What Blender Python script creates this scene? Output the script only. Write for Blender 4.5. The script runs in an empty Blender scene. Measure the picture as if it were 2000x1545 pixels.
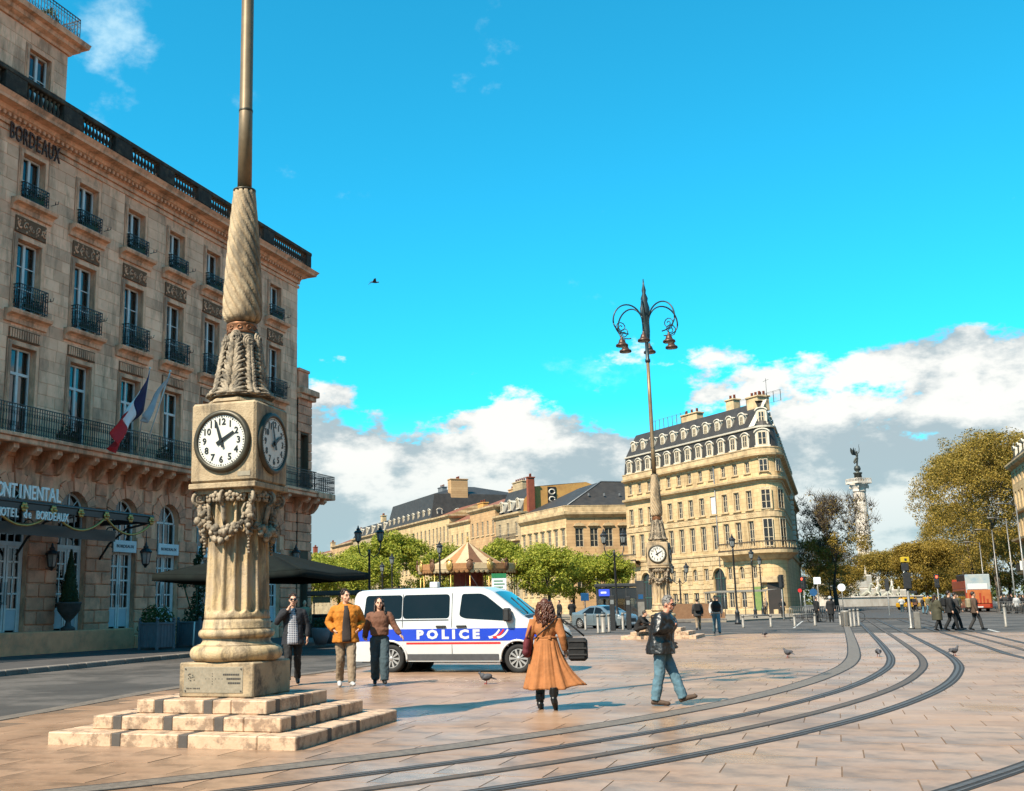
import bpy, bmesh, math, random
from mathutils import Vector, Matrix, Euler
R = math.radians
PI = math.pi
sin, cos = math.sin, math.cos
rnd = random.Random(7)
scene = bpy.context.scene
COL = scene.collection

# ------------------------------------------------------------------ camera, sky, sun, exposure
cam_data = bpy.data.cameras.new('camera')
cam = bpy.data.objects.new('camera', cam_data)
COL.objects.link(cam)
scene.camera = cam
cam_data.sensor_width = 36.0
cam_data.lens = 37.8
cam_data.shift_x = 0.076
cam_data.clip_start = 0.1
cam_data.clip_end = 3000
PITCH, ROLL = R(11.15), 0.018
_F = Vector((0, cos(PITCH), sin(PITCH)))
_U0 = Vector((0, -sin(PITCH), cos(PITCH)))
_R0 = Vector((1, 0, 0))
_Rt = _R0 * cos(ROLL) - _U0 * sin(ROLL)
_Up = _U0 * cos(ROLL) + _R0 * sin(ROLL)
cam.matrix_world = Matrix(((_Rt.x, _Up.x, -_F.x, 0), (_Rt.y, _Up.y, -_F.y, 0), (_Rt.z, _Up.z, -_F.z, 1.5), (0, 0, 0, 1)))

SUN_EL = R(47)
SHADOW = Vector((0.695, 0.719, 0))
sun_data = bpy.data.lights.new('sun', 'SUN')
sun_data.energy = 5.0
sun_data.angle = R(0.53)
sun_data.color = (1.0, 0.87, 0.70)
sun = bpy.data.objects.new('sun', sun_data)
COL.objects.link(sun)
_L = Vector((SHADOW.x * cos(SUN_EL), SHADOW.y * cos(SUN_EL), -sin(SUN_EL)))
sun.rotation_euler = _L.to_track_quat('-Z', 'Y').to_euler()
sun.location = (-20, -20, 40)

world = bpy.data.worlds.new('World')
scene.world = world
world.use_nodes = True


def build_sky():
    nt = world.node_tree
    nt.nodes.clear()
    N = lambda t: nt.nodes.new(t)
    L = nt.links.new

    def math_(op, a, b=None, clamp=False):
        n = N('ShaderNodeMath'); n.operation = op; n.use_clamp = clamp
        for i, q in enumerate((a, b)):
            if q is None:
                continue
            if isinstance(q, (int, float)):
                n.inputs[i].default_value = q
            else:
                L(q, n.inputs[i])
        return n.outputs[0]

    def maprange(v, a, b, c=0.0, d=1.0, smooth=True):
        n = N('ShaderNodeMapRange'); n.clamp = True
        n.interpolation_type = 'SMOOTHSTEP' if smooth else 'LINEAR'
        L(v, n.inputs[0])
        for i, q in enumerate((a, b, c, d)):
            n.inputs[i + 1].default_value = q
        return n.outputs[0]

    sky = N('ShaderNodeTexSky')
    sky.sky_type = 'NISHITA'
    sky.sun_disc = False
    sky.sun_elevation = SUN_EL
    sky.sun_rotation = R(224)
    sky.altitude = 20
    sky.air_density = 1.0
    sky.dust_density = 0.4
    sky.ozone_density = 2.5
    tint = N('ShaderNodeMix'); tint.data_type = 'RGBA'; tint.blend_type = 'MULTIPLY'
    tint.inputs[0].default_value = 1.0
    L(sky.outputs[0], tint.inputs[6])
    tint.inputs[7].default_value = (0.10, 1.02, 1.04, 1)

    tc = N('ShaderNodeTexCoord')
    sep = N('ShaderNodeSeparateXYZ'); L(tc.outputs['Generated'], sep.inputs[0])
    z = sep.outputs[2]

    def noise(vec_scale, offs, scale, detail, rough, dist=0.0, turn=0.0):
        m = N('ShaderNodeMapping'); m.inputs['Location'].default_value = offs
        m.inputs['Scale'].default_value = vec_scale
        m.inputs['Rotation'].default_value = (0, 0, turn)
        L(tc.outputs['Generated'], m.inputs[0])
        n = N('ShaderNodeTexNoise'); n.inputs['Scale'].default_value = scale
        n.inputs['Detail'].default_value = detail; n.inputs['Roughness'].default_value = rough
        n.inputs['Distortion'].default_value = dist
        L(m.outputs[0], n.inputs[0])
        return n.outputs[0]

    VS = (1, 1, 1.9)
    big = noise(VS, (3.1, 1.7, 0.4), 3.2, 2.0, 0.5)
    fine = noise(VS, (3.1, 1.7, 0.4), 8.5, 10.0, 0.60, 0.0)
    fine_s = noise(VS, (3.1 + 0.03, 1.7 + 0.03, 0.4 - 0.055), 8.5, 7.0, 0.58, 0.0)
    # cumulus bank: thick near the horizon, breaking up at about 13 degrees
    cov = maprange(z, 0.12, 0.285, 0.0, 1.0, False)
    a = math_('ADD', math_('MULTIPLY', fine, 0.72), math_('MULTIPLY', big, 0.42))
    dens = maprange(math_('SUBTRACT', a, math_('MULTIPLY', cov, 0.47)), 0.34, 0.395)
    dens_s = math_('ADD', math_('MULTIPLY', fine_s, 0.72), math_('MULTIPLY', big, 0.42))
    lit = maprange(math_("SUBTRACT", a, dens_s), -0.065, 0.07)
    # stray wisps higher up
    wisp_n = noise((1, 1, 1.5), (15.755, 7.324, 11.57), 5.2, 8.0, 0.6, 0.0, R(-8))
    wisp = math_('MULTIPLY', maprange(wisp_n, 0.60, 0.74), maprange(z, 0.62, 0.45))
    wisp = math_('MULTIPLY', wisp, 0.7)
    cl = N('ShaderNodeMix'); cl.data_type = 'RGBA'
    L(lit, cl.inputs[0])
    cl.inputs[6].default_value = (1.9, 2.25, 2.4, 1)
    cl.inputs[7].default_value = (4.3, 4.2, 3.95, 1)
    # thin blue veil at the very horizon
    low = maprange(z, 0.0, 0.16, 0.55, 0.0)
    cl2 = N('ShaderNodeMix'); cl2.data_type = 'RGBA'
    L(low, cl2.inputs[0]); L(cl.outputs[2], cl2.inputs[6])
    cl2.inputs[7].default_value = (1.6, 2.4, 2.75, 1)
    m1 = N('ShaderNodeMix'); m1.data_type = 'RGBA'
    veil = maprange(z, 0.09, 0.19, 0.6, 0.0)
    L(math_('MULTIPLY', math_('MAXIMUM', dens, veil), 0.97), m1.inputs[0]); L(tint.outputs[2], m1.inputs[6]); L(cl2.outputs[2], m1.inputs[7])
    m2 = N('ShaderNodeMix'); m2.data_type = 'RGBA'
    L(wisp, m2.inputs[0]); L(m1.outputs[2], m2.inputs[6]); m2.inputs[7].default_value = (3.6, 4.6, 4.8, 1)
    bg = N('ShaderNodeBackground'); bg.inputs['Strength'].default_value = 0.110
    L(m2.outputs[2], bg.inputs[0])
    out = N('ShaderNodeOutputWorld'); L(bg.outputs[0], out.inputs[0])


build_sky()
try:
    world.cycles.sampling_method = 'MANUAL'
    world.cycles.sample_map_resolution = 512
except Exception:
    pass
vs = scene.view_settings
vs.view_transform = 'Standard'
vs.look = 'None'
vs.exposure = 1.15
vs.gamma = 1.0
vs.use_curve_mapping = False
scene.render.resolution_x = 1024
scene.render.resolution_y = 791
scene.cycles.max_bounces = 5
scene.cycles.diffuse_bounces = 3
scene.cycles.glossy_bounces = 3
scene.cycles.transmission_bounces = 3
scene.cycles.transparent_max_bounces = 6
scene.cycles.caustics_reflective = False
scene.cycles.caustics_refractive = False

# ------------------------------------------------------------------ materials
MATS = {}
OWN_TONE = {'ashlar', 'ashlar_piece', 'hotel_trim', 'terrace_stone', 'white_joinery', 'blue_joinery', 'sign_board', 'letter_white', 'curtain', 'flag_red', 'flag_white', 'flag_blue', 'flag_grey', 'gilt', 'skin', 'skin_ruddy', 'screen_blue', 'signal_red', 'livery_blue', 'livery_red'}


def mat(name, col, col2=None, scale=3.0, rough=0.8, metal=0.0, bump=0.0, bscale=30.0, spec=0.4, rand=0.0,
        stain=None, stain_amt=0.0, stain_scale=1.2, detail=5.0, emit=None, island=False, streak=False, coat=0.0, rvar=0.0, brick=None, edge=(0.47, 0.67)):
    """Principled material with two-tone noise, optional stains and bump, all in object space."""
    if name in MATS:
        return MATS[name]
    m = bpy.data.materials.new(name)
    m.use_nodes = True
    nt = m.node_tree
    b = nt.nodes['Principled BSDF']
    N = lambda t: nt.nodes.new(t)
    L = nt.links.new
    col2 = col2 or tuple(c * 0.72 for c in col)
    if name not in OWN_TONE:
        col, col2 = tuple(c * 0.585 for c in col), tuple(c * 0.585 for c in col2)
        stain = tuple(c * 0.585 for c in stain) if stain else None
    tc = N('ShaderNodeTexCoord')
    n = N('ShaderNodeTexNoise'); n.inputs['Scale'].default_value = scale
    n.inputs['Detail'].default_value = detail; n.inputs['Roughness'].default_value = 0.62
    L(tc.outputs['Object'], n.inputs[0])
    r = N('ShaderNodeMapRange'); r.inputs[1].default_value = 0.32; r.inputs[2].default_value = 0.68
    L(n.outputs[0], r.inputs[0])
    mx = N('ShaderNodeMix'); mx.data_type = 'RGBA'
    L(r.outputs[0], mx.inputs[0])
    mx.inputs[6].default_value = (*col, 1); mx.inputs[7].default_value = (*col2, 1)
    c = mx.outputs[2]
    if brick:       # coursed masonry too far off to build stone by stone
        mpb = N('ShaderNodeMapping'); mpb.inputs['Rotation'].default_value = (R(90), 0, 0)
        L(tc.outputs['Object'], mpb.inputs[0])
        bt = N('ShaderNodeTexBrick'); L(mpb.outputs[0], bt.inputs[0])
        bt.inputs['Color1'].default_value = (1, 1, 1, 1); bt.inputs['Color2'].default_value = (.84, .82, .80, 1); bt.inputs['Mortar'].default_value = (.55, .5, .45, 1)
        bt.inputs['Scale'].default_value = 1.0; bt.inputs['Mortar Size'].default_value = .018
        bt.inputs['Brick Width'].default_value = brick[0]; bt.inputs['Row Height'].default_value = brick[1]
        mb_ = N('ShaderNodeMix'); mb_.data_type = 'RGBA'; mb_.blend_type = 'MULTIPLY'; mb_.inputs[0].default_value = 1.0
        L(c, mb_.inputs[6]); L(bt.outputs[0], mb_.inputs[7]); c = mb_.outputs[2]
    if stain:
        n2 = N('ShaderNodeTexNoise'); n2.inputs['Scale'].default_value = stain_scale
        n2.inputs['Detail'].default_value = 8; n2.inputs['Roughness'].default_value = 0.7
        mp = N('ShaderNodeMapping')
        mp.inputs['Scale'].default_value = (1, 1, 0.25) if streak else (1, 1, 1)
        mp.inputs['Location'].default_value = (4.2, 1.3, 7.7)
        L(tc.outputs['Object'], mp.inputs[0]); L(mp.outputs[0], n2.inputs[0])
        r2 = N('ShaderNodeMapRange'); r2.inputs[1].default_value, r2.inputs[2].default_value = edge
        r2.inputs[4].default_value = stain_amt
        L(n2.outputs[0], r2.inputs[0])
        m2 = N('ShaderNodeMix'); m2.data_type = 'RGBA'
        L(r2.outputs[0], m2.inputs[0]); L(c, m2.inputs[6]); m2.inputs[7].default_value = (*stain, 1)
        c = m2.outputs[2]
    if rand > 0:
        if island:
            g = N('ShaderNodeNewGeometry'); src = g.outputs['Random Per Island']
        else:
            g = N('ShaderNodeObjectInfo'); src = g.outputs['Random']
        rr = N('ShaderNodeMapRange'); rr.inputs[3].default_value = 1 - rand; rr.inputs[4].default_value = 1 + rand * 0.7
        L(src, rr.inputs[0])
        hs = N('ShaderNodeHueSaturation'); L(rr.outputs[0], hs.inputs['Value']); L(c, hs.inputs['Color'])
        c = hs.outputs[0]
    L(c, b.inputs['Base Color'])
    b.inputs['Roughness'].default_value = rough
    if rvar:
        nr = N('ShaderNodeTexNoise'); nr.inputs['Scale'].default_value = 0.55; nr.inputs['Detail'].default_value = 6
        gp = N('ShaderNodeNewGeometry'); L(gp.outputs['Position'], nr.inputs[0])
        r3 = N('ShaderNodeMapRange'); r3.inputs[1].default_value = 0.35; r3.inputs[2].default_value = 0.65
        r3.inputs[3].default_value = rough - rvar; r3.inputs[4].default_value = rough + rvar
        L(nr.outputs[0], r3.inputs[0]); L(r3.outputs[0], b.inputs['Roughness'])
    b.inputs['Metallic'].default_value = metal
    b.inputs['Specular IOR Level'].default_value = spec
    if coat:
        b.inputs['Coat Weight'].default_value = coat
        b.inputs['Coat Roughness'].default_value = 0.05
    if bump > 0:
        nb = N('ShaderNodeTexNoise'); nb.inputs['Scale'].default_value = bscale
        nb.inputs['Detail'].default_value = 4
        L(tc.outputs['Object'], nb.inputs[0])
        bp = N('ShaderNodeBump'); bp.inputs['Strength'].default_value = bump; bp.inputs['Distance'].default_value = 0.02
        L(nb.outputs[0], bp.inputs['Height']); L(bp.outputs[0], b.inputs['Normal'])
    if emit:
        b.inputs['Emission Color'].default_value = (*emit[:3], 1)
        b.inputs['Emission Strength'].default_value = emit[3]
    MATS[name] = m
    return m


def leafmat(name, col, col2, trans=0.25):
    """Leaf: two tones by island, some light through the blade."""
    m = bpy.data.materials.new(name); m.use_nodes = True
    nt = m.node_tree; b = nt.nodes['Principled BSDF']
    N = lambda t: nt.nodes.new(t); L = nt.links.new
    g = N('ShaderNodeNewGeometry')
    mx = N('ShaderNodeMix'); mx.data_type = 'RGBA'
    L(g.outputs['Random Per Island'], mx.inputs[0])
    mx.inputs[6].default_value = (*col, 1); mx.inputs[7].default_value = (*col2, 1)
    L(mx.outputs[2], b.inputs['Base Color'])
    b.inputs['Roughness'].default_value = 0.6
    b.inputs['Specular IOR Level'].default_value = 0.25
    t = N('ShaderNodeBsdfTranslucent'); L(mx.outputs[2], t.inputs[0])
    ms = N('ShaderNodeMixShader'); ms.inputs[0].default_value = trans
    L(b.outputs[0], ms.inputs[1]); L(t.outputs[0], ms.inputs[2])
    L(ms.outputs[0], nt.nodes['Material Output'].inputs[0])
    MATS[name] = m
    return m


def glassmat(name, tint, clear=0.6):
    """Thin window glass: lets light through and mirrors more at grazing angles."""
    m = bpy.data.materials.new(name); m.use_nodes = True
    nt = m.node_tree; nt.nodes.clear()
    N = lambda t: nt.nodes.new(t); L = nt.links.new
    tr = N('ShaderNodeBsdfTransparent'); tr.inputs[0].default_value = (*[t * clear for t in tint], 1)
    gl = N('ShaderNodeBsdfGlossy'); gl.inputs['Roughness'].default_value = 0.03
    gl.inputs[0].default_value = (0.9, 0.95, 1, 1)
    fr = N('ShaderNodeFresnel'); fr.inputs[0].default_value = 1.75
    nz = N('ShaderNodeTexNoise'); nz.inputs['Scale'].default_value = 0.9
    tc = N('ShaderNodeTexCoord'); L(tc.outputs['Object'], nz.inputs[0])
    bp = N('ShaderNodeBump'); bp.inputs['Strength'].default_value = 0.06; bp.inputs['Distance'].default_value = 0.1
    L(nz.outputs[0], bp.inputs['Height']); L(bp.outputs[0], gl.inputs['Normal'])
    mx = N('ShaderNodeMixShader'); L(fr.outputs[0], mx.inputs[0]); L(tr.outputs[0], mx.inputs[1]); L(gl.outputs[0], mx.inputs[2])
    o = N('ShaderNodeOutputMaterial'); L(mx.outputs[0], o.inputs[0])
    MATS[name] = m
    return m


# ------------------------------------------------------------------ mesh builder
class MB:
    def __init__(s):
        s.v = []; s.f = []; s.mi = []; s.sm = []

    def add(s, verts, faces, mi=0, smooth=False):
        o = len(s.v)
        s.v.extend([tuple(p) for p in verts])
        for f in faces:
            s.f.append([i + o for i in f]); s.mi.append(mi); s.sm.append(smooth)
        return s

    def box(s, x0, x1, y0, y1, z0, z1, mi=0, M=None):
        vs = [(x, y, z) for z in (z0, z1) for y in (y0, y1) for x in (x0, x1)]
        if M is not None:
            vs = [M @ Vector(p) for p in vs]
        return s.add(vs, [(0, 2, 3, 1), (4, 5, 7, 6), (0, 1, 5, 4), (2, 6, 7, 3), (0, 4, 6, 2), (1, 3, 7, 5)], mi)

    def cbox(s, x0, x1, y0, y1, z0, z1, b=0.01, mi=0, M=None):
        """box with chamfered edges"""
        c = [(x0, x1), (y0, y1), (z0, z1)]
        b = min(b, (x1 - x0) * .45, (y1 - y0) * .45, (z1 - z0) * .45)
        vs = []
        idx = {}
        for sx in (0, 1):
            for sy in (0, 1):
                for sz in (0, 1):
                    for ax in range(3):
                        p = []
                        for k, sg in enumerate((sx, sy, sz)):
                            val = c[k][sg]
                            if k != ax:
                                val += b if sg == 0 else -b
                            p.append(val)
                        idx[(sx, sy, sz, ax)] = len(vs)
                        vs.append(p)
        fs = []
        for ax in range(3):
            o1, o2 = (ax + 1) % 3, (ax + 2) % 3
            for sg in (0, 1):
                q = []
                for a_, b_ in ((0, 0), (1, 0), (1, 1), (0, 1)):
                    k = [0, 0, 0]; k[ax] = sg; k[o1] = a_; k[o2] = b_
                    q.append(idx[(*k, ax)])
                fs.append(q if sg else q[::-1])
        for ax in range(3):       # edge along ax
            o1, o2 = (ax + 1) % 3, (ax + 2) % 3
            for a_ in (0, 1):
                for b_ in (0, 1):
                    k0 = [0, 0, 0]; k0[o1] = a_; k0[o2] = b_
                    k1 = list(k0); k1[ax] = 1
                    q = [idx[(*k0, o1)], idx[(*k1, o1)], idx[(*k1, o2)], idx[(*k0, o2)]]
                    fs.append(q[::-1] if a_ == b_ else q)
        for sx in (0, 1):
            for sy in (0, 1):
                for sz in (0, 1):
                    q = [idx[(sx, sy, sz, k)] for k in range(3)]
                    fs.append(q if (sx + sy + sz) % 2 == 1 else q[::-1])
        if M is not None:
            vs = [M @ Vector(p) for p in vs]
        return s.add(vs, fs, mi)

    def prism(s, poly, z0, z1, mi=0, M=None, smooth=False):
        """polygon in xy, extruded in z"""
        n = len(poly)
        vs = [(p[0], p[1], z0) for p in poly] + [(p[0], p[1], z1) for p in poly]
        if M is not None:
            vs = [M @ Vector(p) for p in vs]
        s.add(vs, [tuple(range(n))[::-1], tuple(range(n, 2 * n))], mi)
        o = len(s.v) - 2 * n
        for i in range(n):
            j = (i + 1) % n
            s.f.append([o + i, o + j, o + n + j, o + n + i]); s.mi.append(mi); s.sm.append(smooth)
        return s

    def lathe(s, prof, n=24, c=(0, 0, 0), mi=0, smooth=True, M=None, rfun=None, cap=True):
        vs = []
        for r, z in prof:
            for i in range(n):
                a = 2 * PI * i / n
                rr = rfun(r, a, z) if rfun else r
                vs.append((c[0] + rr * cos(a), c[1] + rr * sin(a), c[2] + z))
        if M is not None:
            vs = [M @ Vector(p) for p in vs]
        fs = []
        m = len(prof)
        for k in range(m - 1):
            for i in range(n):
                j = (i + 1) % n
                fs.append((k * n + i, k * n + j, (k + 1) * n + j, (k + 1) * n + i))
        s.add(vs, fs, mi, smooth)
        if cap:
            o = len(s.v) - m * n
            if prof[0][0] > 1e-4:
                s.f.append([o + i for i in range(n)][::-1]); s.mi.append(mi); s.sm.append(False)
            if prof[-1][0] > 1e-4:
                s.f.append([o + (m - 1) * n + i for i in range(n)]); s.mi.append(mi); s.sm.append(False)
        return s

    def tube(s, pts, rad, n=8, mi=0, smooth=True, flat=1.0, cap=True):
        pts = [Vector(p) for p in pts]
        m = len(pts)
        if not hasattr(rad, '__len__'):
            rad = [rad] * m
        vs = []
        t0 = (pts[1] - pts[0]).normalized()
        up = Vector((0, 0, 1)) if abs(t0.z) < 0.95 else Vector((1, 0, 0))
        a = t0.cross(up).normalized()
        for k in range(m):
            t = (pts[min(k + 1, m - 1)] - pts[max(k - 1, 0)])
            if t.length < 1e-9:
                t = t0
            t.normalize()
            a = (a - t * a.dot(t))
            if a.length < 1e-6:
                a = t.orthogonal()
            a.normalize()
            b = t.cross(a)
            for i in range(n):
                g = 2 * PI * i / n
                vs.append(pts[k] + a * (rad[k] * cos(g)) + b * (rad[k] * flat * sin(g)))
        fs = []
        for k in range(m - 1):
            for i in range(n):
                j = (i + 1) % n
                fs.append((k * n + i, k * n + j, (k + 1) * n + j, (k + 1) * n + i))
        s.add(vs, fs, mi, smooth)
        if cap:
            o = len(s.v) - m * n
            s.f.append([o + i for i in range(n)][::-1]); s.mi.append(mi); s.sm.append(False)
            s.f.append([o + (m - 1) * n + i for i in range(n)]); s.mi.append(mi); s.sm.append(False)
        return s

    def ell(s, c, r, n=8, m=6, mi=0, M=None, smooth=True):
        if not hasattr(r, '__len__'):
            r = (r, r, r)
        vs = [(0, 0, -1)]
        for k in range(1, m):
            p = PI * k / m
            for i in range(n):
                a = 2 * PI * i / n
                vs.append((sin(p) * cos(a), sin(p) * sin(a), -cos(p)))
        vs.append((0, 0, 1))
        vs = [Vector((x * r[0], y * r[1], z * r[2])) for x, y, z in vs]
        if M is not None:
            vs = [M @ p for p in vs]
        c = Vector(c)
        vs = [p + c for p in vs]
        fs = []
        for i in range(n):
            fs.append((0, 1 + (i + 1) % n, 1 + i))
        for k in range(m - 2):
            for i in range(n):
                j = (i + 1) % n
                fs.append((1 + k * n + i, 1 + k * n + j, 1 + (k + 1) * n + j, 1 + (k + 1) * n + i))
        top = len(vs) - 1
        o = 1 + (m - 2) * n
        for i in range(n):
            fs.append((o + i, o + (i + 1) % n, top))
        return s.add(vs, fs, mi, smooth)

    def grid(s, fn, nu, nv, mi=0, smooth=True, closeu=False):
        vs = []
        for j in range(nv + 1):
            for i in range(nu if closeu else nu + 1):
                vs.append(fn(i / nu, j / nv))
        w = nu if closeu else nu + 1
        fs = []
        for j in range(nv):
            for i in range(nu):
                i2 = (i + 1) % w if closeu else i + 1
                fs.append((j * w + i, j * w + i2, (j + 1) * w + i2, (j + 1) * w + i))
        return s.add(vs, fs, mi, smooth)

    def merge(s, o, M=None, mi=None):
        vs = o.v if M is None else [M @ Vector(p) for p in o.v]
        k = len(s.v)
        s.v.extend([tuple(p) for p in vs])
        for f, m_, q in zip(o.f, o.mi, o.sm):
            s.f.append([i + k for i in f]); s.mi.append(m_ if mi is None else mi); s.sm.append(q)
        return s

    def mesh(s, name, mats):
        me = bpy.data.meshes.new(name)
        me.from_pydata(s.v, [], s.f)
        if not isinstance(mats, (list, tuple)):
            mats = [mats]
        for m in mats:
            me.materials.append(MATS[m] if isinstance(m, str) else m)
        me.polygons.foreach_set('material_index', s.mi)
        me.polygons.foreach_set('use_smooth', s.sm)
        me.update()
        return me

    def build(s, name, mats, parent=None, loc=(0, 0, 0), rz=0.0):
        return link(name, s.mesh(name, mats), parent, loc, rz)


def link(name, data, parent=None, loc=(0, 0, 0), rz=0.0):
    o = bpy.data.objects.new(name, data)
    COL.objects.link(o)
    o.parent = parent
    o.location = loc
    if rz:
        o.rotation_euler = (0, 0, rz)
    return o


def thing(name, label, cat, loc=(0, 0, 0), rz=0.0, group=None):
    o = link(name, None, None, loc, rz)
    o.empty_display_size = 0.3
    return tag(o, label, cat, group)


def tag(o, label, cat, group=None):
    o['label'] = label
    o['category'] = cat
    if group:
        o['group'] = group
    return o


def structure(o):
    o['kind'] = 'structure'
    return o


def stuff(o):
    o['kind'] = 'stuff'
    return o


KIDS = {}


def copy_tree(o, parent=None, kids=None):
    """a thing, its parts and their sub-parts; meshes are shared"""
    c = o.copy()
    COL.objects.link(c)
    c.parent = parent
    for ch in o.children:
        copy_tree(ch, c)
    return c


def dup(root, loc, rz=0.0, label=None, group=None, scale=None):
    c = copy_tree(root)
    c.location = loc
    c.rotation_euler = (0, 0, rz)
    if scale:
        c.scale = (scale,) * 3 if not hasattr(scale, '__len__') else scale
    if label:
        c['label'] = label
    if group:
        c['group'] = group
    return c


def text_mb(body, size, depth, shear=0.0, sx=1.0, bold=0.0):
    """flat lettering as solid geometry, centred, lying in xz (facing -y)"""
    cu = bpy.data.curves.new('lettering', 'FONT')
    cu.body = body; cu.size = size; cu.extrude = depth; cu.align_x = 'CENTER'; cu.align_y = 'CENTER'
    cu.shear = shear; cu.resolution_u = 2
    cu.offset = bold
    ob = bpy.data.objects.new('lettering', cu)
    me = bpy.data.meshes.new_from_object(ob)
    mb = MB()
    mb.add([(v.co.x * sx, -v.co.z, v.co.y) for v in me.vertices], [tuple(p.vertices) for p in me.polygons])
    bpy.data.meshes.remove(me)
    bpy.data.objects.remove(ob)
    bpy.data.curves.remove(cu)
    return mb


def catmull(pts, per=8):
    pts = [Vector(p) for p in pts]
    P = [pts[0] * 2 - pts[1]] + pts + [pts[-1] * 2 - pts[-2]]
    out = []
    for i in range(1, len(P) - 2):
        a, b, c, d = P[i - 1:i + 3]
        for k in range(per):
            t = k / per
            out.append(0.5 * ((2 * b) + (c - a) * t + (2 * a - 5 * b + 4 * c - d) * t * t + (3 * b - a - 3 * c + d) * t ** 3))
    out.append(pts[-1])
    return out


def RZ(a):
    return Matrix.Rotation(a, 4, 'Z')


def RX(a):
    return Matrix.Rotation(a, 4, 'X')


def RY(a):
    return Matrix.Rotation(a, 4, 'Y')


def T(x, y, z):
    return Matrix.Translation((x, y, z))
# ------------------------------------------------------------------ material library
mat('paving', (0.55, 0.35, 0.225), (0.44, 0.265, 0.165), 1.3, 0.36, bump=0.10, bscale=7, spec=0.32, rand=0.10, stain=(0.20, 0.125, 0.08), stain_amt=0.7, stain_scale=0.9, edge=(.48, .62), rvar=0.14)
mat('paving_far', (0.55, 0.35, 0.225), (0.44, 0.265, 0.165), 1.3, 0.36, bump=0.10, bscale=7, spec=0.32, rand=0.10, island=True, stain=(0.20, 0.125, 0.08), stain_amt=0.6, stain_scale=0.45, edge=(.48, .62), rvar=0.14)
mat('joint', (0.24, 0.15, 0.09), None, 4, 0.9)
mat('asphalt', (0.085, 0.075, 0.066), (0.055, 0.048, 0.043), 0.7, 0.85, bump=0.3, bscale=60, stain=(0.15, 0.13, 0.115), stain_amt=0.9, stain_scale=0.35, edge=(.46, .56))
mat('sidewalk', (0.10, 0.093, 0.09), (0.065, 0.06, 0.058), 1.5, 0.8, bump=0.2, bscale=30)
mat('kerbstone', (0.30, 0.26, 0.22), (0.2, 0.17, 0.15), 3, 0.8, bump=0.2, rand=0.15)
mat('granite_band', (0.27, 0.22, 0.175), (0.15, 0.12, 0.095), 14, 0.65, bump=0.2, bscale=60)
mat('track_bed', (0.052, 0.042, 0.036), (0.028, 0.023, 0.02), 8, 0.75)
mat('rail_steel', (0.15, 0.125, 0.11), (0.09, 0.075, 0.065), 12, 0.5, metal=0.0, spec=0.3)
mat('power_strip', (0.17, 0.115, 0.075), (0.10, 0.07, 0.048), 10, 0.6)
mat('road_paint', (0.72, 0.70, 0.66), (0.5, 0.48, 0.45), 6, 0.7)
mat('gravel', (0.36, 0.30, 0.23), (0.28, 0.23, 0.17), 0.6, 0.95, bump=0.3, bscale=20)
mat('steel_grey', (0.32, 0.31, 0.29), (0.2, 0.19, 0.18), 6, 0.45, metal=0.5)
mat('iron_black', (0.018, 0.018, 0.02), (0.03, 0.03, 0.032), 8, 0.42, spec=0.5)
mat('lamp_glass', (0.35, 0.37, 0.36), (0.22, 0.24, 0.24), 4, 0.15, spec=0.6)

V20 = Vector((sin(R(20)), cos(R(20)), 0))
U20 = Vector((cos(R(20)), -sin(R(20)), 0))

# ------------------------------------------------------------------ ground, road, square
g = MB()
g.box(-700, 900, -60, 1500, -0.5, 0.0)
ground = structure(g.build('road', 'asphalt'))

EDGE = catmull([(-10.5, 3), (-8.2, 9), (-6.45, 16.36), (-5.2, 22.6), (-3.3, 25.8), (-1.7, 30.2), (1.6, 40.0), (5.6, 52.0), (8.0, 54.3), (12.25, 53.2), (18.35, 50.4), (25.06, 47.2), (36, 41.5)], 6)
EDGE2 = [(p.x, p.y) for p in [Vector((q.x, q.y, 0)) if len(q) == 3 else Vector((q.x, q.y, 0)) for q in EDGE]]
SQ = EDGE2 + [(40, 39), (40, 1), (-10.5, 1)]


def inside(x, y, poly):
    r = False
    j = len(poly) - 1
    for i in range(len(poly)):
        xi, yi = poly[i]; xj, yj = poly[j]
        if (yi > y) != (yj > y) and x < (xj - xi) * (y - yi) / (yj - yi) + xi:
            r = not r
        j = i
    return r


g = MB()
g.prism(SQ[::-1], -0.2, 0.0155)
square = structure(g.build('square_bed', 'joint'))
SL, SW, GAP = 1.02, 0.62, 0.008


def slab_mb(cx=0, cy=0, ang=0.0, tilt=0.0, mb=None, top=0.021, sx=SL, sy=SW):
    mb = mb or MB()
    a, b, c = sx / 2 - GAP / 2, sy / 2 - GAP / 2, 0.003
    ca, sa = cos(ang), sin(ang)
    vs = []
    for dx, dy, z in ((a, b, 0.0), (a - c, b - c, top)):
        for sx_, sy_ in ((-1, -1), (1, -1), (1, 1), (-1, 1)):
            x, y = dx * sx_, dy * sy_
            vs.append((cx + x * ca - y * sa, cy + x * sa + y * ca, z + (tilt * sx_ if z > 0 else 0)))
    mb.add(vs, [(4, 5, 6, 7), (0, 1, 5, 4), (1, 2, 6, 5), (2, 3, 7, 6), (3, 0, 4, 7)])
    return mb


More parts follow.
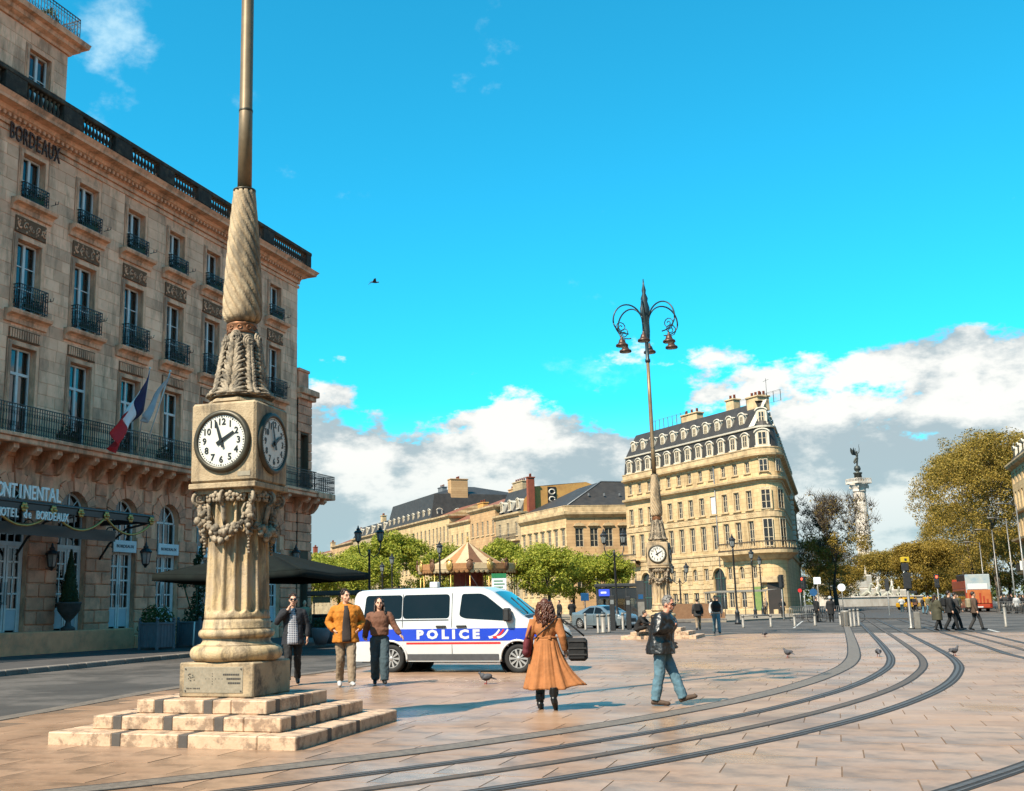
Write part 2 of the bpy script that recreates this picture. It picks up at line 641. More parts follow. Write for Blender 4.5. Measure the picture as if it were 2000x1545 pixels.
slab_mesh = slab_mb().mesh('paving_slab', 'paving')
near, far_mb = [], MB()
for j in range(-4, 112):
    off = (0.0, 0.42, 0.2, 0.62)[j % 4] * SL
    for i in range(-45, 50):
        p = U20 * (i * SL + off) + V20 * (j * SW)
        if p.y < 5.5 or p.x < -10 or p.x > 34:
            continue
        ok = all(inside(p.x + U20.x * a + V20.x * b, p.y + U20.y * a + V20.y * b, SQ) for a in (-.5, .5) for b in (-.3, .3))
        if not ok:
            continue
        ax = math.degrees(math.atan2(p.x, p.y))
        if p.y < 18.6 and -25 < ax < 30.5 and p.y > 8.4 and len(near) < 300 and p.length < 14.15:
            near.append(p)
        else:
            slab_mb(p.x, p.y, R(-20), rnd.uniform(-.0008, .0008), far_mb)
for p in near:
    o = link('paving_slab', slab_mesh, square, (p.x, p.y, rnd.uniform(-0.0015, 0.0015)), R(-20))
stuff(far_mb.build('paving', 'paving_far', square))


def offset_line(pts, d):
    out = []
    for i, p in enumerate(pts):
        t = (pts[min(i + 1, len(pts) - 1)] - pts[max(i - 1, 0)]).normalized()
        out.append(Vector((p.x + t.y * d, p.y - t.x * d, 0)))
    return out


def ribbon(pts, d, w, z0, z1, mb=None, mi=0):
    mb = mb or MB()
    A, B = offset_line(pts, d - w / 2), offset_line(pts, d + w / 2)
    vs = []
    for a, b in zip(A, B):
        vs += [(a.x, a.y, z0), (a.x, a.y, z1), (b.x, b.y, z1), (b.x, b.y, z0)]
    fs = []
    for i in range(len(pts) - 1):
        o = 4 * i
        for k in range(3):
            fs.append((o + k, o + 4 + k, o + 5 + k, o + k + 1))
    mb.add(vs, [f[::-1] for f in fs], mi)
    return mb


edge_pts = [Vector((x, y, 0)) for x, y in EDGE2]
structure(ribbon(edge_pts, 0.05, 0.34, -0.05, 0.026).build('square_kerb', 'granite_band'))

# tram tracks: centre line of the near track, then the second one beside it
CL = catmull([Vector(p).to_3d() for p in [(-9.5, 4.9), (-6.0, 6.3), (-3.6, 7.5), (-1.7, 8.65), (0.55, 10.35), (2.0, 11.65), (3.65, 13.35), (5.6, 15.75), (7.65, 18.8), (9.55, 22.2), (11.45, 26.2), (14.0, 32.7), (20.35, 50.0), (32.0, 82.0), (60, 159)]], 8)


def tram_track(pts, name):
    bed = MB()
    for d in (-0.7175, 0.7175):
        ribbon(pts, d, 0.21, -0.02, 0.0245, bed)
    ribbon(pts, 0, 0.19, -0.02, 0.0245, bed)
    root = structure(bed.build(name, 'track_bed'))
    for d in (-0.7175, 0.7175):
        ribbon(pts, d - 0.03, 0.06, 0.0, 0.028).build('rail', 'rail_steel', root)
        ribbon(pts, d + 0.055, 0.025, 0.0, 0.027).build('rail_lip', 'rail_steel', root)
    ribbon(pts, 0, 0.12, 0.0, 0.0275).build('power_rail', 'power_strip', root)
    return root


tram_track(CL, 'tram_track')
O1, O2 = offset_line(CL, 2.9), offset_line(CL, 4.1)
tram_track([a.lerp(b, max(0.0, min(1.0, (30 - c.y) / 15))) for a, b, c in zip(O1, O2, CL)], 'tram_track')
# granite guide strip beside the track
strip = offset_line(CL, -1.62)
strip = [p for p in strip if p.y < 69]
gs = ribbon(strip, 0, 0.30, -0.02, 0.028)
guide = structure(gs.build('guide_strip', 'granite_band'))
ribbon(strip, -0.168, 0.036, -0.02, 0.027).build('strip_edge', 'track_bed', guide)
ribbon(strip, 0.168, 0.036, -0.02, 0.027).build('strip_edge', 'track_bed', guide)

# pavement in front of the hotel
g = MB()
PV = [(-22, 6), (-15, 15), (-11.04, 27.85), (-8.42, 37.3), (-5.2, 47.5), (-3.4, 57.5), (-2.6, 64), (-6, 66), (-30, 30), (-30, 6)]
g.prism(PV, -0.1, 0.13)
pavement = structure(g.build('pavement', 'sidewalk'))
kp = catmull([Vector((x, y, 0)) for x, y in PV[:7]], 3)
kerb_pts = []
acc = [kp[0]]
for a, b in zip(kp[:-1], kp[1:]):
    n = max(1, round((b - a).length / 1.0))
    for k in range(n):
        p, q = a.lerp(b, k / n), a.lerp(b, (k + 1) / n)
        d = (q - p)
        if p.y < 14:
            continue
        m = MB(); m.cbox(-d.length / 2 + .006, d.length / 2 - .006, -.16, .16, -0.1, 0.142, 0.02)
        m.build('kerb_stone', 'kerbstone', pavement, (p + q) / 2, math.atan2(d.y, d.x))

# painted line and the kerbed island in front of the big building
ln = [Vector((26.5, 61, 0)), Vector((26.0, 47.8, 0))]
structure(ribbon([Vector((27.6, 56.0, 0)), Vector((24.4, 47.9, 0))], 0, 0.14, -0.01, 0.005).build('lane_marking', 'road_paint'))
structure(ribbon([Vector((20.0, 62.0, 0)), Vector((27.5, 83.0, 0))], 0, 0.10, -0.01, 0.005).build('lane_marking', 'road_paint'))
g = MB(); g.prism([(-14, 84), (-14, 66), (-3, 64), (2, 78), (14.5, 90), (22, 84), (31, 96), (38, 116), (50, 150), (50, 180), (-70, 260), (-90, 230)], -0.1, 0.12)
structure(g.build('forecourt', 'gravel'))
g = MB(); g.prism([(34, 83), (36, 82), (60, 140), (62, 175), (54, 165), (38, 118), (32, 100)], -0.1, 0.11)
structure(g.build('corner_pavement', 'sidewalk'))
# ------------------------------------------------------------------ clock lamp standard
mat('lime_old', (0.66, 0.50, 0.31), (0.44, 0.32, 0.19), 7, 0.8, bump=0.45, bscale=45, stain=(0.12, 0.095, 0.065), stain_amt=0.8, stain_scale=3.2, streak=True, edge=(.47, .60))
mat('lime_gold', (0.78, 0.55, 0.27), (0.55, 0.43, 0.30), 3.0, 0.7, bump=0.4, bscale=45, stain=(0.16, 0.12, 0.075), stain_amt=0.75, stain_scale=5.0, streak=True, edge=(.46, .58))
mat('lime_carved', (0.56, 0.45, 0.32), (0.36, 0.28, 0.19), 11, 0.85, bump=0.3, bscale=50, stain=(0.08, 0.07, 0.055), stain_amt=0.8, stain_scale=7, edge=(.46, .58))
mat('step_stone', (0.86, 0.60, 0.40), (0.72, 0.48, 0.31), 8, 0.6, bump=0.2, bscale=30, stain=(0.22, 0.14, 0.09), stain_amt=0.7, stain_scale=6, edge=(.49, .60))
mat('step_joint', (0.13, 0.11, 0.095), None, 6, 0.6)
mat('plinth_side', (0.62, 0.46, 0.28), (0.42, 0.31, 0.19), 3, 0.8, bump=0.3, stain=(0.05, 0.045, 0.04), stain_amt=0.9, stain_scale=3.5)
mat('plaque_metal', (0.50, 0.42, 0.31), (0.38, 0.32, 0.23), 20, 0.5, metal=0.3)
mat('plaque_ink', (0.09, 0.08, 0.07), None, 8, 0.7)
mat('copper_ring', (0.42, 0.17, 0.07), (0.25, 0.12, 0.06), 14, 0.5, metal=0.4)
mat('pole_paint', (0.36, 0.25, 0.14), (0.27, 0.185, 0.10), 5, 0.45, metal=0.3)
mat('dial_white', (0.92, 0.89, 0.80), (0.86, 0.83, 0.74), 2, 0.35)
mat('dial_black', (0.012, 0.014, 0.012), None, 5, 0.4)
mat('bezel', (0.11, 0.095, 0.06), (0.06, 0.05, 0.035), 8, 0.45, metal=0.4)
mat('bell_copper', (0.15, 0.075, 0.05), (0.08, 0.045, 0.03), 6, 0.4, metal=0.4)
mat('arm_iron', (0.03, 0.055, 0.065), (0.05, 0.075, 0.08), 8, 0.4, metal=0.3)


def dial_part(parent, M):
    """round clock let into a face; local -y is outwards"""
    def put(mb, name, m, par):
        me = MB().merge(mb, M)
        return me.build(name, m, par)
    d = MB()
    d.lathe([(0.0, 0.0), (0.335, 0.0), (0.335, 0.02)], 48, M=RX(PI / 2), smooth=False)
    dial = put(MB().merge(d, T(0, -0.012, 0)), 'clock_dial', 'dial_white', parent)
    bz = MB()
    bz.lathe([(0.332, 0.0), (0.335, 0.045), (0.365, 0.055), (0.40, 0.035), (0.405, 0.0)], 48, M=RX(PI / 2), cap=False)
    put(bz, 'bezel', 'bezel', dial)
    nm = MB()
    for h in range(1, 13):
        a = R(90 - 30 * h)
        t = text_mb(str(h), 0.118, 0.003, bold=0.002)
        nm.merge(t, T(0.243 * cos(a), -0.036, 0.243 * sin(a)))
    put(nm, 'numerals', 'dial_black', dial)
    tk = MB()
    for k in range(60):
        a = R(6 * k)
        r0 = 0.300 if k % 5 == 0 else 0.308
        w = 0.0045 if k % 5 else 0.008
        tk.box(r0, 0.322, -0.036, -0.030, -w, w, M=RY(a))
    put(tk, 'minute_marks', 'dial_black', dial)

    def hand(a, ln, tail, w0, w1, y):
        h_ = MB()
        h_.prism([(-w0, -tail), (w0, -tail), (w0, 0), (w1, ln), (-w1, ln), (-w0, 0)], 0, 0.008, M=T(0, y, 0) @ RY(a) @ RX(PI / 2))
        h_.lathe([(0.024, 0), (0.024, 0.014)], 14, M=T(0, y, 0) @ RX(PI / 2))
        return h_
    put(hand(R(58.5), 0.205, 0.075, 0.022, 0.015, -0.041), 'hour_hand', 'dial_black', dial)
    put(hand(R(-18), 0.285, 0.09, 0.017, 0.009, -0.050), 'minute_hand', 'dial_black', dial)
    return dial


def swag_mb(a0, a1, r, ztop, zlow, n, rad, seed):
    q = random.Random(seed)
    mb = MB()
    for k in range(n):
        t = k / (n - 1)
        a = a0 + (a1 - a0) * t
        z = ztop - (ztop - zlow) * (1 - (2 * t - 1) ** 2)
        thick = rad * (0.55 + 0.75 * (1 - abs(2 * t - 1)))
        for _ in range(4):
            rr = r + q.uniform(-0.2, 1.0) * thick
            aa = a + q.uniform(-1, 1) * 0.05
            s = thick * q.uniform(0.42, 0.66)
            mb.ell((rr * cos(aa), rr * sin(aa), z + q.uniform(-1, 1) * thick), (s, s, s * q.uniform(.8, 1.2)), 6, 4)
    return mb


def drop_mb(a, r, ztop, zlow, seed):
    q = random.Random(seed)
    mb = MB()
    n = 16
    for k in range(n):
        t = k / (n - 1)
        w = 0.075 * sin(PI * min(1, t * 1.15 + 0.12)) + 0.012
        z = ztop + (zlow - ztop) * t
        for _ in range(3):
            s = max(0.018, w * q.uniform(.45, .7))
            mb.ell(((r + q.uniform(0, .6) * w) * cos(a) - sin(a) * q.uniform(-1, 1) * w * .7,
                    (r + q.uniform(0, .6) * w) * sin(a) + cos(a) * q.uniform(-1, 1) * w * .7, z), s, 6, 4)
    return mb


def acanthus_mb(half, n_lobe, top):
    """one carved leaf on the front (local -y), springing from z 0; half = half width in radians"""
    mb = MB()

    def surf(z):
        t = max(0, min(1, z / 0.88))
        return (0.215 + 0.135 * (1 - t) ** 1.2 + 0.09 * max(0, .12 - t) / .12) * .93

    def on(a, z, out=0.0):
        r = surf(z) + out
        return Vector((r * sin(a), -r * cos(a), z))
    for sd in (-.035, 0, .035):
        mb.tube([on(sd * (1 - .6 * k / 13), k * top / 13, .022) for k in range(14)], [.017 - .0006 * k for k in range(14)], 5)
    for k in range(n_lobe):
        z0 = 0.02 + k * (top - .12) / n_lobe
        f = k / n_lobe
        w = half * (1 - .55 * f ** 1.5)
        for sd in (-1, 1):
            for j, (dw, dz, rr) in enumerate(((1.0, .05, .026), (.82, .13, .024), (.55, .17, .022), (.95, -.03, .02))):
                P, Q = [], []
                for i in range(6):
                    t = i / 5
                    P.append(on(sd * w * dw * t ** .8, min(.9, z0 + (dz + .03) * t * (1.25 - .25 * t)), .014 + .034 * sin(PI * t * .9) * (1.1 - f * .4)))
                    Q.append(rr * (.55 + .6 * sin(PI * min(1, t + .12))))
                mb.tube(P, Q, 6)
                mb.ell(P[-1], rr * .85, 6, 4)
    for rr, y0 in ((0.085, .02), (0.055, .035), (0.028, .05)):
        ring = [on(rr * .9 * cos(2 * PI * i / 14) / .24, top - .07 + rr * 1.1 * sin(2 * PI * i / 14), y0) for i in range(15)]
        mb.tube(ring, 0.017, 6)
    return mb


def volute_mb():
    """scroll and flower under one corner of the clock box, in local -y direction"""
    mb = MB()
    pts, rad = [], []
    for i in range(26):
        t = i / 25
        a = -PI / 2 + t * 4.1 * PI
        r = 0.085 * (1 - t) + 0.012
        pts.append((0, -0.02 - r * cos(a), 0.02 + r * sin(a)))
        rad.append(0.026 - 0.012 * t)
    mb.tube(pts, rad, 6)
    mb.tube([(0, 0.06, -0.36), (0, 0.01, -0.22), (0, -0.02, -0.1), (0, -0.02, -0.06)], [0.03, 0.04, 0.036, 0.03], 6)
    return mb


def flower_mb():
    mb = MB()
    for k in range(5):
        a = 2 * PI * k / 5 + .3
        mb.ell((0.045 * cos(a), -0.012, 0.045 * sin(a)), (0.034, 0.018, 0.034), 6, 4)
    mb.ell((0, -0.03, 0), 0.02, 6, 4)
    return mb


def make_lamp():
    root = thing('clock_lamp_post', 'tall limestone clock lamp standard on three steps in the foreground', 'lamp post', (-2.565, 14.0, 0.0), R(-18), 'clock lamp standards on the square')
    # --- three steps of blocks, grey joint pieces between them
    core = MB()
    core.box(-1.52, 1.52, -1.52, 1.52, 0.0, 0.150)
    core.box(-1.17, 1.17, -1.17, 1.17, 0.150, 0.305)
    core.box(-0.80, 0.80, -0.80, 0.80, 0.305, 0.459)
    core.build('step_core', 'step_joint', root)
    for lvl, (hw, z0, z1, n, in_w) in enumerate(((1.58, 0.0, 0.162, 3, 0.46), (1.23, 0.158, 0.316, 4, 0.46), (0.87, 0.312, 0.472, 3, 0.46))):
        z0 += 0.003
        for sd in range(4):
            M = RZ(sd * PI / 2)
            # each side runs the full width less the return of the next one
            x0, x1 = -hw, hw - in_w
            ln = (x1 - x0)
            cuts = {0: [0.34, 0.66], 1: [0.17, 0.51, 0.84], 2: [0.24, 0.76]}[lvl]
            edges = [0] + cuts + [1]
            for k in range(len(edges) - 1):
                a = x0 + ln * edges[k] + (0.06 if k else 0.003)
                b = x0 + ln * edges[k + 1] - (0.06 if k < len(edges) - 2 else 0.003)
                m = MB(); m.cbox(a, b, -hw, -hw + in_w, z0, z1, 0.012, M=M)
                m.build('step_block', 'step_stone', root)
            for c_ in cuts:
                x = x0 + ln * c_
                m = MB(); m.cbox(x - 0.057, x + 0.057, -hw + 0.004, -hw + in_w, z0, z1 - 0.003, 0.004, M=M)
                m.build('joint_piece', 'step_joint', root)
    # --- plinth with plaque
    m = MB(); m.cbox(-0.51, 0.51, -0.51, 0.51, 0.472, 0.885, 0.015)
    pl = m.build('plinth', 'plinth_side', root)
    m = MB(); m.cbox(-0.44, 0.37, -0.516, -0.50, 0.525, 0.835, 0.004)
    pq = m.build('plaque', 'plaque_metal', root)
    mk = MB()
    q = random.Random(3)
    for x in (-0.415, 0.345):
        for z in (0.55, 0.81):
            mk.lathe([(0.010, 0), (0.010, 0.01)], 8, M=T(x, -0.514, z) @ RX(PI / 2))
    for r_, (x0, n) in enumerate(((0.10, 9), (0.15, 7), (0.17, 6))):
        x = x0
        for k in range(n):
            w = q.uniform(0.012, 0.03)
            mk.box(x, x + w, -0.520, -0.514, 0.735 - r_ * 0.05, 0.755 - r_ * 0.05)
            x += w + 0.006
    for k in range(8):
        w = q.uniform(0.014, 0.03)
        mk.box(-0.40 + k * 0.024, -0.40 + k * 0.024 + w * .6, -0.520, -0.514, 0.572, 0.587)
    for k in range(6):
        mk.box(-0.14 + k * 0.045, -0.132 + k * 0.045, -0.520, -0.514, 0.69, 0.698)
        if k == 2:
            for dz in (-.06, -.03, .03, .06):
                mk.box(-0.14 + k * 0.045, -0.132 + k * 0.045, -0.520, -0.514, 0.69 + dz, 0.698 + dz)
    for k in range(14):
        a = q.uniform(0, 6.28); r = q.uniform(.01, .055)
        mk.box(-0.335 + r * cos(a), -0.325 + r * cos(a), -0.520, -0.514, 0.715 + r * sin(a), 0.727 + r * sin(a))
    stuff(mk.build('plaque_marks', 'plaque_ink', pq))
    # --- base mouldings
    def torus_prof(r, z, h):
        return [(r + h * cos(a), z + h * sin(a)) for a in [R(-90 + 15 * k) for k in range(13)]]
    prof = [(0.46, 0.885)] + torus_prof(0.485, 0.985, 0.095) + [(0.50, 1.085), (0.45, 1.10), (0.425, 1.135), (0.43, 1.165)] + torus_prof(0.425, 1.225, 0.055) + [(0.44, 1.285), (0.43, 1.30), (0.425, 1.36), (0.415, 1.40)]
    m = MB(); m.lathe(prof, 56)
    m.build('base_moulding', 'lime_gold', root)
    # --- fluted shaft
    NF = 16

    def flute(r, a, z):
        t = (z - 1.40) / 1.60
        base = 0.412 - 0.045 * t
        ph = (a * NF / (2 * PI)) % 1.0
        x = (ph - 0.5) / 0.40
        half = 0
        if abs(x) < 1:
            half = math.sqrt(1 - x * x)
        lo = 1.475 + 0.05 * (1 - half)
        k = max(0.0, min(1.0, (z - lo) / 0.02))
        return base - 0.058 * half * k
    zs = [1.40, 1.44, 1.465, 1.48, 1.49, 1.50, 1.51, 1.52, 1.53, 1.55, 1.58, 1.65, 1.8, 2.0, 2.2, 2.4, 2.6, 2.8, 3.0]
    m = MB(); m.lathe([(0.41, z) for z in zs], NF * 14, rfun=flute)
    m.build('fluted_shaft', 'lime_gold', root)
    # --- capital: scrolls, flowers, fruit garlands
    m = MB(); m.box(-0.40, 0.40, -0.40, 0.40, 2.97, 3.03)
    m.build('abacus', 'lime_old', root)
    vm = volute_mb().mesh('volute', 'lime_carved')
    fm = flower_mb().mesh('rosette', 'lime_carved')
    for k in range(8):
        a = k * PI / 4
        rr = 0.50 if k % 2 else 0.40
        o = link('volute', vm, root, (rr * sin(a), -rr * cos(a), 2.90), a)
        for da in (-.24, .24):
            link('rosette', fm, root, (0.43 * sin(a + da), -0.43 * cos(a + da), 2.93), a + da)
    for k in range(4):
        a = -PI / 4 + k * PI / 2
        swag_mb(a, a + PI / 2, 0.415, 2.74, 2.44, 26, 0.070, 20 + k).build('garland', 'lime_carved', root)
        drop_mb(a, 0.44, 2.84, 2.22, 40 + k).build('fruit_drop', 'lime_carved', root)
        rib = MB()
        for sd in (-1, 1):
            rib.tube([(.42 * cos(a + sd * t), .42 * sin(a + sd * t), z) for t, z in ((.02, 2.86), (.12, 2.84), (.2, 2.76), (.17, 2.66), (.24, 2.58))], [.014, .03, .026, .02, .012], 6, flat=.5)
        rib.build('ribbon', 'lime_carved', root)
    # --- clock box
    m = MB()
    m.cbox(-0.462, 0.462, -0.462, 0.462, 3.105, 4.14, 0.03)
    box = m.build('clock_box', 'lime_old', root)
    m = MB(); m.cbox(-0.475, 0.475, -0.475, 0.475, 3.03, 3.100, 0.008); m.build('box_ledge', 'lime_old', root)
    for sd in range(4):
        M = RZ(sd * PI / 2) @ T(0, -0.462, 3.63)
        dial_part(root, M)
    m = MB(); m.cbox(0.22, 0.40, -0.468, -0.46, 3.17, 3.23, 0.002); m.build('maker_plate', 'plaque_metal', root)
    m = MB(); m.lathe([(0.40, 4.14), (0.44, 4.165), (0.43, 4.20), (0.36, 4.235), (0.36, 4.25)], 8, smooth=False, M=RZ(PI / 8)); m.build('box_cap', 'lime_old', root)
    # --- acanthus drum
    m = MB(); m.lathe([(0.45, 4.245), (0.44, 4.26), (0.36, 4.31), (0.325, 4.42), (0.285, 4.62), (0.245, 4.85), (0.21, 5.05), (0.20, 5.14)], 32, M=Matrix.Diagonal((.94, .94, 1, 1)))
    m.build('drum', 'lime_carved', root)
    wide, slim = acanthus_mb(.62, 6, .86).mesh('acanthus_leaf', 'lime_carved'), acanthus_mb(.22, 8, .80).mesh('acanthus_leaf', 'lime_carved')
    for k in range(4):
        link('acanthus_leaf', wide, root, (0, 0, 4.26), k * PI / 2 + .12)
        link('acanthus_leaf', slim, root, (0, 0, 4.26), k * PI / 2 + PI / 4 + .12)
    m = MB(); m.lathe([(0.17, 5.12), (0.205, 5.14), (0.195, 5.165), (0.195, 5.24), (0.21, 5.26), (0.17, 5.29)], 32)
    ring = m.build('copper_collar', 'copper_ring', root)
    m = MB()
    for k in range(10):
        a = k * PI / 5
        c = Vector((0.197 * cos(a), 0.197 * sin(a), 5.203))
        m.tube([c + Vector((-sin(a) * 0.028 * cos(t), cos(a) * 0.028 * cos(t), 0.028 * sin(t))) for t in [i * PI / 5 for i in range(11)]], 0.009, 5)
    m.build('collar_rings', 'copper_ring', ring)
    # --- spiral baluster
    NS = 12

    def spiral(r, a, z):
        ph = (a * NS / (2 * PI) + (z - 5.3) * 5.0) % 1.0
        d = abs(ph - 0.5) * 2
        return r * (1 - 0.16 * max(0.0, (d - 0.62) / 0.38) ** 1.1 + .02 * cos(d * 3))
    pts = [(0.13, 5.28), (0.20, 5.30), (0.245, 5.345), (0.262, 5.42), (0.262, 5.55), (0.252, 5.80), (0.235, 6.1), (0.21, 6.5), (0.183, 6.8), (0.16, 7.05), (0.152, 7.16)]
    prof = []
    for (r0, z0), (r1, z1) in zip(pts[:-1], pts[1:]):
        k = max(1, int((z1 - z0) / 0.03))
        prof += [(r0 + (r1 - r0) * i / k, z0 + (z1 - z0) * i / k) for i in range(k)]
    prof.append(pts[-1])
    m = MB(); m.lathe(prof, NS * 16, rfun=spiral); m.build('spiral_baluster', 'lime_old', root)
    # --- pole
    m = MB(); m.lathe([(0.152, 7.165), (0.156, 7.175), (0.156, 7.19), (0.10, 7.205)], 28); m.build('pole_flange', 'bezel', root)
    m = MB(); m.lathe([(0.098, 7.2), (0.094, 8.35), (0.090, 8.38), (0.085, 10.5), (0.075, 12.3)], 24); m.build('pole', 'pole_paint', root)
    m = MB(); m.lathe([(0.092, 8.345), (0.098, 8.35), (0.098, 8.38), (0.092, 8.385)], 24); m.build('pole_joint', 'bezel', root)
    # --- lantern head: spear finial, six scrolled arms, copper bells
    m = MB(); m.lathe([(0.075, 12.3), (0.12, 12.35), (0.12, 12.45), (0.085, 12.5), (0.085, 13.3), (0.13, 13.45), (0.17, 13.9), (0.15, 14.3), (0.21, 14.5), (0.22, 14.9), (0.14, 15.2), (0.17, 15.35), (0.08, 15.6), (0.10, 15.75), (0.045, 16.0), (0.02, 16.3)], 14)
    m.build('finial', 'arm_iron', root)
    arm = MB()
    P = []
    for i in range(24):
        t = i / 23
        a = PI - t * 1.5 * PI
        P.append((0.15 + 0.72 + 0.72 * cos(a), 0, 14.2 + 0.82 * sin(a) * (1.0 if a > 0 else 0.7)))
    P2 = [(1.22 + (0.30 - 0.25 * i / 17) * cos(-PI / 2 + i * .62) - .0, 0, 13.93 + (0.30 - 0.25 * i / 17) * sin(-PI / 2 + i * .62)) for i in range(18)]
    arm.tube([(0.1, 0, 13.35), (0.12, 0, 13.8)] + P[:17], 0.035, 6)
    arm.tube(P[16:] , 0.03, 6)
    arm.tube(P2, 0.022, 6)
    arm.tube([(1.22, 0, 13.66), (1.22, 0, 13.48)], 0.02, 6)
    am_ = arm.mesh('lamp_arm', 'arm_iron')
    bell = MB()
    bell.lathe([(0.02, 13.52), (0.05, 13.48), (0.06, 13.40), (0.12, 13.34), (0.15, 13.24), (0.18, 13.17), (0.27, 13.12), (0.285, 13.06), (0.27, 13.03), (0.25, 13.05), (0.10, 13.08)], 20, c=(1.22, 0, 0))
    bm_ = bell.mesh('lamp_bell', 'bell_copper')
    bulb = MB(); bulb.ell((1.22, 0, 13.05), (0.22, 0.22, 0.05), 12, 6); bu = bulb.mesh('bulb', 'lamp_glass')
    for k in range(6):
        a = k * PI / 3 + R(33)
        link('lamp_arm', am_, root, (0, 0, 0), a)
        b_ = link('lamp_bell', bm_, root, (0, 0, 0), a)
        link('bulb', bu, b_)
    return root


lamp1 = make_lamp()
lamp2 = dup(lamp1, (9.8, 48.0, 0.0), R(-20), 'farther limestone clock lamp standard, its six copper lamp bells in view')
# ------------------------------------------------------------------ facade helpers (local x along the wall, -y outwards)
def wall_mb(mb, x0, x1, z0, z1, ops, y=0.0, depth=0.35, mi=0, back=False):
    """wall sheet with rectangular or round-arched openings and their reveals; op = (xa, xb, za, zb, arch)"""
    xs = sorted({x0, x1} | {v for o in ops for v in o[:2]})
    zs = sorted({z0, z1} | {v for o in ops for v in o[2:4]})
    xs = [x for x in xs if x0 - 1e-6 <= x <= x1 + 1e-6]
    zs = [z for z in zs if z0 - 1e-6 <= z <= z1 + 1e-6]
    for i in range(len(xs) - 1):
        for k in range(len(zs) - 1):
            cx, cz = (xs[i] + xs[i + 1]) / 2, (zs[k] + zs[k + 1]) / 2
            if any(o[0] < cx < o[1] and o[2] < cz < o[3] for o in ops):
                continue
            mb.add([(xs[i], y, zs[k]), (xs[i + 1], y, zs[k]), (xs[i + 1], y, zs[k + 1]), (xs[i], y, zs[k + 1])], [(0, 1, 2, 3)], mi)
    for o in ops:
        xa, xb, za, zb = o[:4]
        if len(o) > 4 and o[4]:
            r = (xb - xa) / 2; zc = zb - r; cx = (xa + xb) / 2
            path = [(xa, za)] + [(cx - r * cos(PI * k / 12), zc + r * sin(PI * k / 12)) for k in range(13)] + [(xb, za)]
            for k in range(12):
                p, q = path[k + 1], path[k + 2]
                mb.add([(p[0], y, p[1]), (q[0], y, q[1]), (q[0], y, zb), (p[0], y, zb)], [(0, 1, 2, 3)], mi)
        else:
            path = [(xa, za), (xa, zb), (xb, zb), (xb, za)]
        for p, q in zip(path, path[1:] + path[:1]):
            mb.add([(p[0], y, p[1]), (q[0], y, q[1]), (q[0], y + depth, q[1]), (p[0], y + depth, p[1])], [(3, 2, 1, 0)], mi)
    return mb


def block_rects(x0, x1, z0, z1, ops, h, w, seed=1, jitter=0.2):
    q = random.Random(seed)
    n = max(1, round((z1 - z0) / h)); h = (z1 - z0) / n
    out = []
    for k in range(n):
        za, zb = z0 + k * h, z0 + (k + 1) * h
        free = [(x0, x1)]
        for o in ops:
            if o[2] < zb - .02 and o[3] > za + .02:
                nf = []
                for a, b in free:
                    if o[1] <= a or o[0] >= b:
                        nf.append((a, b))
                    else:
                        if o[0] > a: nf.append((a, o[0]))
                        if o[1] < b: nf.append((o[1], b))
                free = nf
        for a, b in free:
            ln = b - a
            if ln < 0.06:
                continue
            m = max(1, round(ln / w))
            cuts = [a]
            for i in range(1, m):
                cuts.append(a + ln * i / m + (0.22 if k % 2 else -0.22) * w * (1 if m > 1 else 0) + q.uniform(-1, 1) * jitter * w * .3)
            cuts.append(b)
            for p, r_ in zip(cuts[:-1], cuts[1:]):
                if r_ - p > 0.05:
                    out.append((p, r_, za, zb))
    return out


def railing_mb(x0, x1, y, z0, h, gap=0.11, curl=True, r=0.011):
    mb = MB()
    mb.box(x0, x1, y - .02, y + .02, z0 + h - .03, z0 + h)
    mb.box(x0, x1, y - .012, y + .012, z0 + .06, z0 + .085)
    mb.box(x0, x1, y - .012, y + .012, z0 + h - .16, z0 + h - .14)
    n = max(2, int((x1 - x0) / gap))
    for k in range(n + 1):
        x = x0 + (x1 - x0) * k / n
        mb.box(x - r, x + r, y - r, y + r, z0 + .02, z0 + h - .02)
        if curl and k < n:
            xm = x + (x1 - x0) / n / 2
            mb.tube([(xm + .042 * cos(t), y, z0 + .30 + .085 * sin(t)) for t in [i * PI / 4 for i in range(9)]], 0.009, 4)
            mb.tube([(xm + .036 * cos(t), y, z0 + h - .32 + .07 * sin(t)) for t in [i * PI / 4 for i in range(9)]], 0.008, 4)
    return mb


def side_rail(x, y0, y1, z0, h, gap=0.11):
    return MB().merge(railing_mb(y0, y1, 0, z0, h, gap), T(x, 0, 0) @ RZ(PI / 2))


def leaf_blob(mb, c, r, n, size, q, flat=1.0, shell=0.5):
    """n small leaf faces spread through an ellipsoid"""
    if not hasattr(r, '__len__'):
        r = (r, r, r)
    for _ in range(n):
        while True:
            d = Vector((q.uniform(-1, 1), q.uniform(-1, 1), q.uniform(-1, 1)))
            if shell < d.length < 1:
                break
        p = Vector((c[0] + d.x * r[0], c[1] + d.y * r[1], c[2] + d.z * r[2]))
        nrm = (d * 0.6 + Vector((q.uniform(-1, 1), q.uniform(-1, 1), q.uniform(-.2, 1)))).normalized()
        a = nrm.orthogonal().normalized()
        a = (Matrix.Rotation(q.uniform(0, 6.28), 3, nrm) @ a)
        b = nrm.cross(a)
        s = size * q.uniform(0.6, 1.35)
        mb.add([p - a * s, p - b * s * .5, p + a * s, p + b * s * .55], [(0, 1, 2, 3)])


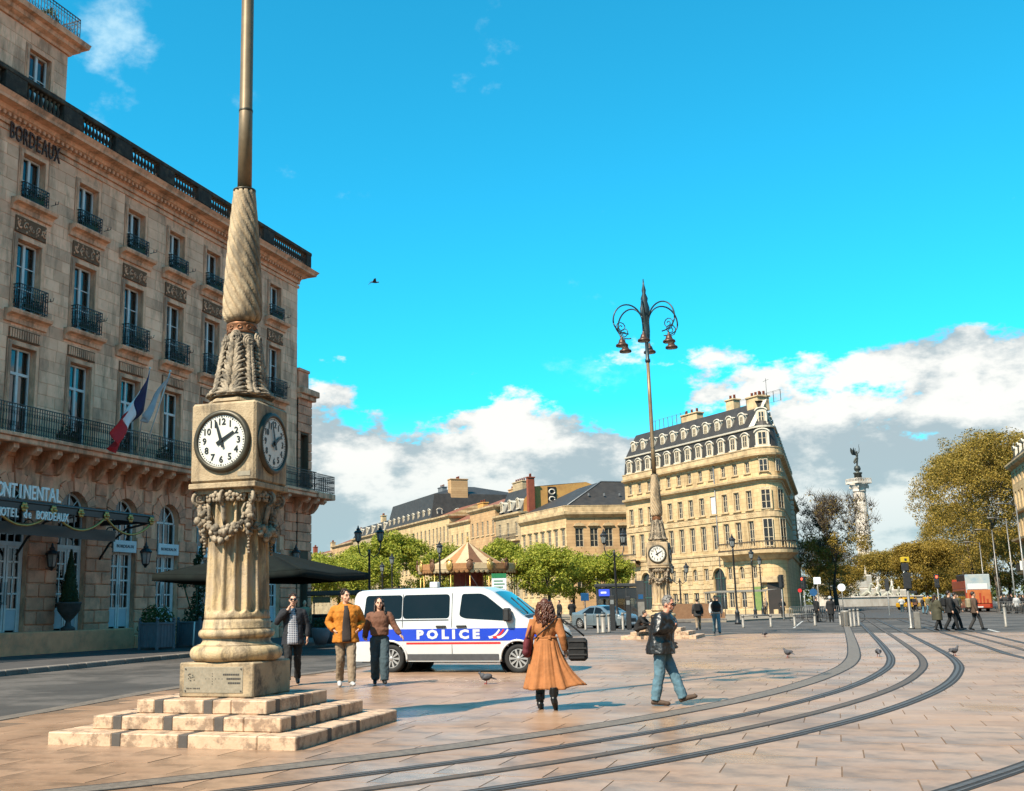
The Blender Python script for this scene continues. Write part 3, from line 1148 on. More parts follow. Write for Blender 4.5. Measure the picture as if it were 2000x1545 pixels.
mat('ashlar', (0.95, 0.545, 0.35), (0.79, 0.42, 0.26), 1.6, 0.85, bump=0.25, bscale=25, rand=0.22, island=True, stain=(0.20, 0.12, 0.075), stain_amt=0.55, stain_scale=1.3, streak=True, edge=(.48, .62))
mat('ashlar_piece', (0.84, 0.385, 0.235), (0.60, 0.26, 0.15), 1.6, 0.88, bump=0.3, bscale=25, rand=0.22, stain=(0.13, 0.09, 0.065), stain_amt=0.6, stain_scale=0.9)
mat('hotel_trim', (0.92, 0.495, 0.305), (0.64, 0.325, 0.195), 2.5, 0.85, bump=0.2, bscale=30, stain=(0.12, 0.085, 0.06), stain_amt=0.65, stain_scale=1.4, streak=True, edge=(.47, .62))
mat('terrace_stone', (0.98, 0.38, 0.19), (0.8, 0.29, 0.14), 3, 0.8, bump=0.2, stain=(0.3, 0.17, 0.1), stain_amt=0.5)
mat('carved_ground', (0.34, 0.18, 0.10), (0.22, 0.11, 0.06), 4, 0.95)  # recessed panel backs coloured darker than the relief, shade painted in for depth
mat('mortar', (0.20, 0.14, 0.09), None, 3, 0.95)
mat('soot_stone', (0.085, 0.065, 0.05), (0.035, 0.028, 0.023), 2.5, 0.95, bump=0.4, bscale=30, stain=(0.26, 0.19, 0.12), stain_amt=0.6, stain_scale=1.6)
mat('white_joinery', (0.66, 0.66, 0.64), (0.54, 0.54, 0.53), 4, 0.5)
mat('blue_joinery', (0.42, 0.50, 0.55), (0.36, 0.43, 0.48), 4, 0.5)
mat('room_dark', (0.035, 0.033, 0.032), (0.02, 0.02, 0.02), 0.6, 0.9)
mat('curtain', (0.86, 0.84, 0.80), (0.68, 0.66, 0.62), 3, 0.9)
mat('sign_board', (0.62, 0.66, 0.68), (0.55, 0.58, 0.6), 3, 0.6)
mat('sign_ink', (0.06, 0.07, 0.09), None, 3, 0.7)
mat('letter_white', (0.80, 0.80, 0.78), (0.7, 0.7, 0.68), 4, 0.5)
mat('letter_brown', (0.13, 0.06, 0.04), None, 4, 0.6)
mat('gilt', (0.52, 0.33, 0.10), (0.36, 0.22, 0.07), 8, 0.4, metal=0.6)
mat('planter_grey', (0.21, 0.23, 0.27), (0.16, 0.18, 0.21), 4, 0.6)
mat('urn_lead', (0.10, 0.095, 0.09), (0.06, 0.058, 0.055), 6, 0.6)
mat('awning', (0.016, 0.022, 0.020), (0.012, 0.015, 0.014), 3, 1.0, spec=0.1)
glassmat('pane_glass', (0.62, 0.70, 0.74), 0.6)
mat('flag_blue', (0.012, 0.02, 0.10), None, 3, 0.8)
mat('flag_white', (0.74, 0.74, 0.77), (0.62, 0.62, 0.66), 3, 0.8)
mat('flag_red', (0.50, 0.018, 0.02), (0.38, 0.012, 0.015), 3, 0.8)
mat('flag_grey', (0.42, 0.42, 0.43), (0.3, 0.3, 0.32), 3, 0.8)
leafmat('leaf_dark', (0.012, 0.03, 0.012), (0.03, 0.055, 0.02), 0.15)
leafmat('leaf_shrub', (0.03, 0.06, 0.015), (0.07, 0.085, 0.02), 0.2)

# ------------------------------------------------------------------ the hotel
hotel = thing('hotel', 'sandstone hotel with iron balconies and blackened roof balustrade on the left', 'hotel', (-7.56, 58.0, 0.0), R(68.5))
BAYS = [-2.5, -5.55, -8.5, -11.5, -14.5, -17.65, -20.8, -23.9, -27.0, -30.1]
XL = -32.0
HW = 0.64
ops = []
for b in BAYS:
    ops.append((b - 0.80, b + 0.80, 0.90, 6.15, True))
    ops.append((b - HW, b + HW, 7.85, 11.2, False))
    ops.append((b - HW, b + HW, 12.55, 15.25, False))
    ops.append((b - 0.60, b + 0.60, 16.78, 18.66, False))
m = MB()
wall_mb(m, XL, 0, 0.0, 20.2, ops)
# return wall, back and roof closing the block
m.add([(0, 0, 0), (0, 14, 0), (0, 14, 20.2), (0, 0, 20.2)], [(0, 1, 2, 3)])
m.add([(XL, 0.9, 20.2), (0, 0.0, 20.2), (0, 14, 20.2), (XL, 14, 20.2)], [(0, 1, 2, 3)])
m.add([(XL, 0, 0), (XL, 14, 0), (XL, 14, 20.2), (XL, 0, 20.2)], [(3, 2, 1, 0)])
m.add([(XL, 14, 0), (0, 14, 0), (0, 14, 20.2), (XL, 14, 20.2)], [(3, 2, 1, 0)])
m.build('wall', 'hotel_trim', hotel)
m = MB()
for z0, z1 in ((0.9, 6.2), (7.85, 11.25), (12.55, 15.3), (16.75, 18.7)):
    m.add([(XL, 1.3, z0), (-.1, 1.3, z0), (-.1, 1.3, z1), (XL, 1.3, z1)], [(0, 1, 2, 3)])
    m.add([(XL, .34, z0), (-.1, .34, z0), (-.1, 1.3, z0), (XL, 1.3, z0)], [(0, 1, 2, 3)])
    m.add([(XL, .36, z1), (-.1, .36, z1), (-.1, 1.3, z1), (XL, 1.3, z1)], [(0, 3, 2, 1)])
m.build('interior', 'room_dark', hotel)
# plain ashlar above, rusticated blocks below
up_ops = [(o[0] - .22, o[1] + .22, o[2] - .2, o[3] + .12) for o in ops if o[2] > 7]
m = MB()
q = random.Random(4)
for a, b, c, d in block_rects(XL, -0.02, 7.8, 19.2, up_ops, 0.46, 0.95, 5):
    y = q.uniform(-.006, .004)
    m.cbox(a + .004, b - .004, -0.022 + y, 0.02, c + .004, d - .004, 0.008)
stuff(m.build('ashlar', 'ashlar', hotel))
lo_ops = [(b - .80, b + .80, 0.0, 4.95) for b in BAYS] + [(b - 1.22, b + 1.22, 4.95, 6.75) for b in BAYS]
for a, b, c, d in block_rects(XL + 6.5, -0.02, 0.13, 7.1, lo_ops, 0.49, 0.75, 9):
    m = MB(); m.cbox(a + .014, b - .014, -0.075 + q.uniform(-.012, .012), 0.02, c + .014, d - .014, 0.03)
    m.build('rusticated_block', 'ashlar_piece', hotel)
# voussoirs round every arch
vous = None
for b in BAYS:
    for k in range(11):
        a0, a1 = PI * k / 11, PI * (k + 1) / 11
        m = MB()
        r0 = 0.805; zc = 6.15 - .8
        def pt(r, a):
            return (-r * cos(a), zc + r * sin(a))
        key = k == 5
        r1 = 1.5 if key else (1.30 if k % 2 else 1.22)
        e = 0.012
        P4 = [pt(r0, a0 + e), pt(r0, a1 - e), pt(r1, a1 - e * .6), pt(r1, a0 + e * .6)]
        yf = -0.14 if key else -0.085 + q.uniform(-.01, .01)
        vs = [(x, yf, z) for x, z in P4] + [(x, 0.02, z) for x, z in P4]
        m.add(vs, [(0, 1, 2, 3)[::-1], (0, 4, 5, 1), (1, 5, 6, 2), (2, 6, 7, 3), (3, 7, 4, 0)])
        m.build('keystone' if key else 'voussoir', 'ashlar_piece', hotel, (b, 0, 0))
# string course, frieze, cornice
m = MB(); m.box(XL, .06, -.09, .02, 7.12, 7.36); m.build('string_course', 'hotel_trim', hotel)
m = MB()
m.box(XL, .10, -.07, .02, 19.2, 19.36); m.box(XL, .12, -.10, .02, 19.44, 19.62)
m.build('frieze', 'hotel_trim', hotel)
m = MB()
m.prism([(0.02, 19.62), (-.14, 19.62), (-.16, 19.70), (-.34, 19.78), (-.40, 19.92), (-.78, 19.96), (-.80, 20.06), (-.92, 20.22), (0.02, 20.28)], 0, 1)
cm = MB()
prof = [(0.02, 19.62), (-.14, 19.62), (-.16, 19.72), (-.36, 19.80), (-.42, 19.94), (-.78, 19.97), (-.80, 20.07), (-.92, 20.22), (0.02, 20.28)]
n = len(prof)
cm.add([(XL, y, z) for y, z in prof] + [(.0 - y, y, z) for y, z in prof], [(i, i + 1, n + i + 1, n + i) for i in range(n - 1)])
# the cornice turns the corner
cm.add([(-y, y, z) for y, z in prof] + [(-y, 14, z) for y, z in prof], [(i, i + 1, n + i + 1, n + i) for i in range(n - 1)])
cm.build('cornice', 'hotel_trim', hotel)
dm = MB(); dm.box(-.07, .07, -.30, -.13, 19.64, 19.775); dmesh = dm.mesh('dentil', 'hotel_trim')
x = -.1
while x > -27:
    link('dentil', dmesh, hotel, (x, 0, 0)); x -= 0.26
# blackened balustrade
bal = MB(); bal.lathe([(.075, 0), (.075, .05), (.04, .09), (.075, .24), (.07, .34), (.035, .5), (.045, .56), (.07, .6), (.07, .66)], 8)
balm = bal.mesh('baluster', 'soot_stone')
m = MB(); m.cbox(-27.5, .5, -.62, -.26, 20.26, 20.46, .02); m.build('balustrade_plinth', 'soot_stone', hotel)
m = MB(); m.cbox(-27.5, .52, -.64, -.24, 21.12, 21.32, .03); m.build('balustrade_coping', 'soot_stone', hotel)
edges_ = [0.3] + [(BAYS[i] + BAYS[i + 1]) / 2 for i in range(8)]
for i in range(8):
    a, b = edges_[i], edges_[i + 1]
    w = 0.55 if i else 0.35
    m = MB(); m.cbox(a - w * 2 + .35, a + .35 if i else a + .16, -.63, -.25, 20.46, 21.12, .02); m.build('balustrade_pier', 'soot_stone', hotel)
    x0 = a - w * 2 + .30; x1 = b + .45
    k = int((x0 - x1) / .21)
    for j in range(k):
        link('baluster', balm, hotel, (x1 + (j + .5) * (x0 - x1) / k, -.44, 20.46))

# windows
def casement(w, h, rows, top_light=0.0):
    """frame mesh and pane rectangles for a pair of casements, origin bottom centre"""
    f = MB(); panes = []
    t, d = 0.065, 0.05
    f.box(-w / 2, -w / 2 + t, -d, d, 0, h); f.box(w / 2 - t, w / 2, -d, d, 0, h)
    f.box(-w / 2 + t, w / 2 - t, -d, d, h - t, h); f.box(-w / 2 + t, w / 2 - t, -d, d, 0, t)
    hh = h - top_light
    f.box(-.06, .06, -d - .012, d, t, hh - (0 if top_light else t))
    zs = [t + (hh - 2 * t) * k / rows for k in range(rows + 1)]
    for z in zs[1:-1]:
        f.box(-w / 2 + t, -.06, -.025, .025, z - .018, z + .018); f.box(.06, w / 2 - t, -.025, .025, z - .018, z + .018)
    if top_light:
        f.box(-w / 2 + t, w / 2 - t, -d - .01, d, hh - .05, hh + .05)
        f.box(-.04, .04, -d, d, hh + .05, h - t)
        panes += [(-w / 2 + t, -.04, hh + .05, h - t), (.04, w / 2 - t, hh + .05, h - t)]
    for za, zb in zip(zs[:-1], zs[1:]):
        panes += [(-w / 2 + t, -.06, za, zb), (.06, w / 2 - t, za, zb)]
    return f, panes


def put_windows(w, h, rows, top, places, fmat, parent, pane_mat='pane_glass', curtains=True, seed=0):
    f, panes = casement(w, h, rows, top)
    fm = f.mesh('window', fmat)
    pms = []
    for a, b, c, d in panes:
        p = MB(); p.add([(a, .005, c), (b, .005, c), (b, .005, d), (a, .005, d)], [(0, 1, 2, 3)])
        pms.append(p.mesh('pane', pane_mat))
    q = random.Random(seed)
    for x, y, z in places:
        o = link('window', fm, parent, (x, y, z))
        for pm in pms:
            link('pane', pm, o)
        if curtains:
            c = MB()
            for sd in (-1, 1):
                wd = w * q.choice((.24, .34, .42, .49))
                xa = -w / 2 if sd < 0 else w / 2 - wd
                c.grid(lambda u, v: (xa + u * wd, .22 + .03 * sin(u * 26 + z), .05 + v * (h - .1)), 16, 1)
            c.build('curtain', 'curtain', o)


put_windows(1.24, 3.3, 2, 0.95, [(b, .26, 7.87) for b in BAYS[:8]], 'white_joinery', hotel, seed=1)
put_windows(1.24, 2.66, 3, 0, [(b, .26, 12.57) for b in BAYS[:8]], 'white_joinery', hotel, seed=2)
put_windows(1.16, 1.84, 2, 0, [(b, .26, 16.80) for b in BAYS[:8]], 'white_joinery', hotel, seed=3)

# window surrounds, sills, carved panels, little balconies
def frame_mb(w, h, t, y):
    m = MB()
    m.box(-w / 2 - t, -w / 2, y, .0, -.02, h + t); m.box(w / 2, w / 2 + t, y, .0, -.02, h + t); m.box(-w / 2, w / 2, y, .0, h, h + t)
    m.box(-w / 2 - t - .06, -w / 2 - t, y + .03, .0, -.02, h + t + .06); m.box(w / 2 + t, w / 2 + t + .06, y + .03, .0, -.02, h + t + .06); m.box(-w / 2 - t, w / 2 + t, y + .03, 0, h + t, h + t + .06)
    return m


def hood_mb(w):
    m = MB()
    prof = [(0.0, -.42), (-.10, -.40), (-.12, -.24), (-.20, -.16), (-.36, -.12), (-.40, -.02), (-.40, .03), (0.0, .06)]
    n = len(prof)
    m.add([(-w / 2, y, z) for y, z in prof] + [(w / 2, y, z) for y, z in prof], [(i, n + i, n + i + 1, i + 1) for i in range(n - 1)] + [tuple(range(n)), tuple(range(2 * n - 1, n - 1, -1))])
    return m


def carved_mb(w, h, seed):
    q = random.Random(seed)
    m = MB(); m.box(-w / 2, w / 2, -.05, 0, 0, h, 1)
    for k in range(5):
        cx = -w / 2 + (k + .5) * w / 5
        sg = 1 if k % 2 else -1
        m.tube([(cx + (0.15 - .011 * i) * cos(i * .62) * .8, -.065, h / 2 + sg * (0.17 - .012 * i) * sin(i * .62 + .5)) for i in range(13)], [.028 - .0012 * i for i in range(13)], 5)
        for _ in range(5):
            m.ell((cx + q.uniform(-.12, .12), -.06, h / 2 + q.uniform(-.38, .38) * h), (.035, .03, .045), 6, 4)
    return m


def fluted_mb(w, h):
    m = MB(); m.box(-w / 2, w / 2, -.035, 0, 0, h, 1)
    n = 13
    for k in range(n):
        x = -w / 2 + (k + .5) * w / n
        m.box(x - .032, x + .032, -.075, -.035, .05, h - .05)
    return m


sur1, sur2, sur3 = (frame_mb(1.28, 3.35, .12, -.055).mesh('window_surround', 'hotel_trim'), frame_mb(1.28, 2.70, .15, -.055).mesh('window_surround', 'hotel_trim'), frame_mb(1.20, 1.88, .12, -.05).mesh('window_surround', 'hotel_trim'))
hood = hood_mb(2.15).mesh('hood_mould', 'hotel_trim')
carv = [carved_mb(1.6, .62, s).mesh('carved_panel', ['hotel_trim', 'carved_ground']) for s in (1, 2)]
flut = fluted_mb(1.6, .42).mesh('fluted_panel', ['hotel_trim', 'carved_ground'])
rail2 = railing_mb(-.74, .74, -.36, 0, .95).merge(side_rail(-.74, -.36, 0, 0, .95)).merge(side_rail(.74, -.36, 0, 0, .95)).mesh('window_railing', 'iron_black')
rail3 = railing_mb(-.66, .66, -.22, 0, .72).merge(side_rail(-.66, -.22, 0, 0, .72)).merge(side_rail(.66, -.22, 0, 0, .72)).mesh('window_railing', 'iron_black')
shr = MB(); qq = random.Random(8)
shr.box(-.45, .45, -.30, -.12, .06, .22)
for k in range(4):
    leaf_blob(shr, (-.36 + k * .24, -.22, .34), (.16, .13, .18), 46, .05, qq)
shrm = shr.mesh('window_box', 'leaf_dark')
hook = MB(); hook.tube([(0, 0, 0), (0, -.34, .02), (0, -.36, .14)], .014, 5); hook.tube([(0, -.2, .02), (0, -.2, .12)], .02, 5)
hookm = hook.mesh('wall_bracket', 'iron_black')
for i, b in enumerate(BAYS[:8]):
    link('window_surround', sur1, hotel, (b, -.02, 7.85))
    link('window_surround', sur2, hotel, (b, -.02, 12.55))
    link('window_surround', sur3, hotel, (b, -.02, 16.78))
    link('fluted_panel', flut, hotel, (b, -.03, 11.42))
    link('hood_mould', hood, hotel, (b, -.02, 12.42))
    link('carved_panel', carv[i % 2], hotel, (b, -.03, 15.50))
    link('hood_mould', hood, hotel, (b, -.02, 16.68))
    link('window_railing', rail2, hotel, (b, -.02, 12.5))
    link('window_railing', rail3, hotel, (b, -.02, 16.74))
    link('window_box', shrm, hotel, (b + .1, -.02, 12.56), .04)
    link('window_box', shrm, hotel, (b - .05, .06, 16.78), -.05)
    link('wall_bracket', hookm, hotel, (b + 1.05, -.02, 13.2))
    link('wall_bracket', hookm, hotel, (b + 1.05, -.02, 17.1))

# long first-floor balcony on brackets
m = MB(); m.cbox(-29, 0.3, -1.15, .02, 7.42, 7.62, .03); m.cbox(-29, .36, -1.22, .02, 7.62, 7.76, .02)
m.build('balcony_slab', 'hotel_trim', hotel)
cb = MB()
cb.prism([(0, 0), (-.98, 0), (-1.0, -.16), (-.82, -.30), (-.55, -.26), (-.42, -.5), (-.2, -.72), (0, -.78)], -.13, .13, M=Matrix(((0, 0, 1, 0), (1, 0, 0, 0), (0, 1, 0, 0), (0, 0, 0, 1))))
cbm = cb.mesh('balcony_bracket', 'hotel_trim')
for i in range(9):
    c = edges_[i] if i else -.3
    for d in ((-.45, .45) if i else (0,)):
        link('balcony_bracket', cbm, hotel, (c + d, 0, 7.42))
    if i:
        link('balcony_bracket', cbm, hotel, (BAYS[i - 1], -.05, 7.42))
for i in range(9):
    a, b = (0.22 if i == 0 else edges_[i]), edges_[min(i + 1, 8)] if i < 8 else -29
    railing_mb(b, a, -1.12, 7.76, 1.02, .125).build('balcony_railing', 'iron_black', hotel)
side_rail(.22, -1.12, 0, 7.76, 1.02).build('balcony_railing', 'iron_black', hotel)
for x in (-16.2, -13.2, -10.0, -19.3):
    m = MB(); m.box(x - .45, x + .45, -1.06, -.8, 7.8, 8.05)
    leaf_blob(m, (x, -.95, 8.2), (.5, .2, .28), 110, .07, qq)
    m.build('balcony_plants', 'leaf_dark', hotel)

# ground floor doors with fanlights
def door_meshes():
    f = MB(); panes = []
    w, h = 1.5, 3.1
    f.box(-.78, -.70, -.05, .05, 0, 4.42); f.box(.70, .78, -.05, .05, 0, 4.42)
    f.box(-.70, .70, -.06, .06, 3.05, 3.2)
    for sd in (-1, 1):
        xa, xb = (-.70, -.02) if sd < 0 else (.02, .70)
        f.box(xa, xa + .09, -.04, .04, 0, 3.05); f.box(xb - .09, xb, -.04, .04, 0, 3.05)
        for z in (.80, 1.35, 1.92, 2.48, 2.98):
            f.box(xa + .09, xb - .09, -.03, .03, z - .03, z + .03 if z < 2.9 else 3.05)
        xm = (xa + xb) / 2
        f.box(xm - .02, xm + .02, -.03, .03, .83, 2.98)
        for za, zb in ((.83, 1.32), (1.38, 1.89), (1.95, 2.45), (2.51, 2.95)):
            panes += [(xa + .09, xm - .02, za, zb), (xm + .02, xb - .09, za, zb)]
    # fanlight
    zc = 5.35 - .9
    f.tube([(-.74 * cos(PI * k / 12), 0, zc + .74 * sin(PI * k / 12)) for k in range(13)], .05, 4, smooth=False)
    f.box(-.03, .03, -.03, .03, 3.2, zc + .72); f.box(-.7, .7, -.03, .03, zc - .05, zc + .03)
    for k in (3, 9):
        a = PI * k / 12
        f.tube([(0, 0, zc), (-.72 * cos(a), 0, zc + .72 * sin(a))], .02, 4, smooth=False)
    for sd in (-1, 1):
        f.box(.36 * sd - .015, .36 * sd + .015, -.03, .03, 3.2, zc)
    panes += [(-.70, -.03, 3.2, zc - .05), (.03, .70, 3.2, zc - .05)]
    return f, panes


df, dp = door_meshes()
dfm = df.mesh('door', 'white_joinery')
dpm = []
for a, b, c, d in dp:
    p = MB(); p.add([(a, .004, c), (b, .004, c), (b, .004, d), (a, .004, d)], [(0, 1, 2, 3)]); dpm.append(p.mesh('pane', 'pane_glass'))
fan = MB()
fan.add([(0, .004, 4.45)] + [(-.72 * cos(PI * k / 12), .004, 4.45 + .72 * sin(PI * k / 12)) for k in range(13)], [(0, k + 2, k + 1) for k in range(12)])
fanm = fan.mesh('fanlight', 'pane_glass')
pan = MB()
for sd in (-1, 1):
    xa, xb = (-.61, -.11) if sd < 0 else (.11, .61)
    pan.cbox(xa, xb, -.02, .02, .06, .77, .015)
panm = pan.mesh('door_panel', 'blue_joinery')
hdl = MB(); hdl.tube([(.06, -.09, .95), (.06, -.09, 1.75)], .016, 6); hdl.tube([(-.06, -.09, .95), (-.06, -.09, 1.75)], .016, 6)
hdlm = hdl.mesh('door_handle', 'steel_grey')
sgn = MB(); sgn.cbox(-.74, .74, -.03, .03, -.24, .24, .01); sgnm = sgn.mesh('sign_board', 'sign_board')
wm = text_mb('BORDEAUX', .17, .004, sx=1.25, bold=.003).mesh('sign_lettering', 'sign_ink')
for i, b in enumerate(BAYS[:8]):
    o = link('door', dfm, hotel, (b, .24, .9))
    for pm in dpm + [fanm]:
        link('pane', pm, o)
    link('door_panel', panm, o)
    link('door_handle', hdlm, o)
    if i < 5:
        s_ = link('sign_board', sgnm, hotel, (b, -.06, 4.18))
        link('sign_lettering', wm, s_, (0, -.036, 0))
# wall letters high on the pavilion
for k, ch in enumerate('BORDEAUX'):
    t = text_mb(ch, .92, .03, sx=.50, bold=.006)
    t.build('wall_letter', 'letter_brown', hotel, (-22.15 + k * .345, -.16, 19.18))

# terrace in front of the doors
m = MB(); m.cbox(-30, -14.9, -1.0, .0, .1, .9, .03); m.build('terrace', 'terrace_stone', hotel)
m = MB(); m.cbox(-14.85, -13.4, -1.0, .0, .1, .62, .03); m.cbox(-13.38, -12.2, -1.0, 0, .1, .36, .03); m.build('terrace_step', 'terrace_stone', hotel)

# attic pavilion
att_ops = [(BAYS[k] - .58, BAYS[k] + .58, 21.0, 23.0, False) for k in (6, 7, 8)]
m = MB(); wall_mb(m, XL, -19.25, 20.2, 24.3, att_ops)
m.add([(-19.25, 0, 20.2), (-19.25, 9, 20.2), (-19.25, 9, 24.3), (-19.25, 0, 24.3)], [(0, 1, 2, 3)])
m.add([(XL, 0, 24.3), (-19.25, 0, 24.3), (-19.25, 9, 24.3), (XL, 9, 24.3)], [(0, 1, 2, 3)])
m.add([(XL, .6, 21.0), (-19.3, .6, 21.0), (-19.3, .6, 23), (XL, .6, 23)], [(0, 1, 2, 3)])
m.build('attic_wall', 'hotel_trim', hotel)
m = MB()
for a, b, c, d in block_rects(XL, -19.26, 20.3, 23.7, [(o[0] - .2, o[1] + .2, o[2] - .1, o[3] + .2) for o in att_ops], .46, .9, 12):
    m.cbox(a + .004, b - .004, -.022, .02, c + .004, d - .004, .008)
stuff(m.build('attic_ashlar', 'ashlar', hotel))
m = MB()
prof2 = [(0.02, 23.72), (-.10, 23.72), (-.14, 23.82), (-.34, 23.92), (-.38, 24.08), (-.58, 24.12), (-.64, 24.32), (0.02, 24.36)]
n = len(prof2)
m.add([(XL, y, z) for y, z in prof2] + [(-19.25 - y, y, z) for y, z in prof2], [(i, i + 1, n + i + 1, n + i) for i in range(n - 1)])
m.add([(-19.25 - y, y, z) for y, z in prof2] + [(-19.25 - y, 9, z) for y, z in prof2], [(i, i + 1, n + i + 1, n + i) for i in range(n - 1)])
m.build('attic_cornice', 'hotel_trim', hotel)
railing_mb(XL, -18.95, -.3, 24.4, 1.0, .16).build('roof_railing', 'iron_black', hotel)
side_rail(-18.95, -.3, 4, 24.4, 1.0, .16).build('roof_railing', 'iron_black', hotel)
m = MB(); m.box(-20.6, -19.9, 0, .5, 24.36, 24.6); leaf_blob(m, (-20.2, .2, 24.9), (.5, .4, .45), 220, .08, qq); m.build('roof_plant', 'leaf_shrub', hotel)
put_windows(1.12, 1.95, 2, 0, [(BAYS[k], .2, 21.02) for k in (6, 7)], 'white_joinery', hotel, seed=6)
for k in (6, 7):
    link('window_surround', sur3, hotel, (BAYS[k], -.02, 21.08))

# lower wing at the corner
wing = thing('corner_wing', 'low sandstone corner wing with balcony behind the clock lamp', 'building', (-7.56, 58.0, 0.0), R(68.5))
m = MB(); wall_mb(m, .03, 1.55, 0, 13.2, [(.35, 1.2, 8.0, 11.0, False), (.35, 1.2, 1.0, 4.2, True)], y=-.05)
m.add([(1.55, -.05, 0), (1.55, 9, 0), (1.55, 9, 13.2), (1.55, -.05, 13.2)], [(0, 1, 2, 3)])
m.add([(.03, -.05, 13.2), (1.55, -.05, 13.2), (1.55, 9, 13.2), (.03, 9, 13.2)], [(0, 1, 2, 3)])
m.add([(.1, .3, .5), (1.5, .3, .5), (1.5, .3, 11.2), (.1, .3, 11.2)], [(0, 1, 2, 3)])
m.build('wall', 'mortar', wing)
for a, b, c, d in block_rects(.05, 1.56, .14, 13.1, [(.30, 1.25, 7.9, 11.1), (.30, 1.25, .9, 4.3)], .49, .8, 3):
    m = MB(); m.cbox(a + .012, b - .012 + (.05 if b > 1.5 else 0), -.11, -.03, c + .012, d - .012, .025); m.build('rusticated_block', 'ashlar_piece', wing)
for c, d in [(.14 + k * .49, .14 + (k + 1) * .49) for k in range(26)]:
    for j in range(4):
        m = MB(); m.cbox(1.5, 1.60, .0 + j * .9, .88 + j * .9, c + .012, d - .012, .02); m.build('rusticated_block', 'ashlar_piece', wing)
m = MB(); m.cbox(-.0, 1.95, -.42, 6, 13.2, 13.55, .04); m.cbox(.0, 1.8, -.28, 6, 12.95, 13.19, .03); m.build('cornice', 'hotel_trim', wing)
m = MB(); m.cbox(.1, 1.2, -.1, 1.2, 13.55, 14.5, .02); m.cbox(.05, 1.25, -.16, 1.26, 14.5, 14.66, .02); m.build('parapet_pier', 'ashlar_piece', wing)
m = MB(); m.cbox(.35, 2.4, -1.18, 1.0, 7.42, 7.76, .04); m.build('balcony_slab', 'hotel_trim', wing)
railing_mb(.35, 2.35, -1.12, 7.76, .98).build('balcony_railing', 'iron_black', wing)
side_rail(2.35, -1.12, 1.0, 7.76, .98).build('balcony_railing', 'iron_black', wing)
for x in (.6, 1.4):
    link('balcony_bracket', cbm, wing, (x, -.08, 7.42))

# ------------------------------------------------------------------ iron and glass entrance canopy
HM = Matrix.Translation((-7.56, 58.0, 0)) @ RZ(R(68.5))


def hp(x, y, z):
    return HM @ Vector((x, y, z))


canopy = thing('entrance_canopy', 'black iron and glass canopy with white hotel lettering over the doors', 'canopy', hp(-20, 0, 0), R(68.5))
def cl(mb):
    return MB().merge(mb, T(20, 0, 0))
YC = -2.5
m = MB(); m.box(-30, -16.0, YC - .06, YC + .06, 4.92, 5.12); m.tube([(-30, YC, 5.17), (-16, YC, 5.17)], .07, 8); cl(m).build('front_beam', 'iron_black', canopy)
m = MB(); m.box(-16.12, -16.0, YC, .0, 4.92, 5.12); m.box(-30, -16, -.15, 0, 5.35, 5.5); cl(m).build('side_beam', 'iron_black', canopy)
m = MB(); m.box(-30, -17.6, YC + .5, YC + .56, 4.15, 4.55); cl(m).build('valance', 'iron_black', canopy)
for k in range(11):
    x = -16.1 - k * 1.35
    m = MB(); m.tube([(x, 0, 5.42), (x, YC, 5.15)], .035, 5); cl(m).build('rafter', 'iron_black', canopy)
    m = MB(); m.add([(x - 1.30, 0, 5.46), (x - .05, 0, 5.46), (x - .05, YC, 5.19), (x - 1.30, YC, 5.19)], [(0, 1, 2, 3)]); cl(m).build('glass_pane', 'pane_glass', canopy)
for x in (-16.05, -20.6, -25.2):
    m = MB(); m.tube([(x, -.05, 3.6), (x, -.5, 4.2), (x, -1.3, 4.75), (x, -2.4, 4.95)], .045, 6)
    m.tube([(x, -.5 - (.28 - .014 * i) * cos(i * .5), 4.62 + (.28 - .014 * i) * sin(i * .5)) for i in range(16)], .022, 5); cl(m).build('bracket', 'iron_black', canopy)
for xa, xb in ((-16.1, -18.9), (-18.9, -21.7), (-21.7, -24.5)):
    m = MB(); m.tube([(xa + (xb - xa) * t, YC - .05, 4.95 - .55 * (1 - (2 * t - 1) ** 2)) for t in [k / 14 for k in range(15)]], .045, 6); cl(m).build('gilt_swag', 'gilt', canopy)
fl = MB()
for k in range(6):
    a = k * PI / 3
    fl.ell((.10 * cos(a), 0, .10 * sin(a)), (.075, .03, .075), 6, 4)
fl.ell((0, -.04, 0), .06, 6, 4)
flm = fl.mesh('gilt_rosette', 'gilt')
for x in (-16.2, -17.5, -18.9, -20.3, -21.7, -23.1):
    link('gilt_rosette', flm, canopy, (20 + x, YC - .1, 5.0))
for k, ch in enumerate('INTERCONTINENTAL'):
    text_mb(ch, .66, .03, sx=.70, bold=.008).build('canopy_letter', 'letter_white', canopy, (20 - 26.02 + k * .303, YC - .06, 5.48))
m = MB()
m.box(-25.4, -21.3, YC - .05, YC - .01, 5.18, 5.25)
cl(m).build('letter_rail', 'iron_black', canopy)
for k, ch in enumerate('LE GRAND HOTEL de BORDEAUX'):
    if ch != ' ':
        text_mb(ch, .40, .03, sx=.72, bold=.005).build('canopy_letter', 'letter_white', canopy, (20 - 26.05 + k * .198, YC - .12, 4.76))

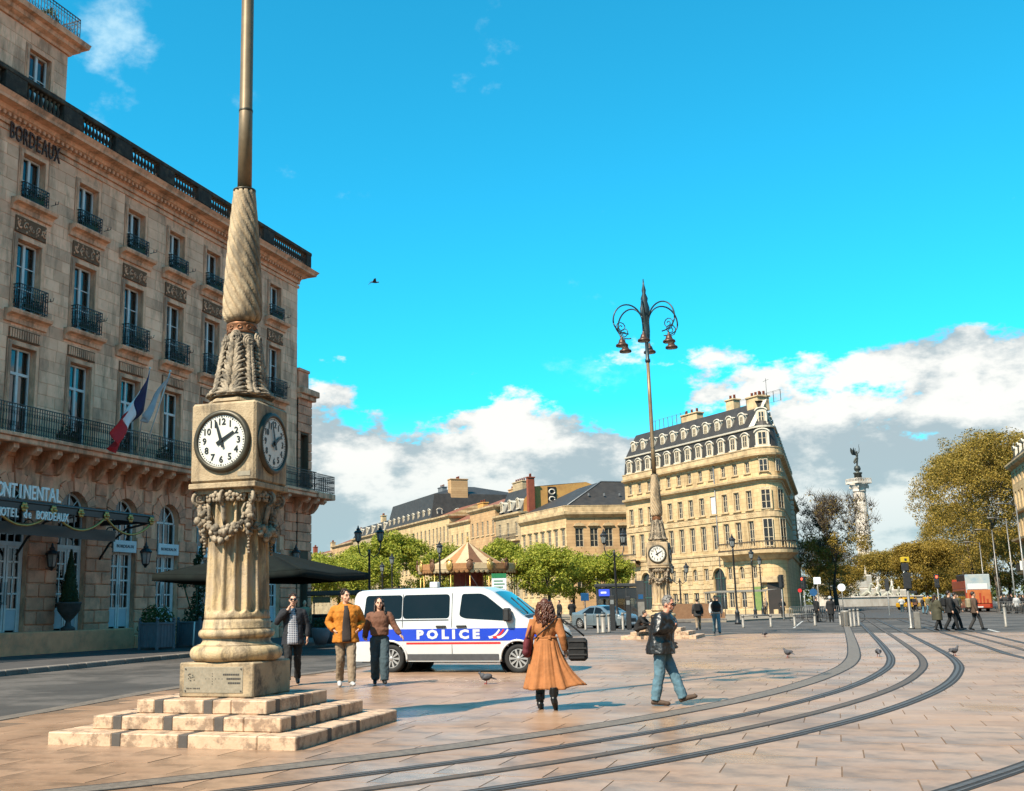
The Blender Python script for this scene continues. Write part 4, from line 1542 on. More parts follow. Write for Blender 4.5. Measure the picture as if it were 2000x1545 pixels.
# ------------------------------------------------------------------ flags on the balcony
def flag(base, tip, label, mats, hoist, fly, seed):
    b, t_ = Vector(base), Vector(tip)
    root = thing('flag', label, 'flag', hp(*b), R(68.5), 'flags on the hotel balcony')
    d = t_ - b
    m = MB(); m.tube([(0, 0, 0), d], [.035, .022], 8); m.ell(d, .05, 8, 6); m.build('flag_pole', 'white_joinery', root)
    un = d.normalized()
    flyv = Vector((-.62, .10, -1)).normalized()
    n = len(mats)
    for s in range(n):
        c = MB()

        def fn(u, v):
            f = (s + u) / n * fly
            p = d - un * (.06 + v * hoist * (1 - .12 * f))
            sag = Vector((-.10, 0, -.14)) * (v * (1 - v)) * 2 * f
            w = .09 * f * sin(v * 9 + f * 1.3 + seed) + .06 * sin(f * 3.1 + seed)
            side = un.cross(flyv).normalized()
            # the folds gather towards the fly end
            p = p + flyv * f + side * w + sag - (d - un * hoist * .5 - p) * .0
            mid = d - un * hoist * .5 + flyv * f
            return mid + (p - mid) * (1 - .16 * f / fly * 1.4)
        c.grid(fn, 8, 16)
        o = c.build('flag_stripe', mats[s], root)
        sol = o.modifiers.new('thick', 'SOLIDIFY'); sol.thickness = 0.006
    return root


flag((-15.2, -1.0, 7.75), (-16.65, -2.6, 11.0), 'blue, white and red striped flag hanging from slanted balcony pole', ['flag_blue', 'flag_white', 'flag_red'], 1.75, 3.0, 0.3)
flag((-14.8, -1.0, 7.75), (-15.3, -2.6, 11.15), 'furled pale grey flag beside the striped one', ['flag_grey'], .42, 2.3, 1.9)
# ------------------------------------------------------------------ buildings across the square
mat('joinery_cream', (0.80, 0.66, 0.46), (0.62, 0.5, 0.34), 3, 0.6)
mat('lime_sunny', (0.98, 0.71, 0.38), (0.82, 0.57, 0.29), 0.5, 0.85, bump=0.2, bscale=8, brick=(1.1, .48), stain=(0.30, 0.20, 0.10), stain_amt=0.65, stain_scale=0.5, streak=True)
mat('lime_sunny_trim', (0.90, 0.66, 0.38), (0.64, 0.45, 0.24), 0.8, 0.85, stain=(0.20, 0.14, 0.08), stain_amt=0.6, stain_scale=0.8)
mat('lime_pink', (0.84, 0.54, 0.27), (0.68, 0.41, 0.20), 0.5, 0.85, brick=(1.1, .48), stain=(0.26, 0.17, 0.10), stain_amt=0.5, stain_scale=0.35, streak=True)
mat('lime_grey', (0.72, 0.56, 0.34), (0.55, 0.41, 0.24), 0.6, 0.85, brick=(1.1, .48), stain=(0.20, 0.15, 0.10), stain_amt=0.5, stain_scale=0.4)
mat('ochre_render', (0.88, 0.47, 0.13), (0.74, 0.37, 0.11), 0.6, 0.9, stain=(0.32, 0.17, 0.07), stain_amt=0.5, stain_scale=0.5)
mat('brick_red', (0.38, 0.10, 0.05), (0.28, 0.07, 0.04), 2, 0.9)
mat('slate', (0.060, 0.050, 0.042), (0.034, 0.029, 0.026), 1.2, 0.6, bump=0.3, bscale=6, stain=(0.075, 0.07, 0.065), stain_amt=0.5, stain_scale=0.6)
mat('roof_tile', (0.34, 0.12, 0.06), (0.22, 0.08, 0.045), 1.5, 0.85)
mat('white_stone', (0.88, 0.80, 0.66), (0.70, 0.62, 0.50), 2, 0.8)
mat('far_glass', (0.025, 0.03, 0.035), (0.05, 0.055, 0.06), 0.35, 0.12, spec=0.6)
mat('zinc', (0.30, 0.31, 0.32), (0.22, 0.23, 0.24), 1, 0.5, metal=0.3)
mat('shop_dark', (0.05, 0.035, 0.03), (0.03, 0.025, 0.02), 1, 0.5)
mat('shop_green', (0.05, 0.13, 0.11), (0.04, 0.1, 0.09), 2, 0.4)
mat('poster_green', (0.16, 0.30, 0.08), (0.3, 0.36, 0.12), 3, 0.6)


def sweep(path, prof, mb=None, mi=0, closed=False, smooth=False):
    """profile (outward offset, z) carried along a plan path; building lies to the left of the path"""
    mb = mb or MB()
    P = [Vector((p[0], p[1])) for p in path]
    n = len(P); k = len(prof)
    vs = []
    for i in range(n):
        t0 = (P[i] - P[i - 1]) if (i > 0 or closed) else None
        t1 = (P[(i + 1) % n] - P[i]) if (i < n - 1 or closed) else None
        n0 = Vector((t0.y, -t0.x)).normalized() if t0 is not None else None
        n1 = Vector((t1.y, -t1.x)).normalized() if t1 is not None else None
        if n0 is None: nn = n1
        elif n1 is None: nn = n0
        else:
            nn = (n0 + n1); nn.normalize()
            nn = nn / max(.35, nn.dot(n0))
        for o, z in prof:
            vs.append((P[i].x + nn.x * o, P[i].y + nn.y * o, z))
    fs = []
    for i in range(n if closed else n - 1):
        j = (i + 1) % n
        for q_ in range(k - 1):
            fs.append((i * k + q_, j * k + q_, j * k + q_ + 1, i * k + q_ + 1))
    mb.add(vs, fs, mi, smooth)
    return mb


def far_window_meshes(w, h, fmat='joinery_cream', arch=False, shut=False, bars=2):
    f = MB(); t = .09
    f.box(-w / 2, -w / 2 + t, -.04, .04, 0, h); f.box(w / 2 - t, w / 2, -.04, .04, 0, h)
    f.box(-w / 2 + t, w / 2 - t, -.04, .04, h - t, h); f.box(-w / 2 + t, w / 2 - t, -.04, .04, 0, t)
    f.box(-.045, .045, -.04, .04, t, h - t)
    for k in range(1, bars + 1):
        z = h * k / (bars + 1)
        f.box(-w / 2 + t, -.045, -.03, .03, z - .025, z + .025); f.box(.045, w / 2 - t, -.03, .03, z - .025, z + .025)
    p = MB()
    p.add([(-w / 2 + .02, .0, .02), (w / 2 - .02, .0, .02), (w / 2 - .02, .0, h - .02), (-w / 2 + .02, .0, h - .02)], [(0, 1, 2, 3)])
    return f.mesh('window', fmat), p.mesh('pane', 'far_glass')


def place_window(ms, parent, loc, rz=0.0):
    o = link('window', ms[0], parent, loc, rz)
    link('pane', ms[1], o)
    return o


def dormer_mb(w, h, d, fm=1):
    """white stone dormer with rounded head; origin at foot, facing -y"""
    m = MB()
    r = w / 2
    outer = [(-r, 0), (r, 0)] + [(r * cos(PI * k / 8), h - r * .62 + r * .62 * sin(PI * k / 8)) for k in range(9)]
    m.prism(outer, 0, d, M=Matrix(((1, 0, 0, 0), (0, 0, 1, 0), (0, 1, 0, 0), (0, 0, 0, 1))))
    m.tube([(r * 1.12 * cos(PI * k / 8), -.06, h - r * .62 + r * .72 * sin(PI * k / 8)) for k in range(9)], .09, 5)
    m.box(-r * 1.15, r * 1.15, -.12, .05, -.02, .14)
    return m


# --- the wedge-shaped corner building
gob = thing('corner_mansion', 'golden wedge-shaped stone mansion with slate mansard roof and white dormers', 'building', (37.31, 125.0, 0.0), R(-67))
LG = 27.7
ra = 1.6
arc = []
for k in range(9):
    a = -PI / 2 + R(137) * k / 8
    arc.append((ra * cos(a), ra + ra * sin(a)))
d2 = Vector((cos(R(137)), sin(R(137))))
E0 = Vector(arc[-1])
path = [(-LG, 0)] + arc + [tuple(E0 + d2 * 50)]
cols = [-LG + 1.35 + k * 2.265 for k in range(12)]
GO = []
for i, x in enumerate(cols):
    GO += [(x - .52, x + .52, 7.75, 10.75, False), (x - .5, x + .5, 12.1, 14.3, False), (x - .42, x + .42, 16.35, 17.75, False)]
big_arch = [cols[1] + .6, cols[8] + .3]
for x in big_arch:
    GO.append((x - 1.15, x + 1.15, 0.35, 5.5, True))
small = [x for x in cols if all(abs(x - b) > 1.9 for b in big_arch)]
for k, x in enumerate(small):
    GO += [(x - .45, x + .45, 4.1, 5.6, k % 3 == 1), (x - .55, x + .55, 0.8, 2.7, False)]
m = MB(); wall_mb(m, -LG, 0, 0, 18.4, GO, depth=.3)
sweep(path[1:], [(0, 0), (0, 18.4)], m)
m.add([(-LG, 0, 0), (-LG, 20, 0), (-LG, 20, 18.4), (-LG, 0, 18.4)], [(3, 2, 1, 0)])
m.build('wall', 'lime_sunny', gob)
m = MB(); m.add([(-LG, .31, 0), (0, .31, 0), (0, .31, 18), (-LG, .31, 18)], [(0, 1, 2, 3)]); m.build('interior', 'room_dark', gob)
# ashlar courses of the rusticated ground floor
m = MB()
for a, b, c, d in block_rects(-LG, -.05, .3, 7.0, [(o[0] - .12, o[1] + .12, o[2] - .1, o[3] + .15) for o in GO if o[2] < 7], .55, 1.3, 8):
    m.cbox(a + .02, b - .02, -.07, .0, c + .02, d - .02, .03)
stuff(m.build('rusticated_blocks', 'lime_sunny_trim', gob))
for nm, prof in (('plinth', [(0.02, 0), (.14, 0), (.14, .6), (.02, .68)]),
                 ('string_course', [(0, 7.0), (.16, 7.05), (.22, 7.3), (.0, 7.36)]),
                 ('letter_band', [(0, 11.05), (.10, 11.1), (.10, 11.72), (.16, 11.78), (.0, 11.84)]),
                 ('cornice', [(0, 15.05), (.12, 15.1), (.18, 15.3), (.52, 15.42), (.58, 15.66), (0, 15.8)]),
                 ('eaves_cornice', [(0, 18.0), (.12, 18.05), (.5, 18.22), (.56, 18.45), (0, 18.5)]),
                 ('parapet', [(.30, 18.48), (.30, 19.05), (.36, 19.08), (.36, 19.2), (.08, 19.2), (.08, 18.48)])):
    sweep(path, prof).build(nm, 'lime_sunny_trim', gob)
m = MB(); sweep(path, [(.02, 19.0), (-.35, 21.55)], m)
mans = m.build('mansard', 'slate', gob)
sweep(path, [(-.33, 21.5), (-.15, 21.55), (-.12, 21.72), (-.4, 21.8)]).build('mansard_band', 'white_stone', gob)
m = MB(); sweep(path, [(-.4, 21.75), (-2.3, 25.0)], m)
top = [v for v in m.v[1::2]]
m.add(top, [tuple(range(len(top)))])
m.add([(-LG + .4, .4, 21.75), (-LG + 2, 20, 21.75), (-LG + 2.5, 20, 25), (-LG + 2.3, 2.3, 25)], [(3, 2, 1, 0)])
m.add([(-LG, 0, 18.5), (-LG, 20, 18.5), (-LG + .4, 20, 21.75), (-LG + .4, .4, 21.75)], [(3, 2, 1, 0)])
m.build('upper_roof', 'slate', gob)
ms1, ms2, ms3 = far_window_meshes(1.02, 2.96), far_window_meshes(.98, 2.16), far_window_meshes(.82, 1.36, bars=1)
ms4, ms5 = far_window_meshes(.88, 1.46, bars=1), far_window_meshes(1.08, 1.86, bars=1)
sur_a = frame_mb(1.06, 3.0, .13, -.05).mesh('window_surround', 'lime_sunny_trim')
sur_b = frame_mb(1.02, 2.2, .13, -.05).mesh('window_surround', 'lime_sunny_trim')
hood_s = MB(); hood_s.tube([(.62 * cos(PI * k / 8), -.08, .26 * sin(PI * k / 8)) for k in range(9)], .075, 5); hood_s.box(-.66, .66, -.14, 0, -1.62, -1.5)
hood_sm = hood_s.mesh('arched_hood', 'lime_sunny_trim')
sill = MB(); sill.box(-.75, .75, -.2, 0, -.16, 0); sillm = sill.mesh('sill', 'lime_sunny_trim')
blind = MB(); blind.box(-.46, .46, .06, .09, .05, 2.1); blindm = blind.mesh('shutter', 'white_joinery')
scal = MB()
qs = random.Random(77)
for k in range(4):
    scal.tube([(-.5 + k * .33 + .12 * cos(t), -.11, .16 * sin(t)) for t in [i * .7 for i in range(9)]], .035, 4)
scalm = scal.mesh('carved_swag', 'lime_sunny_trim')
for i, x in enumerate(cols):
    place_window(ms1, gob, (x, .18, 7.77)); place_window(ms2, gob, (x, .18, 12.12)); place_window(ms3, gob, (x, .18, 16.37))
    link('window_surround', sur_a, gob, (x, 0, 7.75)); link('window_surround', sur_b, gob, (x, 0, 12.1))
    link('arched_hood', hood_sm, gob, (x, 0, 17.85)); link('sill', sillm, gob, (x, 0, 12.1)); link('carved_swag', scalm, gob, (x, 0, 11.42))
    if i == 8:
        link('shutter', blindm, gob, (x, 0, 12.12))
for k, x in enumerate(small):
    place_window(ms4, gob, (x, .2, 4.12)); place_window(ms5, gob, (x, .2, .82))
for x in big_arch:
    f = MB()
    f.tube([(1.1 * cos(PI * k / 12), 0, 4.0 + 1.1 * sin(PI * k / 12)) for k in range(13)], .06, 4)
    for xx in (-.4, .4): f.box(xx - .03, xx + .03, -.03, .03, 0, 4.9)
    for zz in (1.9, 4.0): f.box(-1.12, 1.12, -.04, .04, zz - .06, zz + .06)
    o = f.build('arched_window', 'shop_green', gob, (x, .2, .36))
    p = MB(); p.add([(-1.13, .02, 0), (1.13, .02, 0), (1.13, .02, 4.0)] + [(1.13 * cos(PI * k / 12), .02, 4.0 + 1.13 * sin(PI * k / 12)) for k in range(1, 12)] + [(-1.13, .02, 4.0)], [tuple(range(15))]); p.build('pane', 'far_glass', o)
    m = MB()
    m.tube([(1.28 * cos(PI * k / 14), -.08, 4.36 + 1.28 * sin(PI * k / 14)) for k in range(15)], .11, 5); m.build('arch_mould', 'lime_sunny_trim', gob, (x, 0, 0))
# rounded corner: tall windows, balcony, door
amid = -PI / 2 + R(137) / 2


def on_arc(frac, out=0.0):
    a = -PI / 2 + R(137) * frac
    return Vector(((ra + out) * cos(a), ra + (ra + out) * sin(a), 0)), a + PI / 2


for frac in (.30, .78):
    p, rz = on_arc(frac, .05)
    for ms, z in ((far_window_meshes(1.15, 3.2), 7.7), (far_window_meshes(1.1, 2.5), 12.0), (far_window_meshes(1.0, 1.5, bars=1), 16.3)):
        place_window(ms, gob, (p.x, p.y, z), rz)
    link('arched_hood', hood_sm, gob, (p.x, p.y, 17.9), rz)
    link('window_surround', sur_b, gob, (p.x, p.y, 12.0), rz)
big = [(-6.5, 0), (-.2, 0)] + arc[1:] + [tuple(E0 + d2 * 3)]
sweep(big, [(0, 6.2), (.3, 6.3), (.75, 6.75), (1.15, 6.95), (1.2, 7.3), (0, 7.32)]).build('balcony', 'lime_sunny_trim', gob)
m = sweep(big, [(1.08, 7.32), (1.08, 7.5), (1.0, 7.5)]); sweep(big, [(1.12, 8.2), (1.12, 8.34), (.96, 8.34), (.96, 8.2)], m); m.build('balcony_coping', 'soot_stone', gob)
bb = bal.mesh('baluster', 'lime_sunny_trim')
for k in range(22):
    x = -6.4 + k * .30
    o = link('baluster', bb, gob, (x, -1.04, 7.5)); o.scale = (1, 1, 1.08)
for k in range(16):
    p, rz = on_arc(k / 15, 1.04); o = link('baluster', bb, gob, (p.x, p.y, 7.5)); o.scale = (1, 1, 1.08)
sbal = [(-LG - .2, 0), (-LG + 3.2, 0)]
sweep(sbal, [(0, 6.4), (.4, 6.6), (1.0, 6.9), (1.05, 7.2), (0, 7.22)]).build('balcony', 'lime_sunny_trim', gob)
m = sweep(sbal, [(.95, 8.0), (1.0, 8.0), (1.0, 8.15), (.85, 8.15), (.85, 8.0)]); m.box(-LG - .2, -LG + 3.2, -1.0, -.9, 7.22, 7.4); m.build('balcony_coping', 'soot_stone', gob)
for k in range(11):
    o = link('baluster', bb, gob, (-LG + k * .31, -.94, 7.38)); o.scale = (1, 1, .98)
p, rz = on_arc(.34, .06)
m = MB(); m.box(-.75, .75, -.05, .05, .1, 3.6); m.build('corner_door', 'shop_dark', gob, (p.x, p.y, 0), rz)
p, rz = on_arc(.0, .04)
m = MB(); m.cbox(-.7, .7, -.12, 0, .5, 3.2, .02); o = m.build('poster', 'poster_green', gob, (p.x - .9, p.y, 0), rz)
m = MB(); m.cbox(-1.2, 1.2, -.45, 0, 3.6, 4.3, .05); m.build('door_hood', 'lime_sunny_trim', gob, on_arc(.2, .02)[0], on_arc(.2)[1])
# right-hand street face, mostly in shade
rz2 = R(137)
for k in range(15):
    for ms, z in ((ms1, 7.77), (ms2, 12.12), (ms3, 16.37)):
        p = E0 + d2 * (2.2 + k * 3.0)
        nrm = Vector((d2.y, -d2.x))
        pp = p + nrm * .05
        place_window(ms, gob, (pp.x, pp.y, z), rz2)
sg = MB()
for k in range(12):
    sg.cbox(-.22, .22, -.9, -.5, 7.0 + k * .62, 7.45 + k * .62, .03)
sg.box(-.06, .06, -.75, -.65, 6.9, 14.6); sg.box(-.06, .06, -.7, 0, 7.2, 7.3); sg.box(-.06, .06, -.7, 0, 14.2, 14.3)
p = E0 + d2 * 9
sg.build('vertical_sign', 'white_stone', gob, (p.x, p.y, 0), rz2)
# dormers
dl = dormer_mb(1.25, 1.85, 1.3); dlm = dl.mesh('dormer', 'white_stone')
du = dormer_mb(1.0, 1.75, 1.6); dum = du.mesh('dormer', 'white_stone')
wl, wu = far_window_meshes(.82, 1.45, bars=1), far_window_meshes(.6, 1.25, bars=1)
for x in cols:
    o = link('dormer', dlm, gob, (x, .02, 19.25)); w = link('window', wl[0], o, (0, -.03, .16)); w2 = link('pane', wl[1], o, (0, -.02, .16))
for k in range(11):
    x = -LG + 1.4 + k * 2.35
    o = link('dormer', dum, gob, (x, .85, 22.05)); w = link('window', wu[0], o, (0, -.03, .15)); w2 = link('pane', wu[1], o, (0, -.02, .15))
    m = MB(); m.add([(-.6, .2, 1.5), (.6, .2, 1.5), (.45, 1.9, 1.9), (-.45, 1.9, 1.9)], [(0, 1, 2, 3)]); m.build('dormer_roof', 'slate', o)
for fr, dm_, z, o_ in ((.32, dlm, 19.25, -.1), (.32, dum, 22.0, -.9)):
    p, rz = on_arc(fr, o_); oo = link('dormer', dm_, gob, (p.x, p.y, z), rz)
    oo.scale = (1.25, 1, 1.1); ws = wl if z < 20 else wu
    link('window', ws[0], oo, (0, -.03, .16)); link('pane', ws[1], oo, (0, -.02, .16))
for k in range(14):
    p = E0 + d2 * (2.5 + k * 3.1) - Vector((d2.y, -d2.x)) * .05
    link('dormer', dlm, gob, (p.x, p.y, 19.25), rz2)
    p = p - Vector((d2.y, -d2.x)) * .8
    link('dormer', dum, gob, (p.x, p.y, 22.05), rz2)
# bright stone gable strip at the corner roof, chimneys, roof rail
def chimney(parent, x, y, z, w, d, h, mt='lime_sunny_trim', pots=3, rz=0.0):
    m = MB(); m.cbox(-w / 2, w / 2, -d / 2, d / 2, 0, h, .05); m.cbox(-w / 2 - .12, w / 2 + .12, -d / 2 - .12, d / 2 + .12, h, h + .22, .05)
    o = m.build('chimney', mt, parent, (x, y, z), rz)
    for k in range(pots):
        c = MB(); c.lathe([(.17, 0), (.14, .5), (.18, .55)], 8); c.build('chimney_pot', 'brick_red', o, (-w / 2 + (k + .5) * w / pots, 0, h + .22))
    return o


chimney(gob, -15.6, 3.2, 23.2, 3.4, 1.1, 2.7)
chimney(gob, -8.6, 4.4, 24.6, 1.5, 1.1, 2.0, pots=2)
chimney(gob, -4.2, 5.4, 24.6, 1.3, 1.1, 1.7, pots=2)
chimney(gob, -1.9, 2.5, 23.0, 2.0, 1.3, 2.6, 'lime_sunny_trim')
m = MB(); m.add([(-.9, .25, 21.8), (.2, .2, 21.8), (.4, 2.2, 25.1), (-.6, 2.3, 25.1)], [(0, 1, 2, 3)]); m.build('roof_flashing', 'white_stone', gob)
railing_mb(-24.5, -16.5, 2.8, 25.0, 1.5, 1.0, False, .03).build('roof_railing', 'steel_grey', gob)
railing_mb(-7.0, .5, 4.2, 25.0, 1.4, 1.1, False, .03).build('roof_railing', 'steel_grey', gob)
m = MB(); m.tube([(-7.6, -.1, 0.2), (-7.6, -.1, 18.2)], .07, 6); m.build('downpipe', 'zinc', gob)
for x in (-25.2, -22.5, 5):
    pass
m = MB(); m.tube([(-1.2, 3.6, 25), (-1.2, 3.6, 28.0)], .03, 5); m.tube([(-1.7, 3.6, 27.7), (-.7, 3.6, 27.8)], .02, 4); m.build('aerial', 'iron_black', gob)

# --- the terrace of houses behind the trees
ROWM = (20.41, 170.0, 0.0)
ROWZ = R(-71)
RT = Matrix.Translation(ROWM) @ RZ(ROWZ)
hw_sets = {}


def townhouse(label, x0, x1, eave, wallm, floors, roof, ridge, ncol, wsize=(1.1, 2.0), depth=15, y0=0.0, dorm=0, chim=(), balcony=None, hoods=False, roof_mat='roof_tile'):
    root = thing('town_house', label, 'house', RT @ Vector((x1, y0, 0)), ROWZ, 'terrace of houses beyond the trees')
    L_ = x1 - x0
    ops_ = []
    for z in floors:
        for k in range(ncol):
            x = -L_ + (k + .5) * L_ / ncol
            ops_.append((x - wsize[0] / 2, x + wsize[0] / 2, z, z + wsize[1], False))
    m = MB(); wall_mb(m, -L_, 0, 0, eave, ops_, depth=.28)
    m.add([(0, 0, 0), (0, depth, 0), (0, depth, eave), (0, 0, eave)], [(0, 1, 2, 3)])
    m.add([(-L_, 0, 0), (-L_, depth, 0), (-L_, depth, eave), (-L_, 0, eave)], [(3, 2, 1, 0)])
    m.build('wall', wallm, root)
    m = MB(); m.add([(-L_, .29, 0), (0, .29, 0), (0, .29, eave), (-L_, .29, eave)], [(0, 1, 2, 3)]); m.build('interior', 'room_dark', root)
    ms = far_window_meshes(wsize[0] - .04, wsize[1] - .04)
    hd = MB()
    if hoods:
        hd.prism([(-.95, 0), (.95, 0), (0, .45)], 0, .22, M=Matrix(((1, 0, 0, 0), (0, 0, -1, 0), (0, 1, 0, 0), (0, 0, 0, 1))))
    hd.box(-.8, .8, -.15, 0, -.1 - wsize[1] - .3, -wsize[1] - .26)
    hdm = hd.mesh('window_hood', 'lime_sunny_trim')
    for o in ops_:
        place_window(ms, root, ((o[0] + o[1]) / 2, .14, o[2] + .02))
        link('window_hood', hdm, root, ((o[0] + o[1]) / 2, 0, o[3] + .25))
    m = MB(); sweep([(-L_, depth), (-L_, 0), (0, 0), (0, depth)], [(0, eave - .7), (.12, eave - .65), (.5, eave - .3), (.55, eave), (0, eave + .08)], m); m.build('cornice', 'lime_sunny_trim', root)
    m = MB()
    if roof == 'mansard':
        i1 = 1.2; h1 = (ridge - eave) * .68
        rect = [(-L_, 0), (0, 0), (0, depth), (-L_, depth)]
        sweep(rect, [(.1, eave), (-i1, eave + h1), (-depth * .42, ridge)], m, closed=True)
        m.build('roof', 'slate', root)
        if dorm:
            for k in range(dorm):
                x = -L_ + (k + .5) * L_ / dorm
                o = link('dormer', dlm, root, (x, .15, eave + .35)); link('window', wl[0], o, (0, -.03, .16)); link('pane', wl[1], o, (0, -.02, .16))
            for k in range(3):
                o = link('dormer', dlm, root, (-.15, 2 + k * 4.2, eave + .35), PI / 2); link('pane', wl[1], o, (0, -.02, .16))
    elif roof == 'hip':
        rect = [(-L_, 0), (0, 0), (0, depth), (-L_, depth)]
        sweep(rect, [(.15, eave + .05), (-depth * .47, ridge)], m, closed=True)
        m.build('roof', 'slate', root)
    elif roof == 'gable':
        m.add([(-L_, .2, eave), (0, .2, eave), (0, depth / 2, ridge), (-L_, depth / 2, ridge), (0, depth, eave), (-L_, depth, eave)], [(0, 1, 2, 3), (3, 2, 4, 5)])
        m.build('roof', roof_mat, root)
        m = MB(); m.add([(0, .2, eave), (0, depth, eave), (0, depth / 2, ridge)], [(0, 1, 2)]); m.add([(-L_, .2, eave), (-L_, depth, eave), (-L_, depth / 2, ridge)], [(0, 2, 1)]); m.build('gable', wallm, root)
    for c in chim:
        chimney(root, *c)
    if balcony:
        m = MB(); m.box(-L_ + .3, -.3, -.9, 0, balcony - .25, balcony); m.build('balcony', 'lime_sunny_trim', root)
        railing_mb(-L_ + .3, -.3, -.85, balcony, 1.0, .3, False, .025).build('balcony_railing', 'iron_black', root)
    return root


h1 = townhouse('yellow stone house with low hipped slate roof beside the corner mansion', -18, 0, 16.0, 'lime_sunny', (3.0, 10.6), 'none', 20, 7, (1.15, 2.6), 30, hoods=True)
# its front turns the corner towards the square
FR = 16.0
fd = Vector((cos(R(76)), sin(R(76))))
path1 = [(0, 0), (fd.x * FR, fd.y * FR)]
m = MB(); wall_mb(m, 0, FR, 0, 16, [(1.4 + k * 2.35, 2.7 + k * 2.35, 10.4, 13.4, False) for k in range(6)] + [(1.4 + k * 2.35, 2.7 + k * 2.35, 3.2, 6.2, False) for k in range(6)])
MF = RZ(R(76))
MB().merge(m, MF).build('front_wall', 'lime_pink', h1)
m = MB(); m.add([(0, .36, 0), (FR, .36, 0), (FR, .36, 15), (0, .36, 15)], [(0, 1, 2, 3)]); MB().merge(m, MF).build('interior', 'room_dark', h1)
msf = far_window_meshes(1.26, 2.96)
hd = MB(); hd.prism([(-1.0, 0), (1.0, 0), (.6, .38), (0, .52), (-.6, .38)], 0, .25, M=Matrix(((1, 0, 0, 0), (0, 0, -1, 0), (0, 1, 0, 0), (0, 0, 0, 1)))); hdm2 = hd.mesh('window_hood', 'lime_sunny_trim')
lun = MB(); lun.tube([(.95 * cos(PI * k / 10), -.05, .95 * sin(PI * k / 10)) for k in range(11)], .1, 5); lunm = lun.mesh('arch_mould', 'lime_sunny_trim')
for k in range(6):
    p = MF @ Vector((2.05 + k * 2.35, .16, 10.42)); place_window(msf, h1, p, R(76))
    p = MF @ Vector((2.05 + k * 2.35, .16, 3.22)); place_window(msf, h1, p, R(76))
    link('window_hood', hdm2, h1, MF @ Vector((2.05 + k * 2.35, 0, 13.7)), R(76))
    link('arch_mould', lunm, h1, MF @ Vector((2.05 + k * 2.35, 0, 7.6)), R(76))
P1 = [(-18, 0), (0, 0), tuple((fd * FR))]
sweep(P1, [(0, 15.0), (.12, 15.1), (.55, 15.5), (.6, 15.85), (.1, 16.0)]).build('main_cornice', 'lime_sunny_trim', h1)
sweep(P1, [(.25, 16.0), (.25, 16.75), (.3, 16.8), (.3, 16.92), (.05, 16.92), (.05, 16.0)]).build('parapet', 'lime_sunny_trim', h1)
sweep(P1, [(0, 8.9), (.2, 8.95), (.24, 9.2), (0, 9.25)]).build('string_course', 'lime_sunny_trim', h1)
m = MB()
A_, B_, C_ = Vector((-18, .3, 16.9)), Vector((.0, .3, 16.9)), Vector((fd.x * FR, fd.y * FR, 16.9))
R1_, R2_ = Vector((-11, 8, 21.0)), Vector((-4.6, 8.8, 21.4))
R3_ = Vector((fd.x * FR - 8, fd.y * FR + 2, 21.4))
m.add([A_, B_, R2_, R1_, C_, R3_, Vector((-18, 18, 16.9))], [(0, 1, 2, 3), (1, 4, 5, 2), (0, 3, 6)])
m.build('roof', 'slate', h1)
m = MB(); m.tube([B_ + Vector((0, 0, .05)), R2_ + Vector((0, 0, .05)), R3_ + Vector((0, 0, .05))], .12, 5); m.build('ridge_cap', 'zinc', h1)
sk = MB(); sk.box(-.25, .25, -.05, .05, 0, .4)
skm = sk.mesh('roof_vent', 'zinc')
for k in range(5):
    t = (k + .5) / 5
    p = B_.lerp(C_, t) * .6 + R2_.lerp(R3_, t) * .4
    link('roof_vent', skm, h1, p)
chimney(h1, 4, 14, 19.5, 1.2, 1.0, 2.2)

h2 = townhouse('tall narrow house with ochre party wall and red brick chimney', -29.4, -18.1, 17.6, 'lime_grey', (3.0, 9.5, 13.6), 'none', 22, 3, (1.1, 2.4), 22, balcony=12.9)
m = MB()
m.add([(0, .6, 16.0), (0, 20, 16.0), (0, 20, 20.5), (0, 13, 23.0), (0, 6, 22.2), (0, 2.6, 22.0), (0, .8, 19.6)], [tuple(range(7))])
m.build('party_wall', 'ochre_render', h2)
m = MB(); m.add([(-11.3, .5, 17.6), (-.02, .5, 17.6), (-.02, 2.6, 22), (-11.3, 2.6, 22), (-.02, 13, 23), (-11.3, 13, 23), (-.02, 20, 20.5), (-11.3, 20, 20.5)], [(0, 1, 2, 3), (3, 2, 4, 5), (5, 4, 6, 7)]); m.build('roof', 'slate', h2)
m = MB(); m.add([(-11.3, .5, 17.6), (-11.3, 2.6, 22), (-11.3, 13, 23), (-11.3, 20, 20.5), (-11.3, 20, 17.6)], [tuple(range(5))]); m.build('gable', 'lime_grey', h2)
for k in range(3):
    o = link('dormer', dlm, h2, (-9.4 + k * 3.7, .5, 18.2)); link('window', wl[0], o, (0, -.03, .16)); link('pane', wl[1], o, (0, -.02, .16))
chimney(h2, .4, 2.0, 16.8, .7, 1.3, 6.6, 'brick_red', pots=2)
chimney(h2, -7.5, 3.5, 21.5, 4.5, 1.2, 2.0, 'lime_grey', pots=5)
m = MB(); m.box(.0, .12, 5.4, 7.0, 17.0, 22.0); sgb = m.build('wall_sign', 'shop_dark', h2)
for k in range(4):
    c = MB(); c.tube([(.14, 6.2 + .55 * cos(t), 21.1 - k * 1.3 + .45 * sin(t)) for t in [i * PI / 5 for i in range(11)]], .14, 5); c.build('sign_ring', 'white_stone', sgb)
m = MB(); m.cbox(0, .6, 12.5, 14, 19, 21, .05); m.build('wall_vent', 'brick_red', h2)
townhouse('stone house with attic storey of paired windows left of the ochre wall', -42.6, -29.5, 19.8, 'lime_pink', (3.0, 9.0, 14.6), 'gable', 22.2, 5, (1.0, 2.6), 14, chim=[(-2.5, 5, 20.5, 2.8, 1.2, 2.4, 'lime_pink')])
